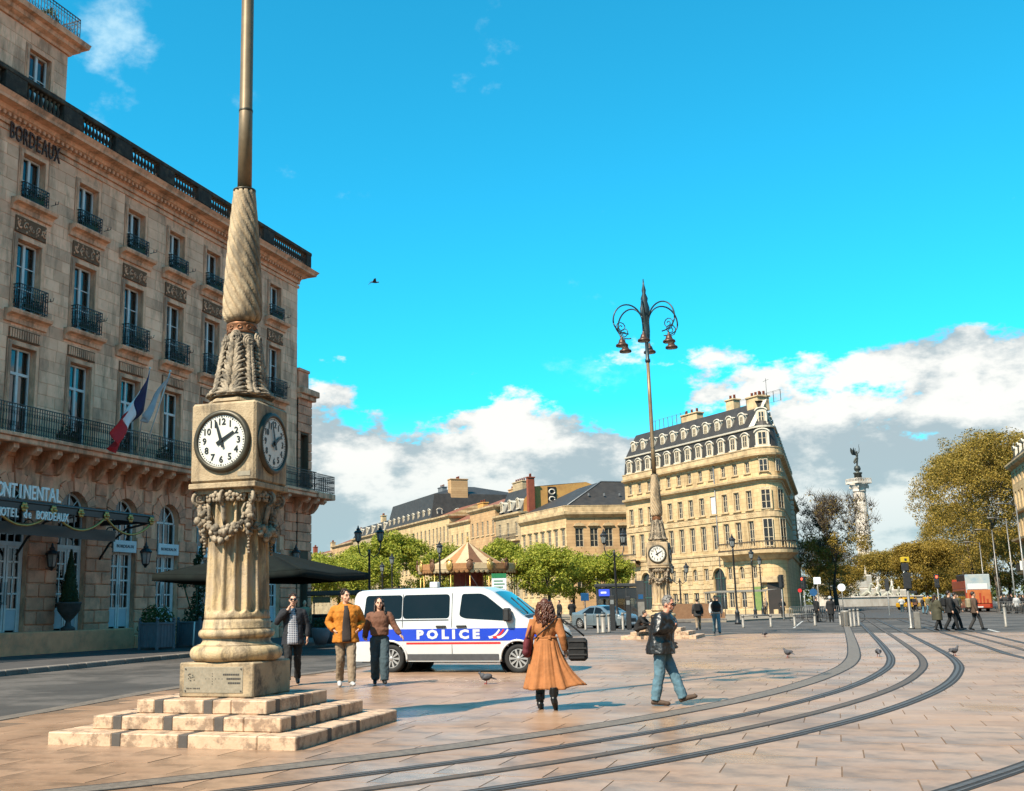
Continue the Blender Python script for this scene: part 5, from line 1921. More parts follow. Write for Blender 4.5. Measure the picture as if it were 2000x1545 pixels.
townhouse('low pale stone house with long row of upper windows', -54.5, -42.7, 18.2, 'lime_sunny', (3.0, 9.0, 13.6), 'gable', 21.5, 4, (1.0, 2.2), 14, chim=[(-8, 6, 19.5, 3, 1.2, 2.6, 'ochre_render')])
townhouse('yellow house with tall windows beside the dark roofed block', -66, -54.6, 20.2, 'lime_sunny', (3.0, 9.0, 14.8), 'gable', 22.8, 5, (1.1, 3.2), 14)
townhouse('grand block with deep dark slate mansard and dormers', -100, -66.1, 20.3, 'lime_sunny', (3.0, 9.0, 14.6), 'mansard', 28.5, 12, (1.2, 3.4), 24, dorm=9, chim=[(-2, 7, 24, 2, 4, 5.0, 'lime_pink'), (-18, 9, 27, 3, 1.2, 2.0, 'zinc')])
townhouse('far cream house with slate mansard at the end of the trees', -133, -100.1, 20.2, 'lime_grey', (3.0, 9.0, 14.6), 'mansard', 24.2, 9, (1.2, 3.0), 18, dorm=6, chim=[(-4, 5, 22, 1.5, 3, 4, 'brick_red'), (-20, 5, 23, 1.5, 1.2, 2.4)])
townhouse('distant house with red tiled roof', -157, -133.1, 19.6, 'lime_pink', (3.0, 9.0, 14.6), 'gable', 22.2, 6, (1.2, 3.0), 14, chim=[(-10, 5, 21.0, 1.5, 1.2, 2.4, 'lime_grey')])
townhouse('most distant pale houses of the terrace', -240, -157.1, 18.0, 'lime_grey', (3.0, 9.0, 14.2), 'gable', 20.2, 16, (1.2, 3.0), 14, chim=[(-20, 5, 18.5, 2, 1.2, 3.4), (-45, 5, 18.5, 2, 1.2, 3.4, 'brick_red'), (-60, 5, 18.5, 2, 1.2, 3.0)])

# --- building cut by the right edge of the view
rbl = thing('avenue_building', 'sunlit stone building with dark eaves at the right edge', 'building', (70.3, 131.0, 0.0), R(-110))
rbl.scale = (1, 1, .93)
LR = 34
ro = []
for z, h in ((5.2, 2.6), (9.2, 2.5), (12.8, 2.2), (16.0, 1.4)):
    for k in range(14):
        ro.append((1.0 + k * 2.4, 2.1 + k * 2.4, z, z + h, False))
m = MB(); wall_mb(m, 0, LR, 0, 18.2, ro)
m.add([(0, 0, 0), (0, 16, 0), (0, 16, 18.2), (0, 0, 18.2)], [(3, 2, 1, 0)])
m.build('wall', 'lime_sunny', rbl)
m = MB(); m.add([(0, .36, 0), (LR, .36, 0), (LR, .36, 18), (0, .36, 18)], [(0, 1, 2, 3)]); m.build('interior', 'room_dark', rbl)
wr = {h: far_window_meshes(1.06, h - .04) for h in (2.6, 2.5, 2.2, 1.4)}
for o in ro:
    h = round(o[3] - o[2], 1)
    place_window(wr[h], rbl, ((o[0] + o[1]) / 2, .15, o[2] + .02))
PR = [(0, 16), (0, 0), (LR, 0)]
for nm, prof, mt in (('string_course', [(0, 4.4), (.5, 4.5), (.55, 4.8), (0, 4.85)], 'lime_sunny_trim'), ('balcony', [(0, 8.5), (.7, 8.7), (.75, 8.95), (0, 9)], 'lime_sunny_trim'), ('string_course', [(0, 12.1), (.3, 12.2), (.35, 12.4), (0, 12.45)], 'lime_sunny_trim'), ('eaves', [(0, 17.8), (.4, 18.1), (.55, 18.4), (.55, 18.6), (0, 18.9)], 'lime_sunny_trim'), ('roof', [(.1, 18.8), (-1.6, 21.5)], 'slate')):
    sweep(PR, prof).build(nm, mt, rbl)
for k in range(10):
    o = link('dormer', dlm, rbl, (2.2 + k * 3.2, .3, 18.9)); link('pane', wl[1], o, (0, -.02, .16))
railing_mb(.2, LR, -.68, 4.85, .9, .3, False, .03).build('balcony_railing', 'iron_black', rbl)
# ------------------------------------------------------------------ trees
mat('bark', (0.13, 0.10, 0.075), (0.075, 0.058, 0.045), 3, 0.95, bump=0.4, bscale=12)
mat('bark_pale', (0.20, 0.155, 0.11), (0.12, 0.09, 0.065), 2, 0.95, bump=0.3, bscale=10)
leafmat('leaf_spring', (0.16, 0.20, 0.016), (0.38, 0.36, 0.05), 0.42)
leafmat('leaf_olive', (0.14, 0.10, 0.016), (0.36, 0.25, 0.045), 0.35)
leafmat('leaf_green', (0.03, 0.055, 0.012), (0.12, 0.11, 0.025), 0.25)


def tree_meshes(h, rad, trunk_h, seed, leaf, bark, per_tip=46, lsize=.16, depth=4, limbs=6, droop=0.0, tipr=.55, tr=.22, bare_top=0.0, fill=60):
    q = random.Random(seed)
    wood, crown = MB(), MB()
    tips = []

    def grow(p, d, ln, r, lev):
        n = 4
        pts, rr = [p], [r]
        cur = p.copy(); dd = d.copy()
        for k in range(n):
            dd = (dd + Vector((q.uniform(-1, 1), q.uniform(-1, 1), q.uniform(-.5, .8))) * .16).normalized()
            cur = cur + dd * (ln / n)
            pts.append(cur.copy()); rr.append(r * (1 - .45 * (k + 1) / n))
        wood.tube(pts, rr, 6 if lev < 2 else (4 if lev < 3 else 3), cap=False)
        if lev >= depth:
            tips.append((pts[-1], dd))
            return
        if lev >= depth - 1:
            tips.append((pts[2], dd))
        m = q.choice((2, 3, 3)) if lev > 0 else limbs
        for k in range(m):
            a = 2 * PI * (k + q.uniform(-.25, .25)) / m
            spread = q.uniform(.55, 1.0) if lev == 0 else q.uniform(.4, .85)
            ax = dd.orthogonal().normalized()
            ax = Matrix.Rotation(a, 3, dd) @ ax
            nd = (dd * cos(spread) + ax * sin(spread))
            nd.z += .12 - droop
            grow(pts[-1] if lev else pts[q.choice((3, 4, 4))], nd.normalized(), ln * q.uniform(.62, .82), rr[-1] * .68, lev + 1)
    lean = Vector((q.uniform(-.05, .05), q.uniform(-.05, .05), 1)).normalized()
    base = Vector((0, 0, 0))
    wood.tube([(0, 0, -.1), lean * .15, lean * (trunk_h * .5), lean * trunk_h], [tr * 1.35, tr * 1.05, tr * .9, tr * .8], 9)
    l0 = (h - trunk_h) * .34
    grow(lean * trunk_h, lean, l0, tr * .8, 0)
    # squeeze to the wanted crown size
    zmax = max(t[0].z for t in tips) + tipr
    rmax = sorted(math.hypot(t[0].x, t[0].y) for t in tips)[int(len(tips) * .95)] + tipr * .6
    sx, sz = rad / rmax, (h - trunk_h) / (zmax - trunk_h)
    fx = lambda p: (p[0] * (sx if p[2] > trunk_h else 1), p[1] * (sx if p[2] > trunk_h else 1), trunk_h + (p[2] - trunk_h) * sz if p[2] > trunk_h else p[2])
    wood.v = [fx(p) for p in wood.v]
    tips = [Vector(fx(t[0])) for t in tips]
    zc, hz = trunk_h + (h - trunk_h) * .46, (h - trunk_h) * .46
    while fill > 0:
        d = Vector((q.uniform(-1, 1), q.uniform(-1, 1), q.uniform(-1, 1)))
        if .5 < d.length < .95:
            fill -= 1
            tips.append(Vector((d.x * rad, d.y * rad, zc + d.z * hz)))
    for p in tips:
        n = per_tip
        if bare_top and p.z > trunk_h + (h - trunk_h) * (1 - bare_top):
            n = int(per_tip * .06)
            for _ in range(7):
                e = p + Vector((q.uniform(-1, 1), q.uniform(-1, 1), q.uniform(.1, 1.5)))
                wood.tube([p, (p + e) / 2 + Vector((q.uniform(-.1, .1),) * 3), e], [.03, .02, .008], 3, cap=False)
        s = q.uniform(.75, 1.3) * tipr
        leaf_blob(crown, p, (s, s, s * .8), n, lsize, q, shell=0.0)
    return wood.mesh('trunk', bark), crown.mesh('crown', leaf)


def place_tree(ms, name, label, loc, group, rz=0.0, sc=(1, 1, 1)):
    t = thing(name, label, 'tree', loc, rz, group)
    t.scale = sc
    link('trunk', ms[0], t)
    link('crown', ms[1], t)
    return t


SP = [tree_meshes(9.6, 4.3, 2.4, 11, 'leaf_spring', 'bark', 80, .13, 4, 6), tree_meshes(7.6, 3.2, 2.3, 12, 'leaf_spring', 'bark', 120, .12, 3, 7, tipr=.7, tr=.16), tree_meshes(8.6, 3.8, 2.2, 13, 'leaf_spring', 'bark', 72, .13, 4, 5)]
GS = 'spring-green trees round the carousel'
for k, (v, x, y, sc, lb) in enumerate((
        (2, -15.5, 132, (1.1, 1.1, .98), 'fresh green tree nearest the hotel, behind the parasol'),
        (1, -11.0, 122, (1.15, 1.15, 1.05), 'small leafy green tree just right of the parasol edge'),
        (0, -4.2, 124, (1.1, 1.1, 1.06), 'largest fresh green tree, left of the carousel'),
        (2, -8.6, 128, (1.05, 1.05, 1.08), 'fresh green tree behind the double lantern left of the carousel'),
        (1, .5, 132, (1.15, 1.15, 1.2), 'green treetop close behind the carousel roof on its left'),
        (2, 7.6, 126, (1.0, 1.0, 1.1), 'green tree behind the right side of the carousel roof'),
        (1, 10.8, 106, (1.0, 1.0, 1.0), 'round dense green tree right of the carousel'),
        (1, 13.9, 112, (.95, .95, .93), 'small round green tree between the dense one and the kiosk'),
        (1, 16.6, 109, (.88, .88, .90), 'smallest green tree above the tram kiosk'),
        (2, -20.5, 142, (1.1, 1.1, .95), 'green tree farthest left, half behind the parasol'),
        (1, -7.0, 114, (1.1, 1.1, .95), 'low green tree in front of the tall ones, left of the carousel'),
        (1, -13.5, 116, (1.0, 1.0, .9), 'low green tree nearest the cafe cart'),
        (0, 3.8, 140, (1.0, 1.0, .95), 'green tree directly behind the carousel tip'),
        (1, 12.4, 122, (1.1, 1.1, 1.1), 'green tree showing above the round dense one'),
        (2, -26.0, 160, (1.2, 1.2, 1.0), 'distant green tree at the end of the houses'))):
    place_tree(SP[v], 'linden_tree', lb, (x, y, .1), GS, k * 1.7, sc)

OL = [tree_meshes(24, 7.6, 4.0, 21, 'leaf_olive', 'bark_pale', 64, .125, 5, 6, tipr=1.0, tr=.4, fill=260), tree_meshes(17, 6.0, 3.4, 22, 'leaf_olive', 'bark', 90, .125, 5, 5, tipr=.9, tr=.34, bare_top=.5, fill=110), tree_meshes(13, 5.4, 2.6, 23, 'leaf_olive', 'bark', 170, .13, 4, 7, tipr=1.1, tr=.3, fill=110)]
GA = 'avenue trees coming into leaf'
for k, (v, x, y, sc, lb) in enumerate((
        (0, 73.4, 143, (1.05, 1.05, 1.02), 'tallest golden olive avenue tree beside the right-hand building'),
        (0, 78.4, 160, (.95, .95, 1.0), 'tall golden olive avenue tree, second from the right edge'),
        (0, 88.0, 183, (.80, .80, .76), 'golden olive avenue tree behind the red bus'),
        (2, 99.5, 210, (1.0, 1.0, .95), 'lower olive tree left of the tall avenue trees'),
        (1, 60.4, 166, (1.06, 1.06, 1.08), 'half bare tree next to the corner mansion'),
        (1, 66.0, 184, (.85, .85, .66), 'half bare tree with branches across the column'),
        (2, 75.0, 206, (.9, .9, .66), 'dark leafy tree right of the half bare ones'),
        (2, 108, 262, (1.3, 1.3, 1.05), 'rounded ochre tree beyond the tram signal, left one'),
        (2, 120, 275, (1.5, 1.5, 1.08), 'rounded ochre tree beyond the tram signal, middle one'),
        (2, 118, 250, (1.3, 1.3, .95), 'rounded ochre tree beyond the tram signal, right one'),
        (1, 60.6, 176, (1.0, 1.0, .7), 'dark low tree in the shade beside the mansion'),
        (2, 110, 232, (1.2, 1.2, .85), 'ochre tree filling the gap left of the bus'),
        (0, 83.5, 152, (1.0, 1.0, .98), 'tall olive tree behind the right-edge building'),
        (2, 70.5, 158, (.8, .8, .8), 'olive tree low behind the crowd at the fence'),
        (2, 90, 172, (1.0, 1.0, 1.0), 'olive tree behind the red bus roof'))):
    place_tree(OL[v], 'plane_tree', lb, (x, y, 0), GA, k * 2.3, sc)
# far treeline closing the view at ground level
m = MB(); qf = random.Random(31)
for k in range(90):
    x = -260 + k * 7.5 + qf.uniform(-3, 3)
    leaf_blob(m, (x, 420 + qf.uniform(-20, 20), 4.5), (7, 6, 5.5), 220, .8, qf, shell=.2)
stuff(tag(m.build('distant_wood', 'leaf_green'), 'far belt of dark trees closing the view', 'wood'))
# ------------------------------------------------------------------ column monument
mat('marble', (0.95, 0.84, 0.72), (0.78, 0.67, 0.55), 0.6, 0.8, stain=(0.36, 0.29, 0.22), stain_amt=0.6, stain_scale=0.3, streak=True)
mat('bronze', (0.055, 0.058, 0.05), (0.09, 0.10, 0.085), 1.0, 0.5, metal=0.4)
mat('bronze_green', (0.62, 0.60, 0.50), (0.40, 0.40, 0.33), 0.8, 0.6, metal=0.1)
mon = thing('column_monument', 'tall pale column with bronze winged statue on top beyond the avenue', 'monument', (143.0, 363, 0), R(20))
mon.scale = (.9, .9, 1)
m = MB(); m.cbox(-5, 5, -5, 5, 0, 6, .2); m.cbox(-4.2, 4.2, -4.2, 4.2, 6, 9, .2); m.build('pedestal', 'marble', mon)
m = MB()
NFM = 20
m.lathe([(3.0, 9), (3.2, 9.4), (2.9, 10.0), (2.55, 10.4), (2.5, 20), (2.4, 30), (2.2, 37.2)], NFM * 4, rfun=lambda r, a, z: r - (.09 if z > 10.4 and int(a * NFM * 4 / (2 * PI) + .5) % 4 in (1, 2, 3) else 0), smooth=False)
m.build('shaft', 'marble', mon)
m = MB(); m.lathe([(2.45, 20.0), (2.75, 20.2), (2.75, 20.9), (2.45, 21.1)], 32); m.build('shaft_ring', 'marble', mon)
m = MB(); m.lathe([(2.2, 37.2), (2.5, 37.4), (2.3, 37.7), (2.4, 38.4), (2.9, 39.4), (3.5, 39.9)], 24); m.build('capital', 'marble', mon)
for k in range(4):
    a = k * PI / 2 + PI / 4
    m = MB(); m.tube([(0, -2.6 - (.75 - .04 * i) * cos(i * .6 - 1), 38.9 + (.75 - .04 * i) * sin(i * .6 - 1)) for i in range(14)], .28, 6); m.build('scroll', 'marble', mon, rz=a)
m = MB(); m.cbox(-3.3, 3.3, -3.3, 3.3, 39.9, 40.6, .1); m.build('abacus', 'marble', mon)
for k in range(4):
    m = MB(); m.box(-3.2, 3.2, -3.2, -3.0, 41.5, 41.75)
    for j in range(9):
        m.box(-3.2 + j * .78, -3.0 + j * .78, -3.2, -3.0, 40.6, 41.5)
    m.build('parapet', 'marble', mon, rz=k * PI / 2)
m = MB(); m.lathe([(1.5, 40.6), (1.3, 43.2), (1.6, 43.4), (1.6, 43.8), (.4, 44.0), (1.1, 44.6), (1.25, 45.2), (.9, 46.0), (.2, 46.3)], 20); m.build('statue_base', 'bronze', mon)
# winged figure: one fused body
st = MB()
st.tube([(0, 0, 46.0), (.15, 0, 47.2), (.25, 0, 48.3)], [.28, .35, .45], 8)
st.tube([(-.9, 0, 47.0), (-.3, 0, 47.6), (.2, 0, 48.2)], [.18, .32, .42], 8)
st.ell((.3, 0, 48.7), (.55, .45, .6)); st.ell((.4, 0, 49.7), (.55, .42, .75)); st.ell((.45, 0, 50.9), (.3, .3, .38))
st.tube([(.4, 0, 50.1), (.45, 0, 50.8)], .17, 6)
st.tube([(.7, 0, 50.2), (1.5, 0, 50.9), (1.75, 0, 52.0), (1.6, 0, 53.2)], [.2, .17, .13, .1], 7)
st.tube([(.1, 0, 50.2), (-.2, .1, 51.2), (.0, .1, 52.2)], [.2, .15, .1], 7)
st.tube([(1.6, 0, 53.2), (1.95, 0, 53.6)], .08, 5)
st.tube([(.2, 0, 48.9), (-.5, .2, 48.2), (-1.0, .3, 47.4), (-.7, .3, 46.8)], [.4, .4, .3, .15], 7)
o = st.build('winged_figure', 'bronze', mon)
rm = o.modifiers.new('fuse', 'REMESH'); rm.mode = 'VOXEL'; rm.voxel_size = .09
for sd, ang in ((-1, -.3), (-1, .55)):
    w = MB()
    for k in range(7):
        a = 2.25 + k * .11
        ln = 3.2 - .28 * k
        w.add([(0, 0, 0), (ln * cos(a), .12 * k, ln * sin(a)), (ln * .98 * cos(a + .16), .12 * k + .05, ln * .98 * sin(a + .16)), (.25 * cos(a + .9), .05, .25 * sin(a + .9))], [(0, 1, 2, 3)])
    ow = w.build('wing', 'bronze', mon, (.1, .2 * (1 if ang > 0 else -1), 49.8), ang)
    so = ow.modifiers.new('thick', 'SOLIDIFY'); so.thickness = .1

# ------------------------------------------------------------------ fountain below it
fou = thing('monument_fountain', 'pale sculpted fountain with rearing horses below the column', 'fountain', (95.0, 236, 0), R(20))
fou.scale = (.86,) * 3
m = MB(); m.cbox(-16, 14, 0, 1.2, 0, 2.2, .1); m.cbox(-16.3, 14.3, -.15, 1.35, 2.2, 2.6, .1); m.build('basin_wall', 'marble', fou)
m = MB(); m.cbox(-13, -5, 4, 9, 0, 6.2, .2); m.cbox(-13.4, -4.6, 3.6, 9.4, 6.2, 6.9, .1); m.build('wing_wall', 'marble', fou)
m = MB(); m.cbox(-5, 4, 4, 9, 0, 4.6, .2); m.cbox(-3, 2.4, 4.4, 8.6, 4.6, 8.0, .2); m.cbox(4, 13, 4, 9, 0, 4.2, .2); m.build('plinth', 'marble', fou)


def horse_mb():
    h_ = MB()
    h_.tube([(-1.1, 0, 1.5), (-.5, 0, 1.75), (.3, 0, 2.2), (.8, 0, 2.6)], [.5, .52, .5, .4], 8)
    h_.tube([(.7, 0, 2.6), (1.1, 0, 3.3), (1.3, 0, 3.9)], [.38, .28, .22], 8)
    h_.tube([(1.2, 0, 3.95), (1.6, 0, 3.85), (1.95, 0, 3.55)], [.22, .2, .12], 8)
    for y in (-.25, .25):
        h_.tube([(-1.1, y, 1.4), (-1.3, y, .8), (-1.0, y, .3), (-1.1, y, 0)], [.3, .2, .12, .12], 6)
        h_.tube([(.6, y, 2.3), (1.3, y, 2.2 + y), (1.5, y, 1.6 + y), (1.7, y, 1.5 + y)], [.22, .16, .1, .1], 6)
    h_.tube([(-1.5, 0, 1.7), (-2.0, 0, 1.6), (-2.2, 0, .8)], [.15, .2, .08], 6)
    return h_


def statue_mb():
    s_ = MB()
    s_.tube([(0, 0, 0), (.05, 0, .9), (0, 0, 1.6)], [.5, .36, .3], 8)
    s_.ell((0, 0, 1.9), (.36, .26, .45)); s_.ell((.03, 0, 2.6), (.17, .19, .24)); s_.tube([(0, 0, 2.1), (.02, 0, 2.5)], .1, 6)
    s_.tube([(.25, 0, 2.2), (.7, 0, 2.5), (.95, 0, 3.1)], [.13, .1, .08], 6)
    s_.tube([(-.25, 0, 2.2), (-.6, 0, 1.9), (-.75, -.1, 1.4)], [.13, .1, .08], 6)
    return s_


def fused(mb, name, mt, vox):
    o = mb.build(name, mt)
    r_ = o.modifiers.new('fuse', 'REMESH'); r_.mode = 'VOXEL'; r_.voxel_size = vox
    s_ = o.modifiers.new('soft', 'SMOOTH'); s_.iterations = 3
    return o


hob, sob = fused(horse_mb(), 'bronze_horse', 'bronze_green', .1), fused(statue_mb(), 'sculpted_figure', 'marble', .09)
hob.parent = fou; hob.location = (-8, 1.9, .8); hob.rotation_euler = (0, 0, -1.2)
sob.parent = fou; sob.location = (-.3, 6.5, 8.0)
for x, y, z, rz, s in ((-5, 2.2, .8, -1.9, 1.1), (-2, 2.0, .9, -1.4, 1.2), (1.2, 2.1, .8, -1.7, 1.15), (4.5, 2.2, .8, -1.2, 1.1), (8, 2.2, .8, -2, 1.0)):
    c = hob.copy(); COL.objects.link(c); c.location = (x, y, z); c.rotation_euler = (0, 0, rz); c.scale = (s, s, s)
for x, y, z, rz, s in ((-10.5, 6, 6.9, .5, .9), (-7, 6, 6.9, 2.5, .8), (-3.8, 3.4, 2.4, 1, 1.0), (2.8, 3.4, 2.4, 2, 1.0), (5.5, 6, 4.2, .2, 1.1), (10, 6, 4.2, 3, .9), (-1.8, 5, 8.0, 2, .7), (1.2, 5.2, 8.0, 1, .75)):
    c = sob.copy(); COL.objects.link(c); c.location = (x, y, z); c.rotation_euler = (0, 0, rz); c.scale = (s, s, s * 1.05)

# ------------------------------------------------------------------ carousel
mat('carousel_cream', (0.72, 0.55, 0.33), (0.6, 0.43, 0.25), 3, 0.7)
mat('carousel_orange', (0.55, 0.26, 0.10), (0.42, 0.19, 0.07), 3, 0.7)
mat('carousel_brown', (0.20, 0.085, 0.035), (0.14, 0.06, 0.025), 3, 0.7)
mat('carousel_red', (0.28, 0.05, 0.03), (0.2, 0.035, 0.02), 3, 0.6)
mat('horse_paint', (0.55, 0.46, 0.36), (0.4, 0.32, 0.24), 3, 0.5)
car = thing('carousel', 'old-fashioned carousel with orange and cream striped tent roof behind the van', 'carousel', (3.05, 107, .12), 0.0)
RC = 4.9
m = MB(); m.lathe([(RC, 0), (RC, .45), (RC - .3, .5), (0, .5)], 32); m.build('platform', 'carousel_brown', car)
NP = 16
for k in range(NP):
    a0, a1 = 2 * PI * k / NP, 2 * PI * (k + 1) / NP
    m = MB()
    prof = [(3.55, 5.45), (2.3, 6.15), (1.1, 6.95), (.25, 7.55), (.05, 7.7)]
    def fn(u, v):
        i = min(len(prof) - 2, int(v * (len(prof) - 1))); t = v * (len(prof) - 1) - i
        r = prof[i][0] * (1 - t) + prof[i + 1][0] * t; z = prof[i][1] * (1 - t) + prof[i + 1][1] * t
        a = a0 + (a1 - a0) * u
        return (r * cos(a), r * sin(a), z - .05 * sin(PI * u) * r / 3.5)
    m.grid(fn, 4, 8); m.build('roof_gore', 'carousel_cream' if k % 2 else 'carousel_brown' if k % 4 == 0 else 'carousel_orange', car)
    # rounding board panels with shields and scalloped drop
    am_ = (a0 + a1) / 2
    w = 2 * RC * sin(PI / NP)
    m = MB(); m.cbox(-w / 2, w / 2, -.08, .08, 4.75, 5.45, .03); m.box(-w / 2 + .2, w / 2 - .2, -.12, -.08, 4.9, 5.3)
    for j in range(4):
        x = -w / 2 + (j + .5) * w / 4
        m.lathe([(.0, -.05), (w / 8, -.05), (w / 8, .05), (0, .05)], 10, M=T(x, 0, 4.74) @ RX(PI / 2))
    b_ = m.build('rounding_board', ('carousel_cream', 'carousel_orange')[k % 2], car, (RC * cos(PI / NP) * cos(am_), RC * cos(PI / NP) * sin(am_), 0), am_ + PI / 2)
    m = MB(); m.ell((0, -.12, 5.2), (.34, .1, .48), 10, 6); m.ell((0, -.2, 5.25), (.18, .06, .25), 8, 5); m.tube([(-.3, -.1, 5.6), (0, -.1, 5.85), (.3, -.1, 5.6)], .08, 6)
    m.build('shield', ('carousel_brown', 'gilt')[k % 2], car, (RC * cos(a0), RC * sin(a0), 0), a0 + PI / 2)
    m = MB(); m.tube([(RC * .96 * cos(a0), RC * .96 * sin(a0), .4), (RC * .96 * cos(a0), RC * .96 * sin(a0), 4.8)], .06, 6); m.build('post', 'gilt', car)
m = MB(); m.lathe([(RC, 5.4), (3.5, 5.5)], 32, cap=False); m.build('roof_rim', 'carousel_brown', car)
m = MB(); m.lathe([(.1, 7.6), (.16, 7.75), (.05, 7.9), (.1, 8.0), (.01, 8.25)], 10); m.build('finial', 'gilt', car)
m = MB(); m.lathe([(1.5, .5), (1.5, 4.9)], 12, smooth=False); m.build('centre_drum', 'carousel_red', car)
cho = fused(MB().merge(horse_mb(), Matrix.Diagonal((.5, .5, .42, 1))), 'carousel_horse', 'horse_paint', .06)
cho.parent = car
for k in range(10):
    a = 2 * PI * k / 10 + .2
    o = cho if k == 0 else cho.copy()
    if k: COL.objects.link(o)
    o.location = (3.2 * cos(a), 3.2 * sin(a), .7 + .3 * (k % 3)); o.rotation_euler = (0, 0, a + PI / 2)
    m = MB(); m.tube([(3.2 * cos(a), 3.2 * sin(a), .5), (3.2 * cos(a), 3.2 * sin(a), 4.8)], .035, 6); m.build('horse_pole', 'gilt', car)
# ------------------------------------------------------------------ vehicles
mat('van_white', (0.80, 0.79, 0.77), (0.76, 0.75, 0.73), 2, 0.25, spec=0.5, coat=0.6)
mat('livery_blue', (0.012, 0.045, 0.42), (0.01, 0.04, 0.36), 3, 0.3, coat=0.4)
mat('livery_red', (0.55, 0.02, 0.02), None, 3, 0.35)
mat('livery_white', (0.82, 0.82, 0.82), (0.78, 0.78, 0.78), 3, 0.35)
mat('black_plastic', (0.022, 0.022, 0.023), (0.035, 0.035, 0.036), 10, 0.55)
mat('grey_plastic', (0.10, 0.10, 0.105), (0.075, 0.075, 0.08), 10, 0.6)
mat('tinted_glass', (0.008, 0.009, 0.010), (0.014, 0.014, 0.016), 1, 0.08, spec=0.22)
mat('screen_glass', (0.03, 0.16, 0.20), (0.02, 0.10, 0.13), 1, 0.04, spec=0.9)  # sky reflection put into the windscreen colour as a dark teal
mat('tyre', (0.018, 0.018, 0.018), (0.028, 0.027, 0.026), 12, 0.85)
mat('hubcap', (0.55, 0.54, 0.52), (0.46, 0.45, 0.44), 6, 0.35, metal=0.3)
mat('headlamp', (0.55, 0.58, 0.6), (0.4, 0.43, 0.45), 6, 0.1, spec=0.9)
mat('tail_red', (0.45, 0.02, 0.015), None, 6, 0.2)
mat('amber', (0.8, 0.3, 0.03), None, 6, 0.2)
mat('car_silver', (0.30, 0.37, 0.40), (0.26, 0.32, 0.35), 2, 0.25, metal=0.5, coat=0.6)
mat('chrome', (0.6, 0.6, 0.62), None, 3, 0.15, metal=0.9)
mat('bus_red', (0.50, 0.075, 0.03), (0.42, 0.06, 0.025), 1.5, 0.35, coat=0.3)
mat('bus_orange', (0.62, 0.20, 0.06), (0.5, 0.13, 0.04), 1.2, 0.4)
mat('bus_dark', (0.055, 0.03, 0.025), (0.035, 0.02, 0.02), 2, 0.4)
mat('bus_blueprint', (0.30, 0.42, 0.50), (0.55, 0.56, 0.52), 1.5, 0.5)
mat('taxi_yellow', (0.68, 0.38, 0.02), (0.58, 0.32, 0.02), 2, 0.4)


def lerp_tab(tab, x):
    if x <= tab[0][0]:
        return tab[0][1]
    for (a, b), (c, d) in zip(tab[:-1], tab[1:]):
        if x <= c:
            return b + (d - b) * (x - a) / (c - a)
    return tab[-1][1]


class Car:
    def __init__(s, top, hw, zb, tumble, belt, corner=.10, arches=(), arch_r=.38, crown=.03):
        s.top, s.hwt, s.zb, s.tumble, s.belt, s.corner, s.arches, s.arch_r, s.crown = top, hw, zb, tumble, belt, corner, arches, arch_r, crown

    def hw(s, x, z):
        w = lerp_tab(s.hwt, x)
        if z > s.belt:
            w -= s.tumble * ((z - s.belt) / .9) ** 1.25
        else:
            w -= .05 * max(0, (s.belt - .35 - z)) ** 1.2
        return w

    def side(s, x, z, off=0.0, sgn=-1):
        """point on the flank, sgn -1 = right side"""
        return Vector((x, sgn * (s.hw(x, z) + off), z))

    def roof(s, x, v, off=0.0):
        zt = lerp_tab(s.top, x)
        w = s.hw(x, zt) - s.corner * .6
        return Vector((x, v * w, zt + off + s.crown * (1 - v * v)))

    def body(s, x0, x1, dx=.055):
        mb = MB()
        n = int((x1 - x0) / dx)
        rows = []
        for i in range(n + 1):
            x = x0 + (x1 - x0) * i / n
            zt = lerp_tab(s.top, x)
            zc = zt - s.corner
            half = []
            zs = [s.zb + (zc - s.zb) * k / 14 for k in range(15)]
            for z in zs:
                half.append((s.hw(x, z), z))
            wc = s.hw(x, zc)
            for k in range(1, 5):
                a = PI / 2 * k / 4
                half.append((wc - s.corner * (1 - cos(a)) * .9, zc + s.corner * sin(a)))
            we = half[-1][0]
            for k in range(1, 5):
                t = k / 4
                half.append((we * (1 - t), zt + s.crown * (1 - (1 - t) ** 2)))
            full = [(-y, z) for y, z in half] + [(y, z) for y, z in half[-2::-1]]
            rows.append([(x, y, z) for y, z in full])
        m = len(rows[0])
        vs = [p for r in rows for p in r]
        fs = []
        for i in range(n):
            for k in range(m - 1):
                q4 = (i * m + k, (i + 1) * m + k, (i + 1) * m + k + 1, i * m + k + 1)
                c = [sum(vs[j][t] for j in q4) / 4 for t in range(3)]
                if any((c[0] - ax) ** 2 + (c[2] - .33) ** 2 < s.arch_r ** 2 and abs(c[1]) > .5 for ax in s.arches):
                    continue
                fs.append(q4)
        mb.add(vs, fs, 0, True)
        for r in (0, n):
            f = [r * m + k for k in range(m)]
            mb.add([vs[j] for j in f], [tuple(range(m)) if r == 0 else tuple(range(m))[::-1]])
        return mb

    def patch(s, poly, off=.006, sgn=-1, nu=1):
        """polygon given in (x, z) laid on the flank"""
        mb = MB()
        P = poly
        cx = sum(p[0] for p in P) / len(P); cz = sum(p[1] for p in P) / len(P)
        vs = [s.side(cx, cz, off, sgn)] + [s.side(x, z, off, sgn) for x, z in P]
        n = len(P)
        mb.add(vs, [((0, 1 + (i + 1) % n, 1 + i) if sgn > 0 else (0, 1 + i, 1 + (i + 1) % n)) for i in range(n)])
        return mb

    def strip(s, x0, x1, z0, z1, off=.006, sgn=-1, n=20):
        mb = MB()
        mb.grid(lambda u, v: s.side(x0 + (x1 - x0) * u, (z0 if not callable(z0) else z0(u)) * (1 - v) + z1 * v, off, sgn), n, 2)
        return mb


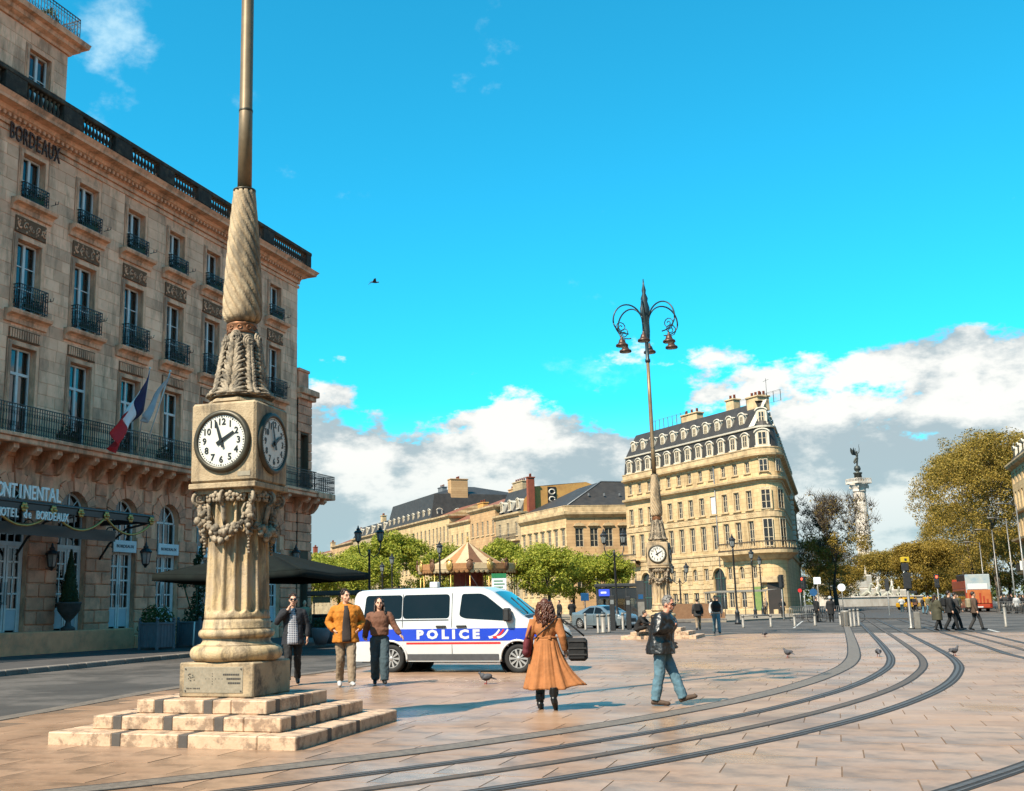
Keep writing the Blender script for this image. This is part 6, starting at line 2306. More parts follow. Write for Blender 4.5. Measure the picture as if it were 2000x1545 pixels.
def rpoly(pts, r=.05, n=4):
    """polygon with rounded corners"""
    out = []
    m = len(pts)
    for i in range(m):
        p, a, b = Vector(pts[i]), Vector(pts[i - 1]), Vector(pts[(i + 1) % m])
        da, db = (a - p), (b - p)
        k = min(r, da.length * .45, db.length * .45)
        pa, pb = p + da.normalized() * k, p + db.normalized() * k
        for j in range(n + 1):
            t = j / n
            q_ = pa * (1 - t) ** 2 + p * 2 * t * (1 - t) + pb * t * t
            out.append((q_.x, q_.y))
    return out


def wheel(parent, x, y, r, w, out, spokes=10, rimm='hubcap'):
    """wheel with tyre and spoked rim; out = -1 right side, +1 left side"""
    m = MB()
    m.lathe([(r * .62, -w / 2), (r * .9, -w / 2), (r * .98, -w / 2 + .03), (r, -w * .2), (r, w * .2), (r * .98, w / 2 - .03), (r * .9, w / 2), (r * .66, w / 2), (r * .62, w / 2 - .03)], 36, M=RX(PI / 2 if out < 0 else -PI / 2))
    t = m.build('wheel', 'tyre', parent, (x, y, r))
    m = MB()
    m.lathe([(r * .60, w * .45), (r * .66, w * .48), (r * .66, w * .42)], 36, M=RX(PI / 2 if out < 0 else -PI / 2), cap=False)
    m.lathe([(0, w * .5), (r * .13, w * .5), (r * .16, w * .42)], 16, M=RX(PI / 2 if out < 0 else -PI / 2), cap=False)
    for k in range(spokes):
        a = 2 * PI * k / spokes
        m.prism([(r * .12, -.014), (r * .62, -.026), (r * .62, .026), (r * .12, .014)], w * .38, w * .47, M=RX(PI / 2 if out < 0 else -PI / 2) @ RZ(a))
    m.build('rim', rimm, t)
    m = MB(); m.lathe([(0, w * .2), (r * .62, w * .2)], 24, M=RX(PI / 2 if out < 0 else -PI / 2), cap=False); m.build('brake_disc', 'black_plastic', t)
    return t


# --- police van
VS = Car(top=[(-2.55, 1.80), (-2.48, 1.89), (-2.35, 1.925), (0.2, 1.955), (0.72, 1.93), (0.95, 1.84), (1.35, 1.54), (1.72, 1.24), (1.82, 1.20), (2.2, 1.08), (2.36, .98), (2.46, .80), (2.49, .6)],
         hw=[(-2.55, .86), (-2.45, .93), (-2.2, .965), (1.5, .975), (1.9, .95), (2.2, .88), (2.4, .76), (2.49, .62)], zb=.27, tumble=.13, belt=1.0, corner=.10, arches=(-1.55, 1.55), arch_r=.40)
van = thing('police_van', 'white police van with blue and red side stripes parked behind the walkers', 'van', (0.65, 26.38, 0.0), R(-19.5))
VS.body(-2.55, 2.49).build('body', 'van_white', van)
m = MB(); m.box(-2.35, 2.3, -.80, .80, .24, .55); m.box(-1.0, 1.0, -.86, .86, .24, .6); m.build('underbody', 'black_plastic', van)
for sgn in (-1, 1):
    VS.patch(rpoly([(-2.25, 1.25), (-1.27, 1.25), (-1.27, 1.80), (-2.2, 1.80)], .08), .006, sgn).build('side_window', 'tinted_glass', van)
    VS.patch(rpoly([(-1.24, 1.25), (-.08, 1.25), (-.08, 1.80), (-1.24, 1.80)], .09), .006, sgn).build('side_window', 'tinted_glass', van)
    VS.patch(rpoly([(.16, 1.30), (.30, 1.24), (1.36, 1.17), (1.42, 1.28), (.82, 1.74), (.68, 1.80), (.22, 1.80)], .06), .006, sgn).build('door_window', 'tinted_glass', van)
    VS.strip(-2.5, 1.92, .735, 1.01, .005, sgn, 40).build('blue_band', 'livery_blue', van)
    VS.strip(1.94, 2.3, .80, 1.0, .005, sgn, 12).build('blue_band', 'livery_blue', van)
    VS.strip(-1.15, 1.15, .662, .705, .005, sgn, 20).build('red_line', 'livery_red', van)
    VS.strip(-1.12, 1.10, .30, .44, .012, sgn, 20).build('lower_moulding', 'grey_plastic', van)
    for x in (-1.25, -.02, 1.93):
        z1 = 1.82 if x < 1 else 1.1
        VS.strip(x - .007, x + .007, .45 if abs(x) < 1.3 else .75, z1, .008, sgn, 2).build('door_seam', 'black_plastic', van)
    VS.strip(-2.3, -.1, 1.20, 1.225, .007, sgn, 20).build('slide_rail', 'grey_plastic', van)
    for x in (-.28, .22):
        m = MB(); p = VS.side(x, 1.06, .02, sgn); m.cbox(p.x - .12, p.x + .12, p.y - .03, p.y + .03, 1.04, 1.085, .012); m.build('door_handle', 'black_plastic', van)
    for ax in (-1.55, 1.55):
        m = MB()
        m.tube([VS.side(ax + .41 * cos(t), .33 + .41 * sin(t), .004, sgn) for t in [R(-6 + 8 * k) for k in range(25)]], .028, 6)
        m.build('arch_lip', 'van_white', van)
        m = MB(); m.lathe([(.44, 0), (.44, .35), (0.1, .35)], 24, M=T(ax, sgn * .95, .33) @ RX(PI / 2 * sgn), cap=False); m.build('wheel_well', 'black_plastic', van)
        wheel(van, ax, sgn * .84, .335, .21, sgn)
    # lettering and the tricolour swoosh
    t = text_mb('P O L I C E', .275, .001, sx=1.0, bold=.016)
    out = MB()
    xs = [p[0] for p in t.v]; wdt = max(xs) - min(xs); k = 1.55 / wdt
    vs_ = [VS.side(-.12 * 1 + p[0] * k * (1 if sgn < 0 else -1), .873 + p[2] * .98, .009 + p[1] * .5, sgn) for p in t.v]
    out.add(vs_, t.f); out.build('police_lettering', 'livery_white', van)
    for j, mt in enumerate(('livery_white', 'livery_red', 'livery_white')):
        pts_o = []
        m = MB()
        m.grid(lambda u, v: VS.side(.86 + .10 * j + .26 * u ** .8 + .03 * v, .78 + .19 * u ** 1.7 + (.055 * (1 - v)) * (1 - .5 * u), .009 + .001 * j, sgn), 10, 2)
        m.build('emblem', mt, van)
    m = MB(); p = VS.side(1.34, 1.27, .12, sgn); m.cbox(p.x - .07, p.x + .09, p.y - .11, p.y + .11, 1.16, 1.46, .035); m.box(p.x - .02, p.x + .03, min(p.y, p.y - sgn * .15), max(p.y, p.y - sgn * .15), 1.2, 1.26); m.build('mirror', 'black_plastic', van)
    m = VS.patch(rpoly([(1.98, .98), (2.34, .84), (2.36, .93), (2.15, 1.06), (1.99, 1.08)], .02), .01, sgn); m.build('headlight', 'headlamp', van)
    m = VS.patch([(-2.53, .9), (-2.44, .9), (-2.44, 1.5), (-2.53, 1.5)], .012, sgn); m.build('tail_light', 'tail_red', van)
m = MB(); m.grid(lambda u, v: VS.roof(.98 + .68 * v, (u * 2 - 1) * .90, .008), 10, 8); m.build('windscreen', 'screen_glass', van)
m = MB(); m.grid(lambda u, v: VS.roof(1.68 + .10 * v, (u * 2 - 1) * .9, .006), 10, 2); m.build('scuttle', 'black_plastic', van)
for y in (-.4, .25):
    m = MB(); m.tube([VS.roof(1.66, y, .02), VS.roof(1.2, y + .25, .02)], .01, 5); m.build('wiper', 'black_plastic', van)
m = MB(); m.cbox(2.30, 2.50, -.70, .70, .30, .44, .05); m.build('front_bumper', 'black_plastic', van)
m = MB(); m.cbox(-2.62, -2.42, -.84, .84, .34, .60, .05); m.build('rear_bumper', 'grey_plastic', van)
m = MB(); m.cbox(2.42, 2.5, -.5, .5, .64, .80, .02); m.build('grille', 'black_plastic', van)
m = MB(); m.add([(-2.556, -.62, 1.1), (-2.556, .62, 1.1), (-2.545, .60, 1.68), (-2.545, -.60, 1.68)], [(3, 2, 1, 0)]); m.build('rear_window', 'tinted_glass', van)
m = MB(); m.cbox(-.72, -.52, -.5, -.3, 1.96, 2.10, .02); m.build('roof_beacon', 'livery_white', van)
m = MB(); m.cbox(-2.0, -1.5, -.3, .3, 1.935, 1.985, .02); m.build('roof_vent', 'black_plastic', van)
m = MB(); m.tube([(.3, .2, 1.95), (.1, .2, 2.25)], .008, 4); m.build('aerial', 'black_plastic', van)

# --- silver saloon car
SS = Car(top=[(-2.3, .92), (-2.2, 1.0), (-1.7, 1.04), (-1.25, 1.18), (-.65, 1.40), (-.1, 1.44), (.35, 1.38), (.95, 1.08), (1.15, .98), (1.9, .86), (2.2, .72), (2.3, .5)],
         hw=[(-2.3, .7), (-2.1, .82), (-1.5, .90), (1.4, .90), (1.9, .84), (2.2, .7), (2.3, .58)], zb=.2, tumble=.38, belt=.88, corner=.07, arches=(-1.4, 1.4), arch_r=.36)
sal = thing('silver_car', 'silver blue saloon car waiting behind the bollards', 'car', (10.7, 70.5, 0), R(-52))
SS.body(-2.3, 2.3).build('body', 'car_silver', sal)
m = MB(); m.box(-2.1, 2.0, -.72, .72, .17, .5); m.build('underbody', 'black_plastic', sal)
for sgn in (-1, 1):
    SS.patch(rpoly([(-1.15, .95), (-.15, .93), (-.15, 1.32), (-.6, 1.31)], .05), .006, sgn).build('side_window', 'tinted_glass', sal)
    SS.patch(rpoly([(-.08, .93), (.92, .92), (.40, 1.27), (-.08, 1.34)], .05), .006, sgn).build('side_window', 'tinted_glass', sal)
    for ax in (-1.4, 1.4):
        m = MB(); m.tube([SS.side(ax + .365 * cos(t), .33 + .365 * sin(t), .003, sgn) for t in [R(-4 + 8 * k) for k in range(24)]], .018, 5); m.build('arch_lip', 'car_silver', sal)
        m = MB(); m.lathe([(.38, 0), (.38, .3), (.1, .3)], 20, M=T(ax, sgn * .88, .33) @ RX(PI / 2 * sgn), cap=False); m.build('wheel_well', 'black_plastic', sal)
        wheel(sal, ax, sgn * .79, .32, .2, sgn, 8)
    m = MB(); p = SS.side(.75, .98, .1, sgn); m.cbox(p.x - .06, p.x + .06, p.y - .1, p.y + .1, .93, 1.06, .03); m.build('mirror', 'car_silver', sal)
    SS.patch(rpoly([(1.85, .62), (2.2, .58), (2.18, .68), (1.9, .76)], .02), .01, sgn).build('headlight', 'headlamp', sal)
    SS.strip(-.12, -.10, .35, .9, .006, sgn, 1).build('door_seam', 'black_plastic', sal)
m = MB(); m.grid(lambda u, v: SS.roof(.40 + .50 * v, (u * 2 - 1) * .88, .006), 8, 6); m.build('windscreen', 'tinted_glass', sal)
m = MB(); m.grid(lambda u, v: SS.roof(-1.3 + .55 * v, (u * 2 - 1) * .88, .006), 8, 6); m.build('rear_window', 'tinted_glass', sal)
m = MB(); m.cbox(2.22, 2.34, -.34, .34, .42, .64, .02); m.build('grille', 'black_plastic', sal)
m = MB(); m.cbox(2.26, 2.36, -.26, .26, .27, .37, .01); m.build('number_plate', 'livery_white', sal)

# --- open-top double-deck bus seen from behind
bus = thing('tour_bus', 'red open-top double-deck bus seen from behind near the crowd', 'bus', (58.3, 118, 0), R(72))
m = MB(); m.cbox(0, 10.5, -1.25, 1.25, .32, 2.55, .12); m.build('lower_deck', 'bus_red', bus)
m = MB()
for y0, y1 in ((-1.25, -1.17), (1.17, 1.25)):
    m.cbox(.05, 10.4, y0, y1, 2.5, 3.35, .02)
m.cbox(10.3, 10.42, -1.2, 1.2, 2.5, 3.6, .02); m.build('upper_deck_side', 'bus_red', bus)
m = MB(); m.cbox(-.03, .09, -1.22, 1.22, 2.0, 3.98, .05); m.build('rear_panel', 'bus_blueprint', bus)
m = MB(); m.cbox(-.06, -.02, -1.15, 1.15, .9, 2.35, .02); m.build('rear_print', 'bus_orange', bus)
m = MB(); m.cbox(-.07, -.035, -.9, 1.05, 2.4, 3.0, .01); m.build('rear_print', 'livery_white', bus)
m = MB(); m.cbox(.2, 6, -1.27, -1.15, 3.35, 3.95, .02); m.cbox(.2, 6, 1.15, 1.27, 3.35, 3.95, .02); m.cbox(.2, 6.2, -1.25, 1.25, 3.95, 4.02, .02); m.build('canopy', 'bus_dark', bus)
for sgn in (-1, 1):
    for k in range(5):
        m = MB(); m.cbox(.9 + k * 1.85, 2.6 + k * 1.85, sgn * 1.25 - .012, sgn * 1.25 + .012, 1.35, 2.25, .004); m.build('window', 'tinted_glass', bus)
    for ax in (2.6, 8.2):
        wheel(bus, ax, sgn * 1.1, .48, .3, sgn, 8)
    m = MB(); m.cbox(-.05, .02, sgn * 1.05 - .09, sgn * 1.05 + .09, .55, .85, .01); m.build('tail_light', 'tail_red', bus)
m = MB(); m.cbox(-.06, .02, -.3, .3, .45, .58, .01); m.build('number_plate', 'livery_white', bus)
# lines standing in for the rear advert's picture of a skyline
for k in range(6):
    m = MB(); m.box(-.085, -.065, -.85 + k * .33, -.66 + k * .33, .95, 1.35 + .32 * ((k * 7) % 3)); m.build('print_shape', 'bus_red', bus)

# --- two small yellow road trains / carts by the fountain
for k, (x, y) in enumerate(((64.0, 149), (68.5, 152))):
    yb = thing('yellow_cart', ('left yellow service cart parked before the fountain', 'right yellow service cart parked before the fountain')[k], 'cart', (x, y, 0), R(10), 'yellow carts by the fountain')
    m = MB(); m.cbox(-1.6, 1.6, -.7, .7, .35, 1.0, .12); m.cbox(-1.2, .9, -.65, .65, 1.0, 1.7, .15); m.build('body', 'taxi_yellow', yb)
    m = MB(); m.cbox(-1.0, .7, -.67, .67, 1.12, 1.55, .05); m.build('window', 'tinted_glass', yb)
    for sgn in (-1, 1):
        for ax in (-1.05, 1.05):
            wheel(yb, ax, sgn * .6, .3, .2, sgn, 6)
# ------------------------------------------------------------------ people
def cloth(name, c, c2=None, rough=.85, bump=.5, bscale=9.0, **k):
    return mat(name, c, c2 or tuple(x * .7 for x in c), 7, rough, bump=bump, bscale=bscale, **k)


mat('skin', (0.52, 0.30, 0.20), (0.46, 0.25, 0.165), 6, 0.55)
mat('skin_ruddy', (0.55, 0.26, 0.17), (0.45, 0.19, 0.12), 6, 0.5)
mat('hair_dark', (0.022, 0.012, 0.008), (0.045, 0.022, 0.012), 14, 0.5)
mat('hair_auburn', (0.085, 0.026, 0.014), (0.15, 0.05, 0.025), 10, 0.45)
mat('hair_grey', (0.30, 0.28, 0.26), (0.16, 0.15, 0.14), 12, 0.6)
mat('eye_dark', (0.01, 0.008, 0.008), None, 5, 0.2)
mat('glasses', (0.008, 0.008, 0.008), None, 5, 0.2)
mat('lips', (0.36, 0.13, 0.10), None, 5, 0.5)
for nm, c in dict(navy=(.022, .023, .03), black=(.013, .013, .014), charcoal=(.045, .043, .043), check=(.20, .21, .24), orange=(.72, .25, .018), beige=(.40, .29, .19), brownj=(.24, .105, .06), tealj=(.06, .10, .12), tan=(.58, .22, .07), jeans=(.15, .29, .37), jeans_dark=(.03, .075, .10), white=(.68, .67, .65), burgundy=(.17, .02, .03), khaki=(.20, .17, .09), olive=(.09, .085, .05), sand=(.42, .34, .22), red=(.40, .03, .03), pale_blue=(.34, .43, .50), pink=(.58, .36, .30), shoe_brown=(.12, .075, .05), tee=(.05, .035, .03)).items():
    cloth('cl_' + nm, c)
mat('cl_leather', (.011, .011, .012), (.02, .019, .018), 9, .38, bump=1.0, bscale=7, spec=.5)
mat('shoe_black', (.012, .012, .012), None, 9, .35)
mat('shoe_white', (.72, .71, .69), None, 9, .5)


def checkmat():
    m = bpy.data.materials.new('cl_checked'); m.use_nodes = True
    nt = m.node_tree; b = nt.nodes['Principled BSDF']
    tc = nt.nodes.new('ShaderNodeTexCoord')
    outs = []
    for ax in ('X', 'Z'):
        w = nt.nodes.new('ShaderNodeTexWave'); w.wave_type = 'BANDS'; w.bands_direction = ax
        w.inputs['Scale'].default_value = 9; w.inputs['Distortion'].default_value = .4
        nt.links.new(tc.outputs['Object'], w.inputs[0]); outs.append(w.outputs['Fac'])
    mx = nt.nodes.new('ShaderNodeMath'); mx.operation = 'MAXIMUM'
    nt.links.new(outs[0], mx.inputs[0]); nt.links.new(outs[1], mx.inputs[1])
    r = nt.nodes.new('ShaderNodeValToRGB'); r.color_ramp.elements[0].position = .86; r.color_ramp.elements[1].position = .93
    r.color_ramp.elements[0].color = (.035, .045, .075, 1); r.color_ramp.elements[1].color = (.5, .5, .52, 1)
    nt.links.new(mx.outputs[0], r.inputs[0]); nt.links.new(r.outputs[0], b.inputs['Base Color']); b.inputs['Roughness'].default_value = .85
    MATS['cl_checked'] = m


checkmat()
BASE = dict(pelvis=(0, 0, .95), waist=(0, 0, 1.09), chest=(0, 0, 1.28), neck=(0, .005, 1.46), head=(0, -.02, 1.625),
            sL=(.185, .0, 1.415), sR=(-.185, .0, 1.415), eL=(.25, .03, 1.14), eR=(-.25, .03, 1.14), wL=(.27, -.03, .90), wR=(-.27, -.03, .90),
            hL=(.275, -.05, .80), hR=(-.275, -.05, .80),
            pL=(.095, 0, .92), pR=(-.095, 0, .92), kL=(.10, -.02, .50), kR=(-.10, -.02, .50), aL=(.10, .02, .09), aR=(-.10, .02, .09), tL=(.12, -.16, .03), tR=(-.12, -.16, .03))
WALK = dict(kL=(.09, -.17, .53), aL=(.09, -.24, .12), tL=(.10, -.41, .07), kR=(-.09, .02, .50), aR=(-.09, .25, .14), tR=(-.10, .09, .03),
            eL=(.25, .12, 1.16), wL=(.27, .14, .92), hL=(.27, .13, .83), eR=(-.25, -.02, 1.14), wR=(-.26, -.18, .94), hR=(-.25, -.24, .87))
WALK2 = dict(kR=(-.09, -.17, .53), aR=(-.09, -.24, .12), tR=(-.10, -.41, .07), kL=(.09, .02, .50), aL=(.09, .25, .14), tL=(.10, .09, .03))
POCKET = dict(eL=(.31, .08, 1.16), wL=(.22, -.08, 1.02), hL=(.17, -.10, .97), eR=(-.31, .08, 1.16), wR=(-.22, -.08, 1.02), hR=(-.17, -.10, .97))


def remesh(o, vox, smooth=3, fac=.5):
    r_ = o.modifiers.new('fuse', 'REMESH'); r_.mode = 'VOXEL'; r_.voxel_size = vox; r_.use_smooth_shade = True
    if smooth:
        s_ = o.modifiers.new('soft', 'SMOOTH'); s_.iterations = smooth; s_.factor = fac
    return o


def folds(o, strength, size):
    tx = bpy.data.textures.get('cloth_folds') or bpy.data.textures.new('cloth_folds', 'CLOUDS')
    tx.noise_scale = .085; tx.noise_depth = 2
    d = o.modifiers.new('folds', 'DISPLACE'); d.texture = tx; d.strength = strength; d.mid_level = .5; d.texture_coords = 'LOCAL'
    return o


def hand_mb(mb, w, h, curl, side, near):
    """palm, four fingers of different length and a thumb leaving the side of the palm"""
    w, h = Vector(w), Vector(h)
    d = (h - w).normalized()
    side_v = Vector((0, -1, 0)) - d * Vector((0, -1, 0)).dot(d)
    if side_v.length < .2:
        side_v = Vector((1, 0, 0)) - d * d.x
    side_v.normalize()
    nrm = d.cross(side_v) * side
    pc = w + d * .055
    mb.tube([w - d * .01, w + d * .03, w + d * .075, w + d * .095], [.028, .038, .042, .034], 8, flat=.55)
    if not near:
        mb.tube([w + d * .07, w + d * .13 + nrm * .02 * curl, w + d * .15 + nrm * .06 * curl], [.036, .03, .018], 6)
        return
    for k, ln in enumerate((.066, .076, .072, .056)):
        o = w + d * .088 + side_v * (.028 - k * .0185)
        p1 = o + d * ln * .42 + nrm * .006 * curl
        p2 = p1 + (d * (1 - curl * .6) + nrm * curl * .8).normalized() * ln * .34
        p3 = p2 + (d * (1 - curl * 1.1) + nrm * curl).normalized() * ln * .26
        mb.tube([o - d * .02, o, p1, p2, p3], [.0105, .0105, .0098, .009, .0075], 6)
    th = w + d * .03 + side_v * .032
    mb.tube([w + d * .02 + side_v * .015, th, th + (d * .7 + side_v * .6 + nrm * .4 * curl).normalized() * .035, th + (d * .9 + side_v * .35 + nrm * .6 * curl).normalized() * .066], [.014, .0135, .0115, .009], 6)


def person(label, loc, rz, outfit, pose=None, h=1.75, vox=.02, near=False, hair='short', hair_mat='hair_dark', yaw=0.0, tilt=0.0, skin='skin', glasses=False, group=None,
           hem=.78, coat_r=.035, leg_w=1.0, collar=True, woman=False, hood=False, open_front=None, open_w=.06, shoe='shoe_black', beard=False):
    """outfit = (jacket material, trousers material); one body mesh, clothes and hair as its children"""
    J = dict(BASE)
    for p in (pose or []):
        J.update(p)
    J = {k: Vector(v) for k, v in J.items()}
    root = thing('person', label, 'person', loc, rz, group)
    s = h / 1.75
    root.scale = (s, s, s)
    g = .88 if woman else 1.0
    # --- body
    b = MB()
    b.ell(J['pelvis'], (.155, .11, .13), 12, 8); b.ell(J['waist'], (.135 * g, .095, .15), 12, 8); b.ell(J['chest'], (.165 * g, .115, .19), 12, 8)
    b.tube([J['sL'].lerp(J['sR'], .1) + Vector((0, 0, -.03)), (J['sL'] + J['sR']) / 2, J['sR'].lerp(J['sL'], .1) + Vector((0, 0, -.03))], [.042, .055, .042], 8)
    b.tube([J['chest'] + Vector((0, .01, .12)), J['neck'], J['head'] + Vector((0, .012, -.07))], [.08, .056, .052], 10)
    for sd in 'LR':
        b.tube([J['s' + sd], (J['s' + sd] + J['e' + sd]) / 2, J['e' + sd], (J['e' + sd] * .6 + J['w' + sd] * .4), J['w' + sd]], [.052 * g, .045 * g, .038 * g, .038 * g, .026 * g], 8)
        b.tube([J['p' + sd], J['p' + sd].lerp(J['k' + sd], .5), J['k' + sd], J['k' + sd].lerp(J['a' + sd], .35), J['a' + sd]], [.088, .074, .054, .053, .036], 8)
        b.tube([J['a' + sd] + Vector((0, .02, -.03)), J['t' + sd]], [.036, .03], 7)
        hand_mb(b, J['w' + sd], J['h' + sd], .55, 1 if sd == 'L' else -1, near)
    HM_ = T(*J['head']) @ RZ(yaw) @ RX(tilt)
    hd_ = MB()
    hd_.ell((0, .012, .012), (.074, .092, .112), 14, 10)
    hd_.ell((0, -.022, -.052), (.056, .064, .066), 12, 8); hd_.ell((0, -.058, -.088), (.026, .022, .022), 8, 6)
    hd_.ell((0, -.088, -.012), (.013, .018, .030), 8, 6); hd_.ell((0, -.098, -.026), (.016, .016, .012), 8, 6)
    hd_.ell((0, -.066, .030), (.056, .02, .014), 8, 6)
    for sx in (-1, 1):
        hd_.ell((sx * .076, .012, -.008), (.012, .022, .032), 8, 6); hd_.ell((sx * .045, -.048, -.035), (.022, .022, .024), 8, 6)
    hd_.ell((0, -.078, -.058), (.024, .012, .010), 8, 6)
    b.merge(hd_, HM_)
    remesh(b.build('body', skin, root), .0085 if near else vox, 2)
    if near:
        e = MB()
        for sx in (-1, 1):
            e.ell((sx * .030, -.078, .006), (.013, .009, .007), 8, 5)
            e.tube([(sx * .014, -.088, .026), (sx * .032, -.087, .031), (sx * .052, -.074, .026)], [.004, .0055, .004], 5)
        MB().merge(e, HM_).build('eyes', 'eye_dark', root)
        l_ = MB(); l_.ell((0, -.086, -.058), (.021, .008, .0055), 8, 5); MB().merge(l_, HM_).build('lips', 'lips', root)
    if glasses:
        e = MB()
        for sx in (-1, 1):
            e.ell((sx * .034, -.096, .004), (.031, .012, .023), 10, 6); e.tube([(sx * .06, -.086, .01), (sx * .078, -.02, .01)], .004, 4)
        e.tube([(-.012, -.1, .01), (.012, -.1, .01)], .004, 4)
        MB().merge(e, HM_).build('glasses', 'glasses', root)
    # --- hair
    if hair:
        c = MB()
        q = random.Random(len(label) * 7)
        c.ell((0, .026, .030), (.083, .094, .104), 14, 10)
        if hair == 'short':
            for k in range(70 if near else 20):
                a, t = q.uniform(0, 2 * PI), q.uniform(.15, 1.0)
                d = Vector((cos(a) * math.sqrt(1 - t * t) * .082, sin(a) * math.sqrt(1 - t * t) * .094, t * .104)) + Vector((0, .026, .030))
                if d.y < -.045 and d.z < .075:
                    continue
                c.tube([d * .92, d * 1.06 + Vector((q.uniform(-.015, .015), -.008, .006))], [.016, .006], 4)
        if hair in ('long', 'wavy'):
            n = 60 if near else 16
            ln = .40 if hair == 'long' else .46
            for k in range(n):
                a = PI * (.02 + .96 * k / n)      # round the back and sides
                sx, sy = cos(a) * .082, .026 + sin(a) * .092
                P = []
                dr = q.uniform(.0, .05)
                L0 = ln * q.uniform(.75, 1.1)
                for i in range(8):
                    t = i / 7
                    z = .075 - L0 * t
                    wv = (.022 if hair == 'wavy' else .010) * sin(i * 1.9 + k * 1.3) * (t + .2)
                    outw = 1 + (.55 if hair == 'wavy' else .62) * t * (1 - .35 * t)
                    fwd = -.16 * t if abs(cos(a)) > .72 else .03 * t
                    P.append((sx * outw + wv, sy * outw + .015 * sin(i * 2.3 + k) + fwd + dr * .3, z))
                c.tube(P, [.016, .017, .017, .016, .015, .013, .011, .006], 5)
        MB().merge(c, HM_).build('hair', hair_mat, root)
    if beard:
        c = MB(); c.ell((0, -.045, -.085), (.045, .038, .032), 10, 6); c.ell((0, -.09, -.044), (.028, .012, .010), 8, 5); MB().merge(c, HM_).build('beard', 'hair_grey', root)
    # --- trousers
    t = MB()
    lw = leg_w
    t.ell(J['pelvis'] + Vector((0, 0, -.01)), (.172, .128, .14), 12, 8)
    for sd in 'LR':
        a, k, p = J['a' + sd], J['k' + sd], J['p' + sd]
        t.tube([p + Vector((0, 0, .02)), p.lerp(k, .5), k, k.lerp(a, .5), a + Vector((0, -.005, -.015))], [.106, .092 * lw ** .5, .074 * lw, .072 * lw, .068 * lw], 10)
    tro = remesh(t.build('trousers', outfit[1], root), .013 if near else vox * 1.1, 3)
    if near:
        folds(tro, .030, .09)
    # --- shoes
    for sd in 'LR':
        a, to = J['a' + sd], J['t' + sd]
        sh = MB()
        d = (to - a); d.z = 0; d.normalize()
        heel = a + Vector((0, 0, -.045)) - d * .045
        tip = Vector((to.x, to.y, to.z + .008)) + d * .06
        sh.tube([heel - d * .02, heel, a.lerp(to, .45) + Vector((0, 0, -.012)), tip - d * .03, tip], [.02, .046, .047, .040, .016], 8, flat=.9)
        sh.tube([a + Vector((0, 0, -.04)), a + Vector((0, 0, .03))], [.05, .046], 8)
        remesh(sh.build('shoe', shoe, root), .012 if near else .025, 1)
    # --- jacket
    j = MB()
    r_ = coat_r
    pv, wa, ch = J['pelvis'], J['waist'], J['chest']
    sh_mid = (J['sL'] + J['sR']) / 2
    lowz = pv.z - .02
    secs = []
    if hem < lowz:
        n_ = max(1, int((lowz - hem) / .12))
        for k in range(n_):
            f_ = 1 - k / n_
            secs.append((Vector((pv.x, pv.y, hem + (lowz - hem) * k / n_)), .178 * (1 + .10 * f_) + r_, .132 * (1 + .10 * f_) + r_))
        secs.append((Vector((pv.x, pv.y, lowz)), .178 + r_, .134 + r_))
        secs.append((pv.lerp(wa, .6), .162 * g + r_ * .95, .124 + r_ * .9))
    else:
        secs.append((Vector((wa.x, wa.y, hem)), .158 * g + r_, .122 + r_))
        secs.append((pv.lerp(wa, .8) + Vector((0, 0, .04)), .166 * g + r_ * 1.15, .13 + r_ * 1.1))
    secs += [(wa + Vector((0, 0, .06)), .160 * g + r_ * .95, .122 + r_ * .9), (ch + Vector((0, 0, -.02)), .176 * g + r_, .132 + r_), (ch.lerp(sh_mid, .6), .188 * g + r_ * .8, .126 + r_ * .8),
             (sh_mid + Vector((0, .004, .0)), .182 * g + r_ * .45, .098 + r_ * .6), (sh_mid + Vector((0, .006, .04)), .150 * g + r_ * .4, .088 + r_ * .5), (J['neck'] + Vector((0, 0, .012)), .062 + r_ * .3, .06 + r_ * .3)]
    secs.sort(key=lambda q_: q_[0].z)
    NR = 28

    def ring(u, v):
        i = min(len(secs) - 2, int(v * (len(secs) - 1))); t_ = v * (len(secs) - 1) - i
        c_ = secs[i][0].lerp(secs[i + 1][0], t_)
        rx, ry = secs[i][1] * (1 - t_) + secs[i + 1][1] * t_, secs[i][2] * (1 - t_) + secs[i + 1][2] * t_
        a_ = 2 * PI * u
        e_ = .82
        cx_, sy_ = cos(a_), sin(a_)
        return (c_.x + rx * math.copysign(abs(cx_) ** e_, cx_), c_.y + ry * math.copysign(abs(sy_) ** e_, sy_), c_.z)
    nv_ = (len(secs) - 1) * 3
    j.grid(ring, NR, nv_, closeu=True)
    j.f.append(list(range(NR))[::-1]); j.mi.append(0); j.sm.append(False)
    j.f.append([nv_ * NR + k for k in range(NR)]); j.mi.append(0); j.sm.append(False)
    for sd in 'LR':
        S, E_, W = J['s' + sd], J['e' + sd], J['w' + sd]
        S2 = S.lerp(sh_mid, .22) + Vector((0, 0, -.02))
        j.tube([S2, S.lerp(E_, .12), S.lerp(E_, .5), E_, E_.lerp(W, .5), E_.lerp(W, .97)], [.05 + r_ * .4, .058 * g + r_ * .5, .054 * g + r_ * .6, .050 * g + r_ * .55, .046 * g + r_ * .5, .036 * g + r_ * .4], 12)
    if collar:
        cpts = [J['neck'] + Vector((.075 * cos(x), .068 * sin(x) + .005, -.02 - .03 * (sin(x) < -.3))) for x in [i * PI / 8 for i in range(17)]]
        j.tube(cpts, .024 + r_ * .25, 6)
    if hood:
        j.ell(J['neck'] + Vector((0, .10, -.01)), (.12, .075, .085), 10, 8)
        j.tube([J['neck'] + Vector((.105 * cos(x), .09 * sin(x) + .02, .01 + .015 * sin(x))) for x in [i * PI / 8 for i in range(17)]], .033, 6)
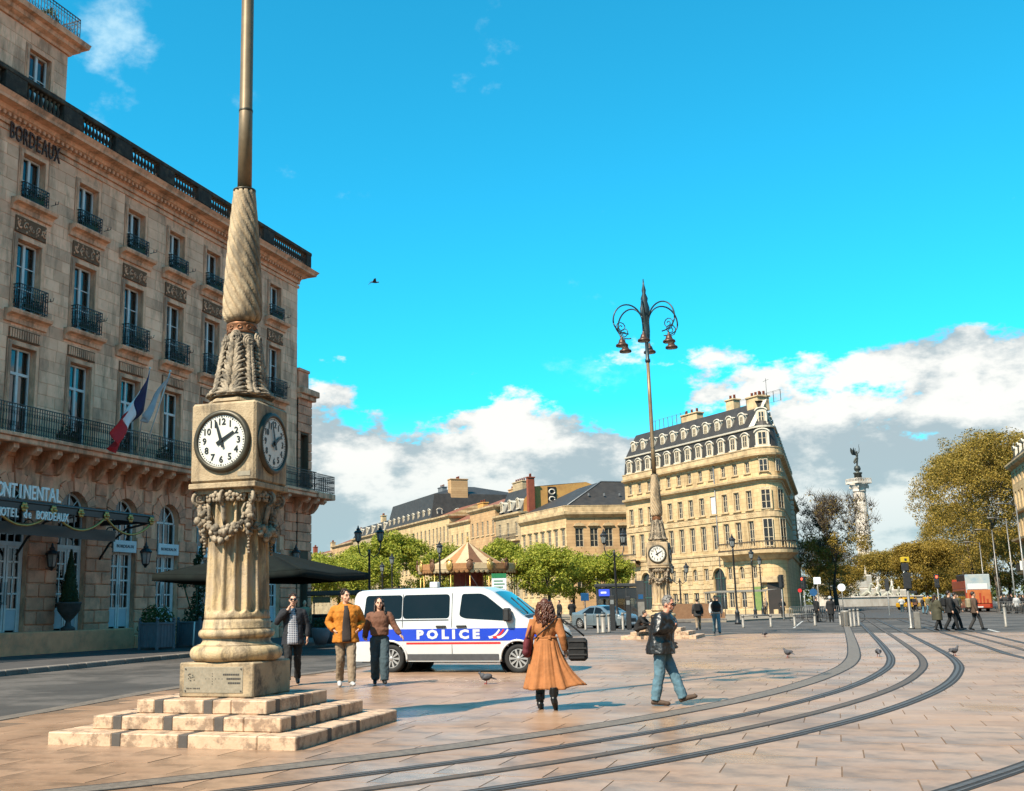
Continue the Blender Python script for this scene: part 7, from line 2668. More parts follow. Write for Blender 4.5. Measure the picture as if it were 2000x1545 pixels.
    jo = remesh(j.build('jacket', outfit[0], root), .012 if near else vox * 1.1, 5 if near else 2)
    if near:
        folds(jo, .034 if r_ > .05 else .026, .10)
    if open_front:      # shirt showing between open jacket edges
        f = MB()
        zt, zb = 1.45, hem + .01
        w0 = open_w

        def fr(u, v):
            z = zb + (zt - zb) * v
            for k in range(len(secs) - 1):
                if secs[k][0].z <= z <= secs[k + 1][0].z + 1e-6:
                    break
            t_ = (z - secs[k][0].z) / max(1e-6, secs[k + 1][0].z - secs[k][0].z)
            c_ = secs[k][0].lerp(secs[k + 1][0], t_)
            ry = secs[k][2] * (1 - t_) + secs[k + 1][2] * t_
            ww = w0 * (1 - .62 * v) * (1 + .25 * sin(v * 3))
            return (c_.x + (u * 2 - 1) * ww, c_.y - ry - .004 + .5 * (u * 2 - 1) ** 2 * w0 * w0 * 4, z)
        f.grid(fr, 6, 12)
        o = f.build('shirt', open_front, root)
        so = o.modifiers.new('thick', 'SOLIDIFY'); so.thickness = .02; so.offset = 0
    return root


# --- the walkers in the foreground
p1 = person('man in dark open jacket and checked shirt raising a hand to his mouth', (-2.94, 22.25, .03), R(6), ('cl_navy', 'cl_black'), [WALK2, dict(eR=(-.31, -.10, 1.20), wR=(-.10, -.22, 1.44), hR=(-.02, -.16, 1.545), eL=(.27, .03, 1.14), wL=(.28, -.02, .90), hL=(.28, -.05, .8))], 1.80, near=True, glasses=True, open_front='cl_checked', open_w=.105, hem=.76, coat_r=.03)
p2 = person('young man in bright orange hooded parka with hands in pockets', (-1.80, 21.35, .02), R(10), ('cl_orange', 'cl_beige'), [WALK, POCKET], 1.86, near=True, hood=True, open_front='cl_tee', open_w=.08, hem=.80, coat_r=.052, shoe='shoe_white', yaw=.5, leg_w=1.1)
p3 = person('long-haired woman in cropped brown jacket and wide grey-blue jeans', (-1.17, 21.85, .02), R(4), ('cl_brownj', 'cl_tealj'), [WALK, dict(eL=(.30, -.02, 1.18), wL=(.42, -.08, .99), hL=(.47, -.12, .93), eR=(-.27, .05, 1.14), wR=(-.30, .08, .92))], 1.70, near=True, hair='long', woman=True, hem=.99, coat_r=.045, leg_w=1.35)
p5 = person('grey-haired man in black leather jacket and light jeans stepping to the right', (3.30, 16.45, .02), R(72), ('cl_leather', 'cl_jeans'), [WALK, dict(pelvis=(0, 0, .94), waist=(0, -.03, 1.07), chest=(0, -.08, 1.26), neck=(0, -.12, 1.43), head=(0, -.17, 1.575), sL=(.18, -.09, 1.39), sR=(-.18, -.07, 1.39), eR=(-.31, .0, 1.16), wR=(-.16, -.21, 1.22), hR=(-.10, -.23, 1.27), eL=(.27, -.02, 1.14), wL=(.25, -.16, .97), hL=(.22, -.2, .92), kL=(.07, -.17, .52), aL=(.06, -.30, .13), tL=(.06, -.47, .14), aR=(-.07, .12, .10), tR=(-.08, -.06, .03))], 1.63, near=True, hair='short', hair_mat='hair_grey', skin='skin_ruddy', glasses=True, hem=.80, coat_r=.085, yaw=-.35, tilt=.18, shoe='cl_shoe_brown', leg_w=1.15, beard=True)
# shoulder bag worn by him
bag = thing('shoulder_bag', 'black shoulder bag with strap worn by the man in leather jacket', 'bag', (3.30, 16.45, 0), R(72))
bag.scale = (.93,) * 3
m = MB(); m.cbox(.25, .33, -.14, .06, .84, 1.0, .03); m.build('pouch', 'cl_black', bag)
m = MB(); m.tube([(.29, -.02, 1.0), (.22, -.20, 1.15), (.0, -.27, 1.27), (-.14, -.25, 1.36), (-.17, -.1, 1.475), (-.1, .1, 1.42), (.2, .16, 1.1), (.29, .0, 1.0)], .018, 5, flat=.5); m.build('strap', 'cl_charcoal', bag)

# --- woman in the long tan coat, seen from behind
p4 = thing('person', 'woman in long flaring tan coat with wavy auburn hair seen from behind', 'person', (1.58, 16.2, .02), R(180 - 14))
p4.scale = (.90,) * 3


def tan_lady(root):
    J = {k: Vector(v) for k, v in {**BASE, **WALK}.items()}
    J.update(dict(aL=Vector((.13, .02, .12)), tL=Vector((.14, -.15, .03)), kL=Vector((.12, -.06, .52)), kR=Vector((-.12, .02, .52)), aR=Vector((-.13, .27, .22)), tR=Vector((-.14, .20, .06)),
                  eL=Vector((.27, .03, 1.15)), wL=Vector((.29, -.10, .95)), hL=Vector((.28, -.14, .87)), eR=Vector((-.27, .03, 1.15)), wR=Vector((-.30, -.06, .93)), hR=Vector((-.31, -.1, .85))))
    b = MB()
    b.ell(J['pelvis'], (.155, .11, .13), 12, 8); b.ell(J['waist'], (.12, .09, .15), 12, 8); b.ell(J['chest'], (.145, .11, .19), 12, 8)
    b.tube([J['sL'], (J['sL'] + J['sR']) / 2, J['sR']], [.05, .06, .05], 8)
    b.tube([J['chest'], J['neck'], J['head'] + Vector((0, .01, -.06))], [.07, .05, .048], 10)
    b.ell(J['head'] + Vector((0, .01, .01)), (.072, .09, .11), 12, 10); b.ell(J['head'] + Vector((0, -.03, -.055)), (.052, .06, .06), 10, 8); b.ell(J['head'] + Vector((0, -.092, -.015)), (.013, .018, .026), 8, 6)
    for sd in 'LR':
        b.tube([J['s' + sd], J['e' + sd], J['w' + sd]], [.045, .035, .025], 8)
        b.tube([J['p' + sd], J['k' + sd], J['a' + sd]], [.085, .053, .035], 8)
        b.tube([J['a' + sd], J['t' + sd]], [.034, .028], 7)
        hand_mb(b, J['w' + sd], J['h' + sd], .5, 1 if sd == 'L' else -1, True)
    remesh(b.build('body', 'skin', root), .010, 2)
    # jeans and boots
    for sd in 'LR':
        t = MB(); t.tube([J['p' + sd], J['k' + sd], J['a' + sd] + Vector((0, 0, .04))], [.10, .078, .074], 10)
        t.build('jeans_leg', 'cl_jeans_dark', root)
        a, to = J['a' + sd], J['t' + sd]
        d = (to - a).normalized()
        sh = MB(); sh.tube([a + Vector((0, 0, .14)), a + Vector((0, .005, .0))], [.072, .062], 8); sh.tube([a + Vector((0, .03, -.03)), a.lerp(to, .55) + Vector((0, 0, -.01)), to + d * .07], [.058, .055, .034], 8)
        sh.tube([a + Vector((0, .04, -.02)), a + Vector((0, .045, -.105))], [.042, .036], 7)
        remesh(sh.build('boot', 'shoe_black', root), .012, 1)
    # coat: fitted back, belt, pleated skirt blown to one side
    c = MB()
    c.ell(J['chest'], (.19, .145, .21), 14, 10); c.ell(J['waist'], (.165, .13, .17), 14, 10)
    c.tube([J['sL'], (J['sL'] + J['sR']) / 2 + Vector((0, .01, .02)), J['sR']], [.075, .085, .075], 10)
    for sd in 'LR':
        S, E_, W = J['s' + sd], J['e' + sd], J['w' + sd]
        c.tube([S, S.lerp(E_, .5), E_, E_.lerp(W, .5), W], [.082, .076, .07, .064, .058], 10)
    c.tube([J['neck'] + Vector((.08 * cos(x), .072 * sin(x) + .01, -.02)) for x in [i * PI / 8 for i in range(17)]], .034, 6)
    remesh(c.build('coat', 'cl_tan', root), .012, 2)
    sk = MB()
    q = random.Random(2)
    ph = [q.uniform(0, 6.28) for _ in range(4)]

    def skirt(u, v):
        a = 2 * PI * u
        z = 1.12 - .80 * v
        fl = .168 + .20 * v ** 1.15
        fold = (.030 * (1 - 2 * abs(sin(5.5 * a + ph[0] + .6 * v))) + .016 * sin(17 * a + ph[1] + 1.5 * v) + .010 * sin(29 * a + ph[2])) * (v ** .7)
        r = fl + fold
        # local -x is the wind side seen at right in the view
        wx = -.24 * max(0, -cos(a)) ** 3 * v ** 2.2
        lift = .07 * max(0, -cos(a)) ** 3 * v ** 3
        return (r * cos(a) + wx, r * sin(a) * .80 + .01, z + lift + .012 * sin(5 * a + ph[2]) * v)
    sk.grid(skirt, 132, 26, closeu=True)
    o = sk.build('coat_skirt', 'cl_tan', root)
    so = o.modifiers.new('thick', 'SOLIDIFY'); so.thickness = .012
    bt = MB(); bt.tube([(.178 * cos(x), .142 * sin(x), 1.135) for x in [i * PI / 12 for i in range(25)]], .026, 6, flat=.4); bt.cbox(-.10, -.05, .13, .16, 1.105, 1.165, .006)
    bt.build('belt', 'cl_tan', root)
    hr = MB()
    HC = J['head']
    hr.ell(HC + Vector((0, .022, .03)), (.088, .098, .108), 14, 10)
    for k in range(95):
        a = PI * q.uniform(-.12, 1.12)
        x0, y0 = cos(a) * .082, .025 + sin(a) * .094
        L0 = q.uniform(.26, .44)
        P, rr = [], []
        tw = q.uniform(0, 6)
        for i in range(10):
            t = i / 9
            o_ = 1 + .75 * sin(PI * min(1, t * .8))
            P.append(HC + Vector((x0 * o_ + .026 * sin(i * 1.35 + tw), y0 * (1 + .45 * t) + .02 * cos(i * 1.5 + tw), .07 - L0 * t)))
            rr.append(.017 * (1 - .6 * t))
        hr.tube(P, rr, 5)
    hr.build('hair', 'hair_auburn', root)


tan_lady(p4)
b1 = thing('shoulder_bag', 'burgundy shoulder bag at the tan coat woman left side', 'bag', (1.58, 16.2, .0), R(180 - 14))
b1.scale = (.90,) * 3
m = MB(); m.ell((.30, .05, 1.02), (.075, .17, .16), 12, 8); m.ell((.31, .04, .93), (.08, .18, .10), 12, 8); remesh(m.build('pouch', 'cl_burgundy', b1), .015, 3)
m = MB(); m.tube([(.30, -.08, 1.1), (.24, -.06, 1.3), (.17, .0, 1.485), (.24, .1, 1.3), (.31, .16, 1.1)], .014, 5); m.build('strap', 'cl_burgundy', b1)
b2 = thing('instrument_case', 'black padded case hanging beside the tan coat woman', 'case', (1.58, 16.2, .0), R(180 - 14))
b2.scale = (.90,) * 3
m = MB(); m.cbox(-.66, -.36, -.14, .10, .78, 1.14, .04); m.build('case_body', 'cl_black', b2)
for dz in (.88, .98, 1.09):
    m = MB(); m.cbox(-.665, -.37, .10, .115, dz - .012, dz + .012, .004); m.build('case_rib', 'cl_charcoal', b2)
m = MB(); m.tube([(-.62, -.02, 1.17), (-.45, 0, 1.32), (-.2, .02, 1.49), (-.1, -.1, 1.4), (-.40, -.1, 1.17)], .015, 5); m.build('strap', 'cl_black', b2)
m = MB(); m.tube([(-.2, .09, 1.47), (-.05, .155, 1.32), (.1, .165, 1.2), (.16, .14, 1.14)], .012, 5); m.build('cross_strap', 'cl_black', b2)

# --- people farther off
person('bald man in sand jumper standing by the cafe terrace', (-5.6, 46.0, .14), R(10), ('cl_sand', 'cl_black'), [WALK], 1.76, .016, hair=None, hem=.9)
bp = person('person seen from behind with black backpack near the farther clock lamp', (14.3, 60.5, 0), R(170), ('cl_charcoal', 'cl_beige'), [WALK2], 1.74, .018)
m = MB(); m.cbox(-.17, .17, .15, .32, 1.02, 1.46, .06); bpk = tag(m.build('backpack', 'cl_black'), 'black backpack on the person near the farther clock lamp', 'backpack'); bpk.location = (14.3, 60.5, 0); bpk.rotation_euler = (0, 0, R(170))
v8 = person('man in black padded vest, white sleeves and jeans walking towards us', (13.05, 51.6, .02), R(-8), ('cl_white', 'cl_jeans'), [WALK], 1.80, .016, hem=.95)
m = MB(); m.ell((0, 0, 1.28), (.25, .205, .22), 14, 10); m.ell((0, 0, 1.1), (.24, .195, .19), 14, 10); m.tube([(.14, 0, 1.43), (0, .01, 1.45), (-.14, 0, 1.43)], .08, 8); remesh(m.build('vest', 'cl_black', v8), .02, 2)
person('person in black sitting hunched on the farther lamp steps', (8.55, 46.75, .16), R(60), ('cl_black', 'cl_black'), [dict(pelvis=(0, .1, .30), waist=(0, .04, .44), chest=(0, -.08, .62), neck=(0, -.18, .78), head=(0, -.27, .92), sL=(.18, -.12, .74), sR=(-.18, -.12, .74), eL=(.25, -.3, .55), wL=(.12, -.45, .48), hL=(.06, -.5, .47), eR=(-.25, -.3, .55), wR=(-.12, -.45, .48), hR=(-.06, -.5, .47), pL=(.1, .06, .29), pR=(-.1, .06, .29), kL=(.13, -.40, .40), kR=(-.13, -.40, .40), aL=(.13, -.55, .02), aR=(-.13, -.62, .02), tL=(.14, -.75, -.03), tR=(-.14, -.82, -.03))], 1.75, .018, hem=.24, hood=True)
# group crossing at the right
GR = 'people crossing the tracks together'
person('leftmost of the crossing group, in long dark coat', (23.55, 51.9, .0), R(105), ('cl_olive', 'cl_black'), [WALK], 1.72, .018, hem=.50, coat_r=.06, group=GR, hair='long', woman=True)
person('tall person in black with rucksack in the crossing group', (23.95, 51.4, .0), R(80), ('cl_black', 'cl_black'), [WALK2], 1.84, .018, coat_r=.05, group=GR)
person('person in charcoal jacket walking in the middle of the crossing group', (24.45, 51.9, .0), R(85), ('cl_charcoal', 'cl_black'), [WALK], 1.76, .018, group=GR)
person('rightmost of the crossing group, brown jacket and grey jeans', (25.0, 51.2, .0), R(80), ('cl_shoe_brown' if 'cl_shoe_brown' in MATS else 'cl_brownj', 'cl_charcoal'), [WALK2], 1.78, .018, group=GR)
m = MB(); m.cbox(-.18, .18, .14, .34, 1.02, 1.48, .06); tb = tag(m.build('backpack', 'cl_sand'), 'sand coloured backpack in the crossing group', 'backpack'); tb.location = (25.0, 51.2, 0); tb.rotation_euler = (0, 0, R(80))
m = MB(); m.cbox(-.16, .16, .15, .30, 1.06, 1.46, .06); tb2 = tag(m.build('backpack', 'cl_black'), 'black rucksack on the tall walker of the crossing group', 'backpack'); tb2.location = (23.95, 51.4, 0); tb2.rotation_euler = (0, 0, R(80)); tb2.scale = (1.05,) * 3

qp = random.Random(55)
TOPS = ['cl_black', 'cl_navy', 'cl_charcoal', 'cl_olive', 'cl_white', 'cl_pale_blue', 'cl_brownj', 'cl_red', 'cl_beige', 'cl_pink', 'cl_khaki', 'cl_tan']
LEGS = ['cl_black', 'cl_jeans_dark', 'cl_jeans', 'cl_charcoal', 'cl_beige', 'cl_black']
WORD = {'cl_black': 'black', 'cl_navy': 'navy', 'cl_charcoal': 'charcoal', 'cl_olive': 'olive', 'cl_white': 'white', 'cl_pale_blue': 'pale blue', 'cl_brownj': 'brown', 'cl_red': 'red', 'cl_beige': 'beige', 'cl_pink': 'pink', 'cl_khaki': 'khaki', 'cl_tan': 'tan', 'cl_jeans_dark': 'dark jeans', 'cl_jeans': 'light jeans'}


def bystander(loc, where, group, k, top=None, leg=None, sit=False):
    top = top or qp.choice(TOPS); leg = leg or qp.choice(LEGS)
    lg = WORD[leg] if 'jeans' in leg else WORD[leg] + ' trousers'
    person('%s, in %s top and %s' % (where, WORD[top], lg), loc, qp.uniform(0, 6.28), (top, leg), [qp.choice((WALK, WALK2, POCKET))], qp.uniform(1.62, 1.85), .032, hair=qp.choice(('short', 'long', 'short')), hem=qp.choice((.78, .9, .6)), group=group)


ordw = ['first', 'second', 'third', 'fourth', 'fifth', 'sixth', 'seventh', 'eighth', 'ninth', 'tenth', 'eleventh', 'twelfth']
for k in range(11):
    px = 1934 + k * 7.2
    Y = 103 + qp.uniform(-2.5, 2.5)
    bystander(((px - 848) / 2140 * Y * 1.012, Y, .0), 'bystander behind right barriers, %s from left' % ordw[k], 'crowd behind the right-hand barriers', k, TOPS[(0, 2, 1, 0, 4, 1, 0, 5, 0, 4, 5)[k]])
for k, (px, Y) in enumerate(((1768, 108), (1782, 112), (1793, 104), (1806, 96), (1816, 106), (1828, 112), (1838, 100), (1756, 116), (1742, 120), (1851, 112))):
    bystander(((px - 848) / 2140 * Y * 1.012, Y, .0), 'stroller beyond tram signal, %s from left' % ordw[(2, 3, 4, 5, 6, 7, 8, 1, 0, 9)[k]], 'strollers beyond the tram signal', k, 'cl_pink' if k == 3 else None)
for k, (px, Y) in enumerate(((1312, 112), (1376, 100), (1386, 101), (1480, 112), (1512, 95), (1232, 98))):
    bystander(((px - 848) / 2140 * Y * 1.012, Y, .12), 'person on the mansion forecourt, %s counted from the right' % ordw[(3, 2, 4, 1, 0, 5)[k]] if False else 'person on mansion forecourt, %s from left' % ordw[(1, 2, 3, 4, 5, 0)[k]], 'people on the mansion forecourt', k)
for k, (px, Y) in enumerate(((1082, 78), (1066, 92), (1106, 88))):
    bystander(((px - 848) / 2140 * Y * 1.012, Y, .12), 'person under dense green tree, %s from left' % ordw[(1, 0, 2)[k]], 'people under the dense green tree', k, 'cl_black')
cy1 = (26.9, 78.0, 0)
person('cyclist in dark clothes standing over a bicycle by the bollards', cy1, R(90), ('cl_black', 'cl_black'), [dict(kL=(.14, -.05, .5))], 1.78, .022)
wh = person('person in dark coat and round white helmet by the bollards', (27.4, 76.6, 0), R(-20), ('cl_black', 'cl_black'), None, 1.76, .022, hair=None, hem=.55)
m = MB(); m.ell((0, -.01, 1.67), (.125, .145, .13), 14, 10); m.build('helmet', 'shoe_white', wh)
# ------------------------------------------------------------------ street furniture
mat('bollard_grey', (0.36, 0.33, 0.29), (0.25, 0.23, 0.2), 6, 0.5, metal=0.2)
mat('kiosk_grey', (0.07, 0.07, 0.068), (0.045, 0.045, 0.045), 3, 0.4)
mat('screen_blue', (0.02, 0.04, 0.30), (0.015, 0.03, 0.2), 4, 0.2, emit=(.05, .09, .6, .5))
mat('signal_red', (0.6, 0.02, 0.01), None, 4, 0.3, emit=(1, .05, .02, 4))
mat('signal_yellow', (0.75, 0.52, 0.03), (0.65, 0.45, 0.02), 4, 0.5)
mat('sign_blue', (0.02, 0.11, 0.28), (0.015, 0.09, 0.22), 4, 0.4)
mat('sign_green', (0.04, 0.30, 0.12), (0.03, 0.24, 0.1), 4, 0.4)
mat('terrace_screen', (0.38, 0.20, 0.10), (0.28, 0.14, 0.07), 6, 0.85, bump=0.4, bscale=20)
mat('pigeon_grey', (0.11, 0.11, 0.125), (0.06, 0.06, 0.07), 20, 0.7)


def lantern_mb():
    """glazed lantern body and hood, origin at its foot"""
    fr, gl = MB(), MB()
    fr.lathe([(.04, -.12), (.07, -.05), (.13, 0), (.14, .03)], 8, smooth=False)
    gl.lathe([(.13, .03), (.20, .46)], 6, smooth=False)
    for k in range(6):
        a = k * PI / 3
        fr.tube([(.135 * cos(a), .135 * sin(a), .03), (.205 * cos(a), .205 * sin(a), .47)], .014, 4)
    fr.lathe([(.24, .46), (.25, .50), (.17, .60), (.10, .64), (.11, .70), (.05, .76), (.05, .80), (.02, .90)], 10, smooth=False)
    return fr, gl


LF, LGl = lantern_mb()
lf_m, lg_m = LF.mesh('lantern', 'iron_black'), LGl.mesh('lantern_glass', 'lamp_glass')


def street_lamp(label, loc, h, heads, group='black lantern street lamps', rz=0.0):
    root = thing('street_lamp', label, 'street lamp', loc, rz, group)
    m = MB()
    top = h - .95 if heads == 1 else h - 1.35
    m.lathe([(.22, 0), (.22, .12), (.17, .2), (.15, .7), (.18, .78), (.11, .9), (.08, 1.1), (.075, 1.2), (.06, top - .3), (.09, top - .25), (.06, top - .15), (.06, top)], 10)
    m.build('post', 'iron_black', root)
    if heads == 1:
        o = link('lantern', lf_m, root, (0, 0, h - .9)); link('lantern_glass', lg_m, o)
        m = MB(); m.box(-.35, .35, -.02, .02, h - 1.35, h - 1.31); m.build('ladder_bar', 'iron_black', root)
    else:
        for s in ((-1, 1) if heads == 2 else (-1, 0, 1)):
            w = .62
            m = MB(); m.tube([(0, 0, top - .25), (s * w * .4, 0, top - .45), (s * w * .85, 0, top - .25), (s * w, 0, top + .15), (s * w, 0, top + .35)] if s else [(0, 0, top - .1), (0, 0, top + .7)], .035, 6); m.build('arm', 'iron_black', root)
            o = link('lantern', lf_m, root, (s * w, 0, top + .45 if s else top + .75)); link('lantern_glass', lg_m, o)
    return root


def at(px, Y):
    """plan position for a given bearing (as read from the view) and distance"""
    return ((px - 848) / 2140 * Y * 1.012, Y)


for lb, px, Y, h, n in (('double black lantern lamp left of the carousel, nearest one', 716, 61, 6.0, 2), ('slim black lantern lamp far left of the carousel', 741, 100, 5.6, 1), ('black lantern lamp between the double lamp and the carousel', 760, 93, 6.0, 1),
                        ('black lantern lamp in front of the carousel roof', 853, 80, 6.2, 1), ('double black lantern lamp beside the tram kiosk', 1193, 69, 6.1, 2),
                        ('tallest single lantern lamp before the mansion balcony', 1424, 76, 6.2, 1), ('single lantern lamp right of the tallest one', 1459, 95, 6.1, 1), ('small double lantern lamp just right of the farther clock lamp', 1317, 92, 4.9, 2), ('small lantern lamp next to the mansion corner door', 1474, 108, 6.0, 1)):
    x, y = at(px, Y)
    street_lamp(lb, (x, y, .12 if px < 1200 else .0), h, n)

# modern lamp masts along the avenue
for k, (px, Y, h) in enumerate(((1985, 96, 9.6), (1962, 108, 9.2), (1932, 118, 8.7), (1905, 134, 8.2))):
    x, y = at(px, Y)
    root = thing('lamp_mast', 'slender grey avenue lamp mast, %s from the right' % ordw[k], 'street lamp', (x, y, 0), R(20), 'modern lamp masts along the avenue')
    m = MB(); m.lathe([(.11, 0), (.09, 1), (.05, h)], 8); m.tube([(0, 0, h - .2), (-.6, 0, h), (-1.5, 0, h + .05)], .04, 5); m.build('post', 'steel_grey', root)
    m = MB(); m.ell((-1.9, 0, h + .03), (.55, .2, .09), 10, 6); m.build('lamp_head', 'bollard_grey', root)

# traffic and tram signals
def signal(label, loc, h, rz, aspects=3, red=True, yellow=False):
    root = thing('traffic_light', label, 'traffic light', loc, rz, 'signals by the tracks')
    m = MB(); m.lathe([(.09, 0), (.07, .1), (.05, .3), (.05, h - .2)], 8); m.build('post', 'steel_grey', root)
    m = MB(); m.cbox(-.17, .17, -.16, .12, h - 1.05, h, .03)
    for k in range(3):
        m.tube([(.10 * cos(t), -.17 - .12 * (sin(t) > -.3), h - .2 - k * .32 + .10 * sin(t)) for t in [i * PI / 6 for i in range(13)]], .012, 4)
    b_ = m.build('signal_head', 'black_plastic', root)
    for k in range(3):
        m = MB(); m.lathe([(0, 0), (.095, 0)], 14, M=T(0, -.165, h - .2 - k * .32) @ RX(PI / 2), cap=False); m.build('lens', 'signal_red' if (k == 0 and red) else 'black_plastic', b_)
    return root


ts = thing('tram_signal', 'tall tram signal post with yellow box on top between the tracks', 'signal', (24.05, 56.0, 0), R(-10))
m = MB(); m.lathe([(.16, 0), (.16, .08), (.08, .14), (.07, 3.4)], 10); m.build('post', 'steel_grey', ts)
m = MB(); m.cbox(-.20, .20, -.16, .16, 3.35, 3.62, .02); m.build('yellow_box', 'signal_yellow', ts)
m = MB(); m.cbox(-.05, .06, -.18, -.15, 3.43, 3.54, .005); m.build('box_mark', 'black_plastic', ts)
m = MB(); m.cbox(-.18, .14, -.15, .12, 2.9, 3.3, .03); m.build('signal_head', 'black_plastic', ts)
m = MB(); m.cbox(-.16, .18, -.17, .10, 2.0, 2.82, .03); m.build('signal_head', 'black_plastic', ts)
m = MB(); m.ell((-.12, -.16, 2.86), (.06, .04, .06), 8, 6); m.build('camera_lamp', 'lamp_glass', ts)
m = MB(); m.cbox(.12, .42, -.08, .06, 1.75, 1.9, .02); m.cbox(.16, .34, -.08, .06, 1.32, 1.5, .02); m.build('push_box', 'black_plastic', ts)
m = MB(); m.cbox(.16, .44, -.12, .12, 0, .85, .02); cb_ = m.build('control_cabinet', 'bollard_grey', ts)
signal('traffic light showing red beyond the tram signal', (*at(1814, 88), 0), 3.4, R(-20))
signal('traffic light in front of the mansion corner door', (*at(1513, 88), 0), 3.6, R(30), red=False)
signal('traffic light at the kerb right of the mansion', (*at(1556, 92), 0), 3.5, R(-60), red=True)
signal('dark signal post left of the tram signal, beside the fountain', (*at(1717, 98), 0), 3.3, R(160), red=False)

# signs
def round_sign(label, loc, h, mt, r=.3, square=False):
    root = thing('road_sign', label, 'sign', loc, R(-25))
    m = MB(); m.tube([(0, 0, 0), (0, 0, h + r)], .035, 6); m.build('post', 'steel_grey', root)
    m = MB()
    if square: m.cbox(-r, r, -.05, -.035, h - r, h + r, .005)
    else: m.lathe([(0, .035), (r, .035), (r, .05), (0, .05)], 20, M=T(0, 0, h) @ RX(PI / 2), smooth=False)
    m.build('plate', mt, root)
    return root


round_sign('white square sign with blue symbol beside the avenue trees', (*at(1583, 84), 0), 3.0, 'sign_board', .26, True)
round_sign('round blue cycle sign by the bollards', (*at(1574, 80), 0), 2.1, 'sign_blue', .27)
round_sign('round pale sign under the half bare trees', (*at(1629, 88), 0), 2.5, 'sign_board', .3)
round_sign('small red and white round sign at the mansion corner', (*at(1548, 86), 0), 2.3, 'livery_red', .15)
gsn = thing('route_sign', 'green and white route sign rising behind the van roof', 'sign', (*at(967, 40), 0), R(4))
m = MB(); m.tube([(-.2, 0, 0), (-.2, 0, 2.6)], .03, 6); m.tube([(.2, 0, 0), (.2, 0, 2.6)], .03, 6); m.build('post', 'steel_grey', gsn)
m = MB(); m.cbox(-.27, .27, -.05, -.03, 1.95, 2.68, .005); m.build('panel', 'sign_board', gsn)
m = MB(); m.cbox(-.27, .27, -.06, -.05, 2.52, 2.68, .003); m.build('header', 'sign_green', gsn)
for k in range(4):
    m = MB(); m.box(-.2, .2 - .06 * (k % 2), -.056, -.05, 2.06 + k * .11, 2.10 + k * .11); m.build('text_line', 'sign_green', gsn)
wsn = thing('avenue_notice', 'white square notice with a dark mark on the right-edge building', 'sign', (*at(1984, 108), 0), R(10))
m = MB(); m.tube([(0, 0, 0), (0, 0, 5.2)], .05, 6); m.build('post', 'steel_grey', wsn)
m = MB(); m.cbox(-.35, .35, -.08, -.05, 4.1, 5.0, .01); m.build('plate', 'letter_white', wsn)
m = MB(); m.cbox(-.1, .1, -.1, -.08, 4.4, 4.65, .005); m.build('mark', 'sign_ink', wsn)

# tram stop kiosk with screen
ki = thing('tram_kiosk', 'dark glazed tram stop kiosk with small blue screen', 'kiosk', (*at(1197, 82), .0), R(-8))
m = MB(); m.cbox(-1.75, 1.75, -1.0, 1.0, 2.75, 3.0, .05); m.build('roof', 'kiosk_grey', ki)
for x in (-1.6, -.55, .55, 1.6):
    for y in (-.85, .85):
        m = MB(); m.box(x - .05, x + .05, y - .05, y + .05, 0, 2.75); m.build('post', 'kiosk_grey', ki)
for k, (a, b_) in enumerate(((-1.55, -.6), (-.5, .5), (.6, 1.55))):
    m = MB(); m.box(a, b_, .83, .87, .3, 2.6); m.build('glass_panel', 'pane_glass', ki)
    m = MB(); m.box(a, b_, -.87, -.83, 1.9, 2.7); m.build('upper_panel', 'far_glass', ki)
m = MB(); m.cbox(-1.45, -.65, -.98, -.90, 2.1, 2.6, .02); sc_ = m.build('screen', 'screen_blue', ki)
m = MB(); m.box(-1.3, -.9, -.99, -.98, 2.3, 2.42); m.build('screen_text', 'letter_white', sc_)
bp_ = thing('stop_sign', 'blue panel sign under the dense green tree', 'sign', (*at(1132, 86), .1), R(0))
m = MB(); m.tube([(0, 0, 0), (0, 0, 2.0)], .05, 6); m.build('post', 'kiosk_grey', bp_)
m = MB(); m.cbox(-.32, .32, -.08, .0, 1.7, 2.3, .02); m.build('panel', 'sign_blue', bp_)
# ticket machine totems
for k, (px, Y, h, lb) in enumerate(((1184, 64, 2.0, 'black ticket totem in front of the silver car'), (1215, 66, 1.95, 'black parking meter right of the silver car'))):
    t_ = thing('totem', lb, 'totem', (*at(px, Y), 0), R(-10), 'black totems by the bollards')
    m = MB(); m.cbox(-.15, .15, -.12, .12, 0, h, .03); m.build('case', 'black_plastic', t_)
    m = MB(); m.cbox(-.10, .10, -.135, -.12, h - .5, h - .25, .005); m.build('display', 'lamp_glass', t_)
inf = thing('information_panel', 'tall dark information panel left of the farther clock lamp', 'panel', (*at(1240, 60), 0), R(-12))
m = MB(); m.cbox(-.22, .22, -.06, .06, 0, 2.75, .02); m.build('frame', 'kiosk_grey', inf)
m = MB(); m.cbox(-.13, .13, -.07, -.06, 1.75, 2.0, .005); m.build('pictogram', 'sign_blue', inf)
m = MB(); m.cbox(-.18, .18, -.07, -.06, .8, 1.6, .005); m.build('timetable', 'bollard_grey', inf)

# bollards
def bollard(label, px, Y, h=.95, r=.07, wide=False, group='steel bollards along the square'):
    t_ = thing('bollard', label, 'bollard', (*at(px, Y), 0), 0, group)
    m = MB(); m.lathe([(r * 1.25, 0), (r * 1.25, .05), (r, .08), (r, h - .12)], 12); m.build('post', 'bollard_grey', t_)
    m = MB(); m.lathe([(r * 1.12, h - .14), (r * 1.12, h - .06), (r, h - .02), (r * .4, h)], 12); m.build('cap', 'bollard_grey', t_)


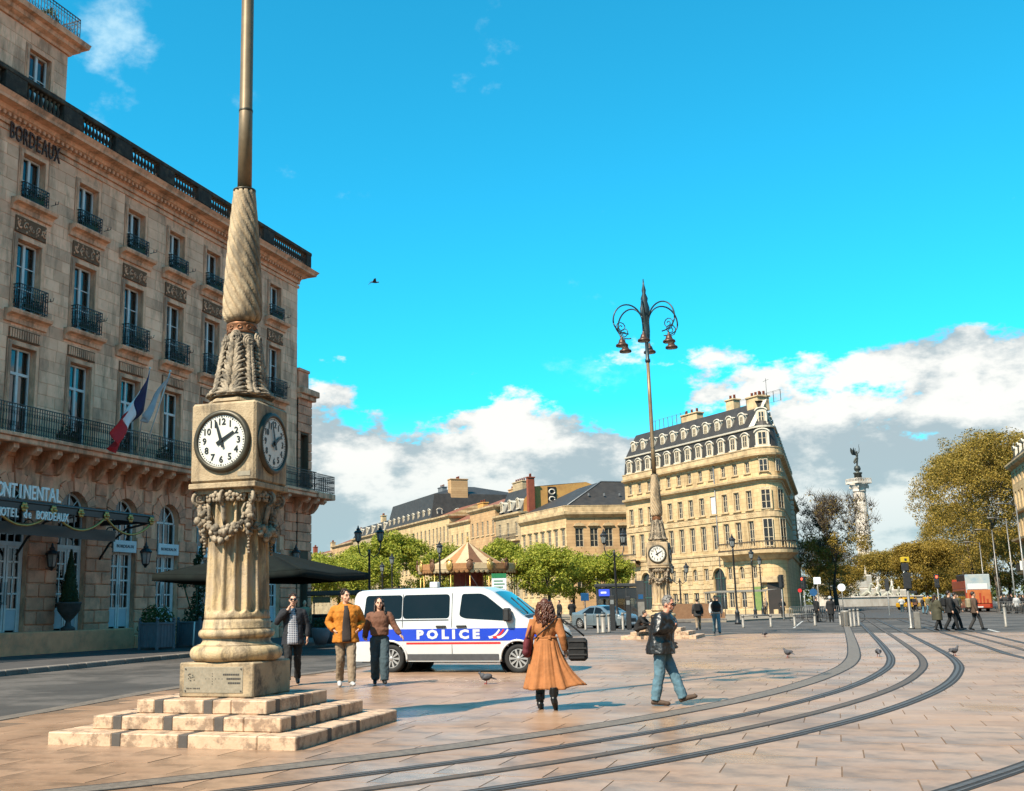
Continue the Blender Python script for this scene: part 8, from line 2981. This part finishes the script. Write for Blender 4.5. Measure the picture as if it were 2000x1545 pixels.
for k, (px, Y) in enumerate(((1131, 66), (1155, 58), (1176, 60), (1203, 64), (1165, 59))):
    bollard('steel bollard before the silver car, %s from the left' % ordw[(0, 1, 3, 4, 2)[k]], px, Y, 1.0, .075 if k != 4 else .14)
for k, px in enumerate((1382, 1434, 1487, 1533, 1572, 1621)):
    bollard('low bollard in front of the mansion, %s from the left' % ordw[k], px, 64 + k * .6, .75, .075)
for k, px in enumerate((1641, 1648, 1656)):
    bollard('slim bollard at the head of the guide strip, %s from the left' % ordw[k], px, 62 + k, 1.0, .07)
for k, (px, Y) in enumerate(((1938, 56), (1993, 57))):
    bollard(('pale post in front of the crowd, left one', 'pale post in front of the crowd, right one')[k], px, Y, 1.15 if k == 0 else 1.0, .07, group='pale posts by the crowd')
for k, (pa, pb) in enumerate(((1434, 1487), (1533, 1572))):
    xa, ya = at(pa, 64.6 + k * 1.2); xb, yb = at(pb, 65.2 + k * 1.2)
    m = MB(); m.tube([(xa, ya, .70), (xb, yb, .70)], .045, 6)
    tag(m.build('barrier_rail', 'bollard_grey'), ('steel rail linking two low bollards, left one', 'steel rail linking two low bollards, right one')[k], 'rail', 'rails between bollards')
bn = thing('litter_bin', 'round grey litter bin beside the slim bollards', 'bin', (*at(1632, 63.5), 0), 0)
m = MB(); m.lathe([(.24, 0), (.26, .05), (.27, .8), (.29, .85), (.2, .92)], 14); m.build('bin_body', 'bollard_grey', bn)
for k in range(12):
    a = k * PI / 6
    m = MB(); m.box(-.03, .03, -.285, -.265, .08, .78, M=RZ(a)); m.build('slat', 'steel_grey', bn)

# crowd barriers
def barrier(label, loc, rz, group, w=2.2):
    t_ = thing('crowd_barrier', label, 'barrier', loc, rz, group)
    m = MB()
    m.tube([(-w / 2, 0, .12), (-w / 2, 0, 1.0), (-w / 2 + .1, 0, 1.08), (w / 2 - .1, 0, 1.08), (w / 2, 0, 1.0), (w / 2, 0, .12)], .025, 6); m.tube([(-w / 2, 0, .22), (w / 2, 0, .22)], .022, 5); m.build('frame', 'steel_grey', t_)
    for k in range(1, 15):
        x = -w / 2 + w * k / 15
        b_ = MB(); b_.tube([(x, 0, .22), (x, 0, 1.08)], .014, 4); b_.build('bar', 'steel_grey', t_)
    for x in (-w / 2 + .3, w / 2 - .3):
        b_ = MB(); b_.box(x - .03, x + .03, -.28, .28, 0, .05); b_.box(x - .02, x + .02, -.02, .02, .05, .22); b_.build('foot', 'steel_grey', t_)
    return t_


for k in range(5):
    x, y = at(1948 + k * 22, 99)
    barrier('metal crowd barrier at the right, %s from the left' % ordw[k], (x, y, 0), R(-4), 'crowd barriers at the right')
for k in range(3):
    x, y = at(1552 + k * 26, 78 + k * 1.5)
    barrier('metal crowd barrier right of the mansion, %s from the left' % ordw[k], (x, y, 0), R(12), 'crowd barriers beside the mansion')
for k in range(4):
    x, y = at(1785 + k * 20, 118)
    barrier('metal crowd barrier before the fountain, %s from the left' % ordw[k], (x, y, 0), R(0), 'crowd barriers before the fountain')

# brown terrace screens and awning tables in front of the mansion
for k, (px, w) in enumerate(((1212, 2.6), (1336, 3.4), (1370, 2.4))):
    t_ = thing('terrace_screen', ('brown woven terrace screen left of the farther clock lamp', 'wide brown woven terrace screen behind the leather jacket man', 'short brown woven terrace screen near the backpack person')[k], 'screen', (*at(px, 86), 0.0), R(-4), 'brown terrace screens')
    m = MB(); m.prism([(-w / 2, 0), (w / 2, 0), (w / 2, .7), (w / 2 - .9, 1.4), (-w / 2 + .5, 1.45), (-w / 2, .9)], -.08, .08, M=RX(PI / 2)); m.build('panel', 'terrace_screen', t_)
    m = MB(); m.cbox(-w / 2 - .1, w / 2 + .1, -.2, .2, 0, .28, .03); m.build('base', 'kerbstone', t_)
aw = thing('cafe_awning', 'low white cafe awning along the mansion front', 'awning', (*at(1440, 112), .1), R(-67))
m = MB(); m.add([(-5, 0, 2.6), (5, 0, 2.6), (5, -1.3, 2.48), (-5, -1.3, 2.48), (-5, -1.3, 2.36), (5, -1.3, 2.36)], [(0, 3, 2, 1), (3, 4, 5, 2)]); o = m.build('canvas', 'bollard_grey', aw); so = o.modifiers.new('t', 'SOLIDIFY'); so.thickness = .03
for x in (-4.8, -1.6, 1.6, 4.8):
    m = MB(); m.tube([(x, -1.25, 0), (x, -1.25, 2.4)], .04, 5); m.build('pole', 'steel_grey', aw)

# bicycles by the bollards
def bicycle(label, loc, rz, group):
    t_ = thing('bicycle', label, 'bicycle', loc, rz, group)
    for x in (-.52, .52):
        m = MB(); m.tube([(x + .33 * cos(a), 0, .34 + .33 * sin(a)) for a in [i * PI / 10 for i in range(21)]], .02, 5)
        for k in range(6):
            a = k * PI / 3
            m.tube([(x, 0, .34), (x + .33 * cos(a), 0, .34 + .33 * sin(a))], .004, 3)
        m.build('wheel', 'tyre', t_)
    m = MB(); m.tube([(-.52, 0, .34), (-.15, 0, .32), (.32, 0, .82), (-.28, 0, .80), (-.15, 0, .32)], .02, 5); m.tube([(-.28, 0, .80), (-.52, 0, .34)], .015, 5); m.tube([(.52, 0, .34), (.32, 0, .82), (.28, 0, 1.0)], .02, 5); m.build('frame', 'black_plastic', t_)
    m = MB(); m.tube([(.30, -.28, 1.02), (.26, 0, 1.0), (.30, .28, 1.02)], .016, 5); m.build('handlebar', 'black_plastic', t_)
    m = MB(); m.ell((-.32, 0, .90), (.13, .07, .04), 8, 5); m.tube([(-.30, 0, .8), (-.32, 0, .9)], .015, 5); m.build('saddle', 'black_plastic', t_)


GB = 'bicycles parked near the bollards'
bicycle('black bicycle held by the cyclist by the bollards', (26.75, 77.6, 0), R(20), GB)
bicycle('black bicycle parked right of the white helmet', (28.6, 76.0, 0), R(-15), GB)
bicycle('bicycle parked beside the black parking meter', (*at(1208, 68), 0), R(60), GB)

# pigeons
def pigeon(label, loc, rz, peck=0.0):
    t_ = thing('pigeon', label, 'pigeon', loc, rz, 'pigeons on the paving')
    b_ = MB()
    b_.ell((0, 0, .13), (.105, .062, .068), 10, 8, M=RY(.2)); b_.ell((.075, 0, .155), (.055, .048, .055), 8, 6)
    hx, hz = .115 + .03 * peck, .225 - .12 * peck
    b_.tube([(.08, 0, .17), (.11, 0, .20 - .07 * peck), (hx, 0, hz)], [.04, .03, .026], 8); b_.ell((hx + .01, 0, hz + .01), (.03, .025, .026), 8, 6)
    b_.tube([(hx + .03, 0, hz + .008), (hx + .06, 0, hz)], [.009, .003], 5)
    b_.tube([(-.07, 0, .125), (-.15, 0, .10), (-.20, 0, .085)], [.045, .035, .02], 8, flat=.4)
    remesh(b_.build('body', 'pigeon_grey', t_), .008, 1)
    for y in (-.03, .03):
        m = MB(); m.tube([(.0, y, .08), (.01, y, .012)], .007, 5); m.tube([(-.01, y, .012), (.045, y, .005)], .007, 5); m.build('leg', 'tail_red', t_)
        m = MB(); m.ell((-.02, y * 2.0, .14), (.095, .016, .045), 8, 6, M=RY(.25)); m.build('wing', 'pigeon_grey', t_)


for lb, x, y, rz, pk in (('pigeon walking between the van and the tan coat woman', .92, 21.6, PI, .2), ('pigeon pecking near the vest man', 14.0, 47.3, .6, 1.0), ('pigeon beside the inner curve of the guide strip', 9.35, 29.6, 2.2, .1), ('pigeon between the two rails, seen from behind', 11.6, 29.2, 1.4, .6), ('pigeon at the outer rail curve', 13.5, 29.0, .2, .0)):
    pigeon(lb, (x, y, .022), rz, pk)
fb = thing('flying_bird', 'dark bird flying across the blue sky', 'bird', (-3.35, 60.0, 20.1), R(20))
b_ = MB(); b_.ell((0, 0, 0), (.22, .06, .06), 10, 6); b_.ell((.22, 0, .02), (.06, .045, .045), 8, 6); b_.tube([(-.15, 0, 0), (-.34, 0, -.02)], [.05, .03], 6, flat=.3); remesh(b_.build('body', 'pigeon_grey', fb), .02, 1)
for s in (-1, 1):
    m = MB(); m.add([(.1, s * .04, .02), (.0, s * .30, .14), (-.22, s * .56, .0), (-.12, s * .3, .08), (-.12, s * .04, .02)], [(0, 1, 3, 4), (1, 2, 3)]); o = m.build('wing', 'pigeon_grey', fb); so = o.modifiers.new('t', 'SOLIDIFY'); so.thickness = .015

# ------------------------------------------------------------------ things in front of the hotel
pa = thing('cafe_parasol', 'large dark green square parasol beside the hotel terrace', 'parasol', (-6.0, 38.0, .13), R(-20))
apex, ed, hw_ = 3.42, 2.62, 2.75
m = MB()
ap = (0, 0, apex)
cs = [(-hw_, -hw_, ed), (hw_, -hw_, ed), (hw_, hw_, ed), (-hw_, hw_, ed)]
for k in range(4):
    a, b_ = Vector(cs[k]), Vector(cs[(k + 1) % 4])
    def gore(u, v):
        e = a.lerp(b_, u); p = Vector(ap).lerp(e, v)
        p.z -= .16 * v * (1 - abs(2 * u - 1)) * (1 - v * .35)
        return p
    g_ = MB(); g_.grid(gore, 10, 8); o = g_.build('canopy_panel', 'awning', pa); so = o.modifiers.new('t', 'SOLIDIFY'); so.thickness = .012
    v_ = MB(); v_.grid(lambda u, v: (a.lerp(b_, u) + Vector((0, 0, -.22 * v - .10 * (1 - abs(2 * u - 1))))), 10, 1); o = v_.build('valance', 'awning', pa); so = o.modifiers.new('t', 'SOLIDIFY'); so.thickness = .012
    r_ = MB(); r_.tube([(0, 0, apex - .08), a + Vector((0, 0, -.03))], .022, 5); r_.build('rib', 'steel_grey', pa)
m = MB(); m.tube([(0, 0, 0), (0, 0, apex + .1)], .05, 8); m.build('pole', 'iron_black', pa)
m = MB(); m.cbox(-.5, .5, -.5, .5, 0, .12, .03); m.build('foot', 'iron_black', pa)


def hloc(x, y, z=.13):
    return hp(x, y, z)


# cone topiary in lead urns
for k, (x, y, z) in enumerate(((-18.35, -.6, .9), (-22.4, -.6, .9))):
    t_ = thing('urn_topiary', ('clipped cone shrub in dark urn beside the hotel door', 'clipped cone shrub in dark urn at the far left door')[k], 'plant', hloc(x, y, z), R(68), 'cone shrubs in urns')
    m = MB(); m.lathe([(.26, 0), (.26, .1), (.12, .18), (.09, .34), (.22, .48), (.40, .72), (.44, .95), (.48, 1.0), (.44, 1.04), (.3, 1.0)], 16); m.build('urn', 'urn_lead', t_)
    m = MB()
    for i in range(1700):
        f = qq.random() ** .75
        a = qq.uniform(0, 6.28); r = .40 * (1 - f) * qq.uniform(.75, 1.0) + .02
        p = Vector((r * cos(a), r * sin(a), 1.02 + 1.95 * f))
        d = Vector((cos(a), sin(a), qq.uniform(-.5, .8))).normalized(); u = d.orthogonal().normalized() * .045; w = d.cross(u).normalized() * .03
        m.add([p - u, p + w, p + u, p - w], [(0, 1, 2, 3)])
    m.lathe([(.36, 1.0), (.02, 2.85)], 10); m.build('foliage', 'leaf_dark', t_)
# grey planter with spiral topiary and shrubs round it
for k, (x, y, w, lb) in enumerate(((-14.0, -3.4, 1.15, 'square slatted grey planter box with tall cloud-pruned shrub'), (-11.8, -3.0, 1.15, 'slatted grey planter box hidden behind the lamp column'), (-16.2, -3.0, .9, 'low slatted grey planter box with reddish shrub'))):
    t_ = thing('planter_box', lb, 'planter', hloc(x, y), R(60), 'grey planter boxes before the hotel')
    for j in range(4):
        for i in range(5):
            m = MB(); m.cbox(-w / 2 + .04 + i * (w - .08) / 5 + .006, -w / 2 + .04 + (i + 1) * (w - .08) / 5 - .006, -w / 2, -w / 2 + .04, .08, .95, .008); o = m.build('slat', 'planter_grey', t_, rz=j * PI / 2)
        m = MB(); m.cbox(-w / 2 - .03, w / 2 + .03, -w / 2 - .03, -w / 2 + .05, .92, 1.0, .01); m.build('rim', 'planter_grey', t_, rz=j * PI / 2)
        m = MB(); m.cbox(-w / 2 - .04, -w / 2 + .06, -w / 2 - .04, -w / 2 + .06, 0, 1.06, .01); m.ell((-w / 2 + .01, -w / 2 + .01, 1.12), .06, 8, 6); m.build('corner_post', 'planter_grey', t_, rz=j * PI / 2)
    m = MB(); m.box(-w / 2 + .05, w / 2 - .05, -w / 2 + .05, w / 2 - .05, .1, .9); m.build('soil', 'mortar', t_)
    m = MB()
    if k == 0:
        for i in range(15):
            a = i * .9
            leaf_blob(m, (.13 * cos(a), .13 * sin(a), 1.2 + i * .215), (.30 - .012 * i, .30 - .012 * i, .16), 150, .05, qq)
        for sx, sy in ((-.7, .2), (.75, .1), (-.55, -.3)):
            leaf_blob(m, (sx, sy, 2.55), (.3, .3, .28), 220, .05, qq)
            m.tube([(sx * .3, sy * .3, 1.0), (sx, sy, 2.4)], .03, 5)
    leaf_blob(m, (0, 0, 1.25), (.62, .62, .45), 500, .06, qq)
    m.build('foliage', 'leaf_dark' if k < 2 else 'leaf_shrub', t_)
# shrubs between
for k, (x, y, r) in enumerate(((-12.9, -2.6, .7), (-15.4, -2.4, .75), (-10.4, -3.0, .8), (-9.0, -3.0, .7))):
    m = MB(); leaf_blob(m, (0, 0, r * 1.1), (r, r, r * .9), 650, .07, qq, shell=.3); m.tube([(0, 0, 0), (0, 0, r)], .08, 6)
    o = tag(m.build('shrub', ('leaf_dark', 'leaf_shrub')[k % 2]), 'rounded shrub before the hotel, %s counted from the terrace step' % ordw[(1, 0, 2, 3)[k]], 'shrub', 'shrubs before the hotel'); o.location = hloc(x, y)
# wall lanterns
for k, (x, y, z, lb) in enumerate(((-15.7, -2.0, 3.35, 'black hanging lantern at the end of the canopy'), (-19.1, -.35, 3.2, 'wall lantern between the first two doors'), (-.6, -.35, 4.0, 'black wall lantern near the hotel corner'))):
    t_ = thing('wall_lantern', lb, 'lantern', hloc(x, y, z), 0, 'hotel lanterns')
    o = link('lantern', lf_m, t_); link('lantern_glass', lg_m, o)
    m = MB(); m.tube([(0, 0, .85), (0, 0, 1.3)] if k == 0 else [(0, 0, -.1), (-.3, .12, .0)], .02, 5); m.build('bracket', 'iron_black', t_)
# cafe chairs / dark display and round planters by the far man
for k, (px, Y) in enumerate(((622, 44), (640, 45))):
    t_ = thing('round_planter', ('round pale planter with grasses by the cafe, left one', 'round pale planter with grasses by the cafe, right one')[k], 'planter', (*at(px, Y), .13), 0, 'round planters by the cafe')
    m = MB(); m.lathe([(.22, 0), (.34, .3), (.38, .6), (.34, .66), (.3, .6)], 16); m.build('pot', 'planter_grey', t_)
    m = MB(); leaf_blob(m, (0, 0, .8), (.38, .38, .25), 260, .06, qq); m.build('foliage', 'leaf_dark', t_)
cr = thing('menu_cart', 'black cafe cart with display boards behind the walkers', 'cart', (*at(655, 47), .13), R(-15))
m = MB(); m.cbox(-1.2, 1.2, -.4, .4, .2, 1.1, .04); m.cbox(-1.25, 1.25, -.45, .45, 1.1, 1.18, .02); m.build('counter', 'iron_black', cr)
for x in (-1.1, 1.1):
    m = MB(); m.tube([(x, 0, 1.15), (x, 0, 2.0)], .03, 5); m.build('post', 'iron_black', cr)
m = MB(); m.cbox(-1.25, 1.25, -.5, .5, 1.95, 2.15, .03); m.build('roof', 'iron_black', cr)
m = MB(); m.cbox(-1.0, -.2, -.42, -.40, 1.65, 1.92, .01); m.build('board', 'terrace_screen', cr)
pf = thing('signpost', 'thin leaning white stake at the pavement by the planters', 'post', hloc(-15.7, -4.3), R(60))
m = MB(); m.tube([(0, 0, 0), (.05, 0, 1.0)], .03, 6); m.build('stake', 'white_joinery', pf); m = MB(); m.cbox(-.1, .1, -.1, .1, 0, .05, .01); m.build('foot', 'steel_grey', pf)
# ------------------------------------------------------------------ the theatre opposite the hotel (beside the camera; mirrored in the hotel's windows)
th_ = thing('theatre', 'sandstone theatre with tall column portico opposite the hotel', 'theatre', (20.0 * U20.x + 24 * V20.x, 20.0 * U20.y + 24 * V20.y, 0), R(-110))
m = MB(); wall_mb(m, 0, 58, 0, 15.5, [(2.2 + k * 4.7, 4.2 + k * 4.7, z, z + h, False) for k in range(12) for z, h in ((1.0, 5.0), (8.5, 4.0))], y=4.5)
m.box(0, 58, 4.9, 30, 0, 19); m.box(0, 58, 0, 4.9, 15.5, 19); m.box(0, 58, -1.5, 4.9, 0, .8); m.build('wall', 'lime_sunny', th_)
col_ = MB(); col_.lathe([(.95, .8), (.95, 1.1), (.8, 1.3), (.76, 6), (.66, 13.6), (.95, 14.3), (1.05, 15.5)], 20); colm = col_.mesh('column', 'lime_sunny_trim')
for k in range(13):
    link('column', colm, th_, (.9 + k * 4.68, .6, 0))
sweep([(0, 12), (0, 0), (58, 0)], [(0, 15.5), (.2, 15.5), (.2, 17.2), (.9, 17.8), (1.0, 18.3), (0, 18.5)]).build('entablature', 'lime_sunny_trim', th_)
bpy.context.view_layer.update()
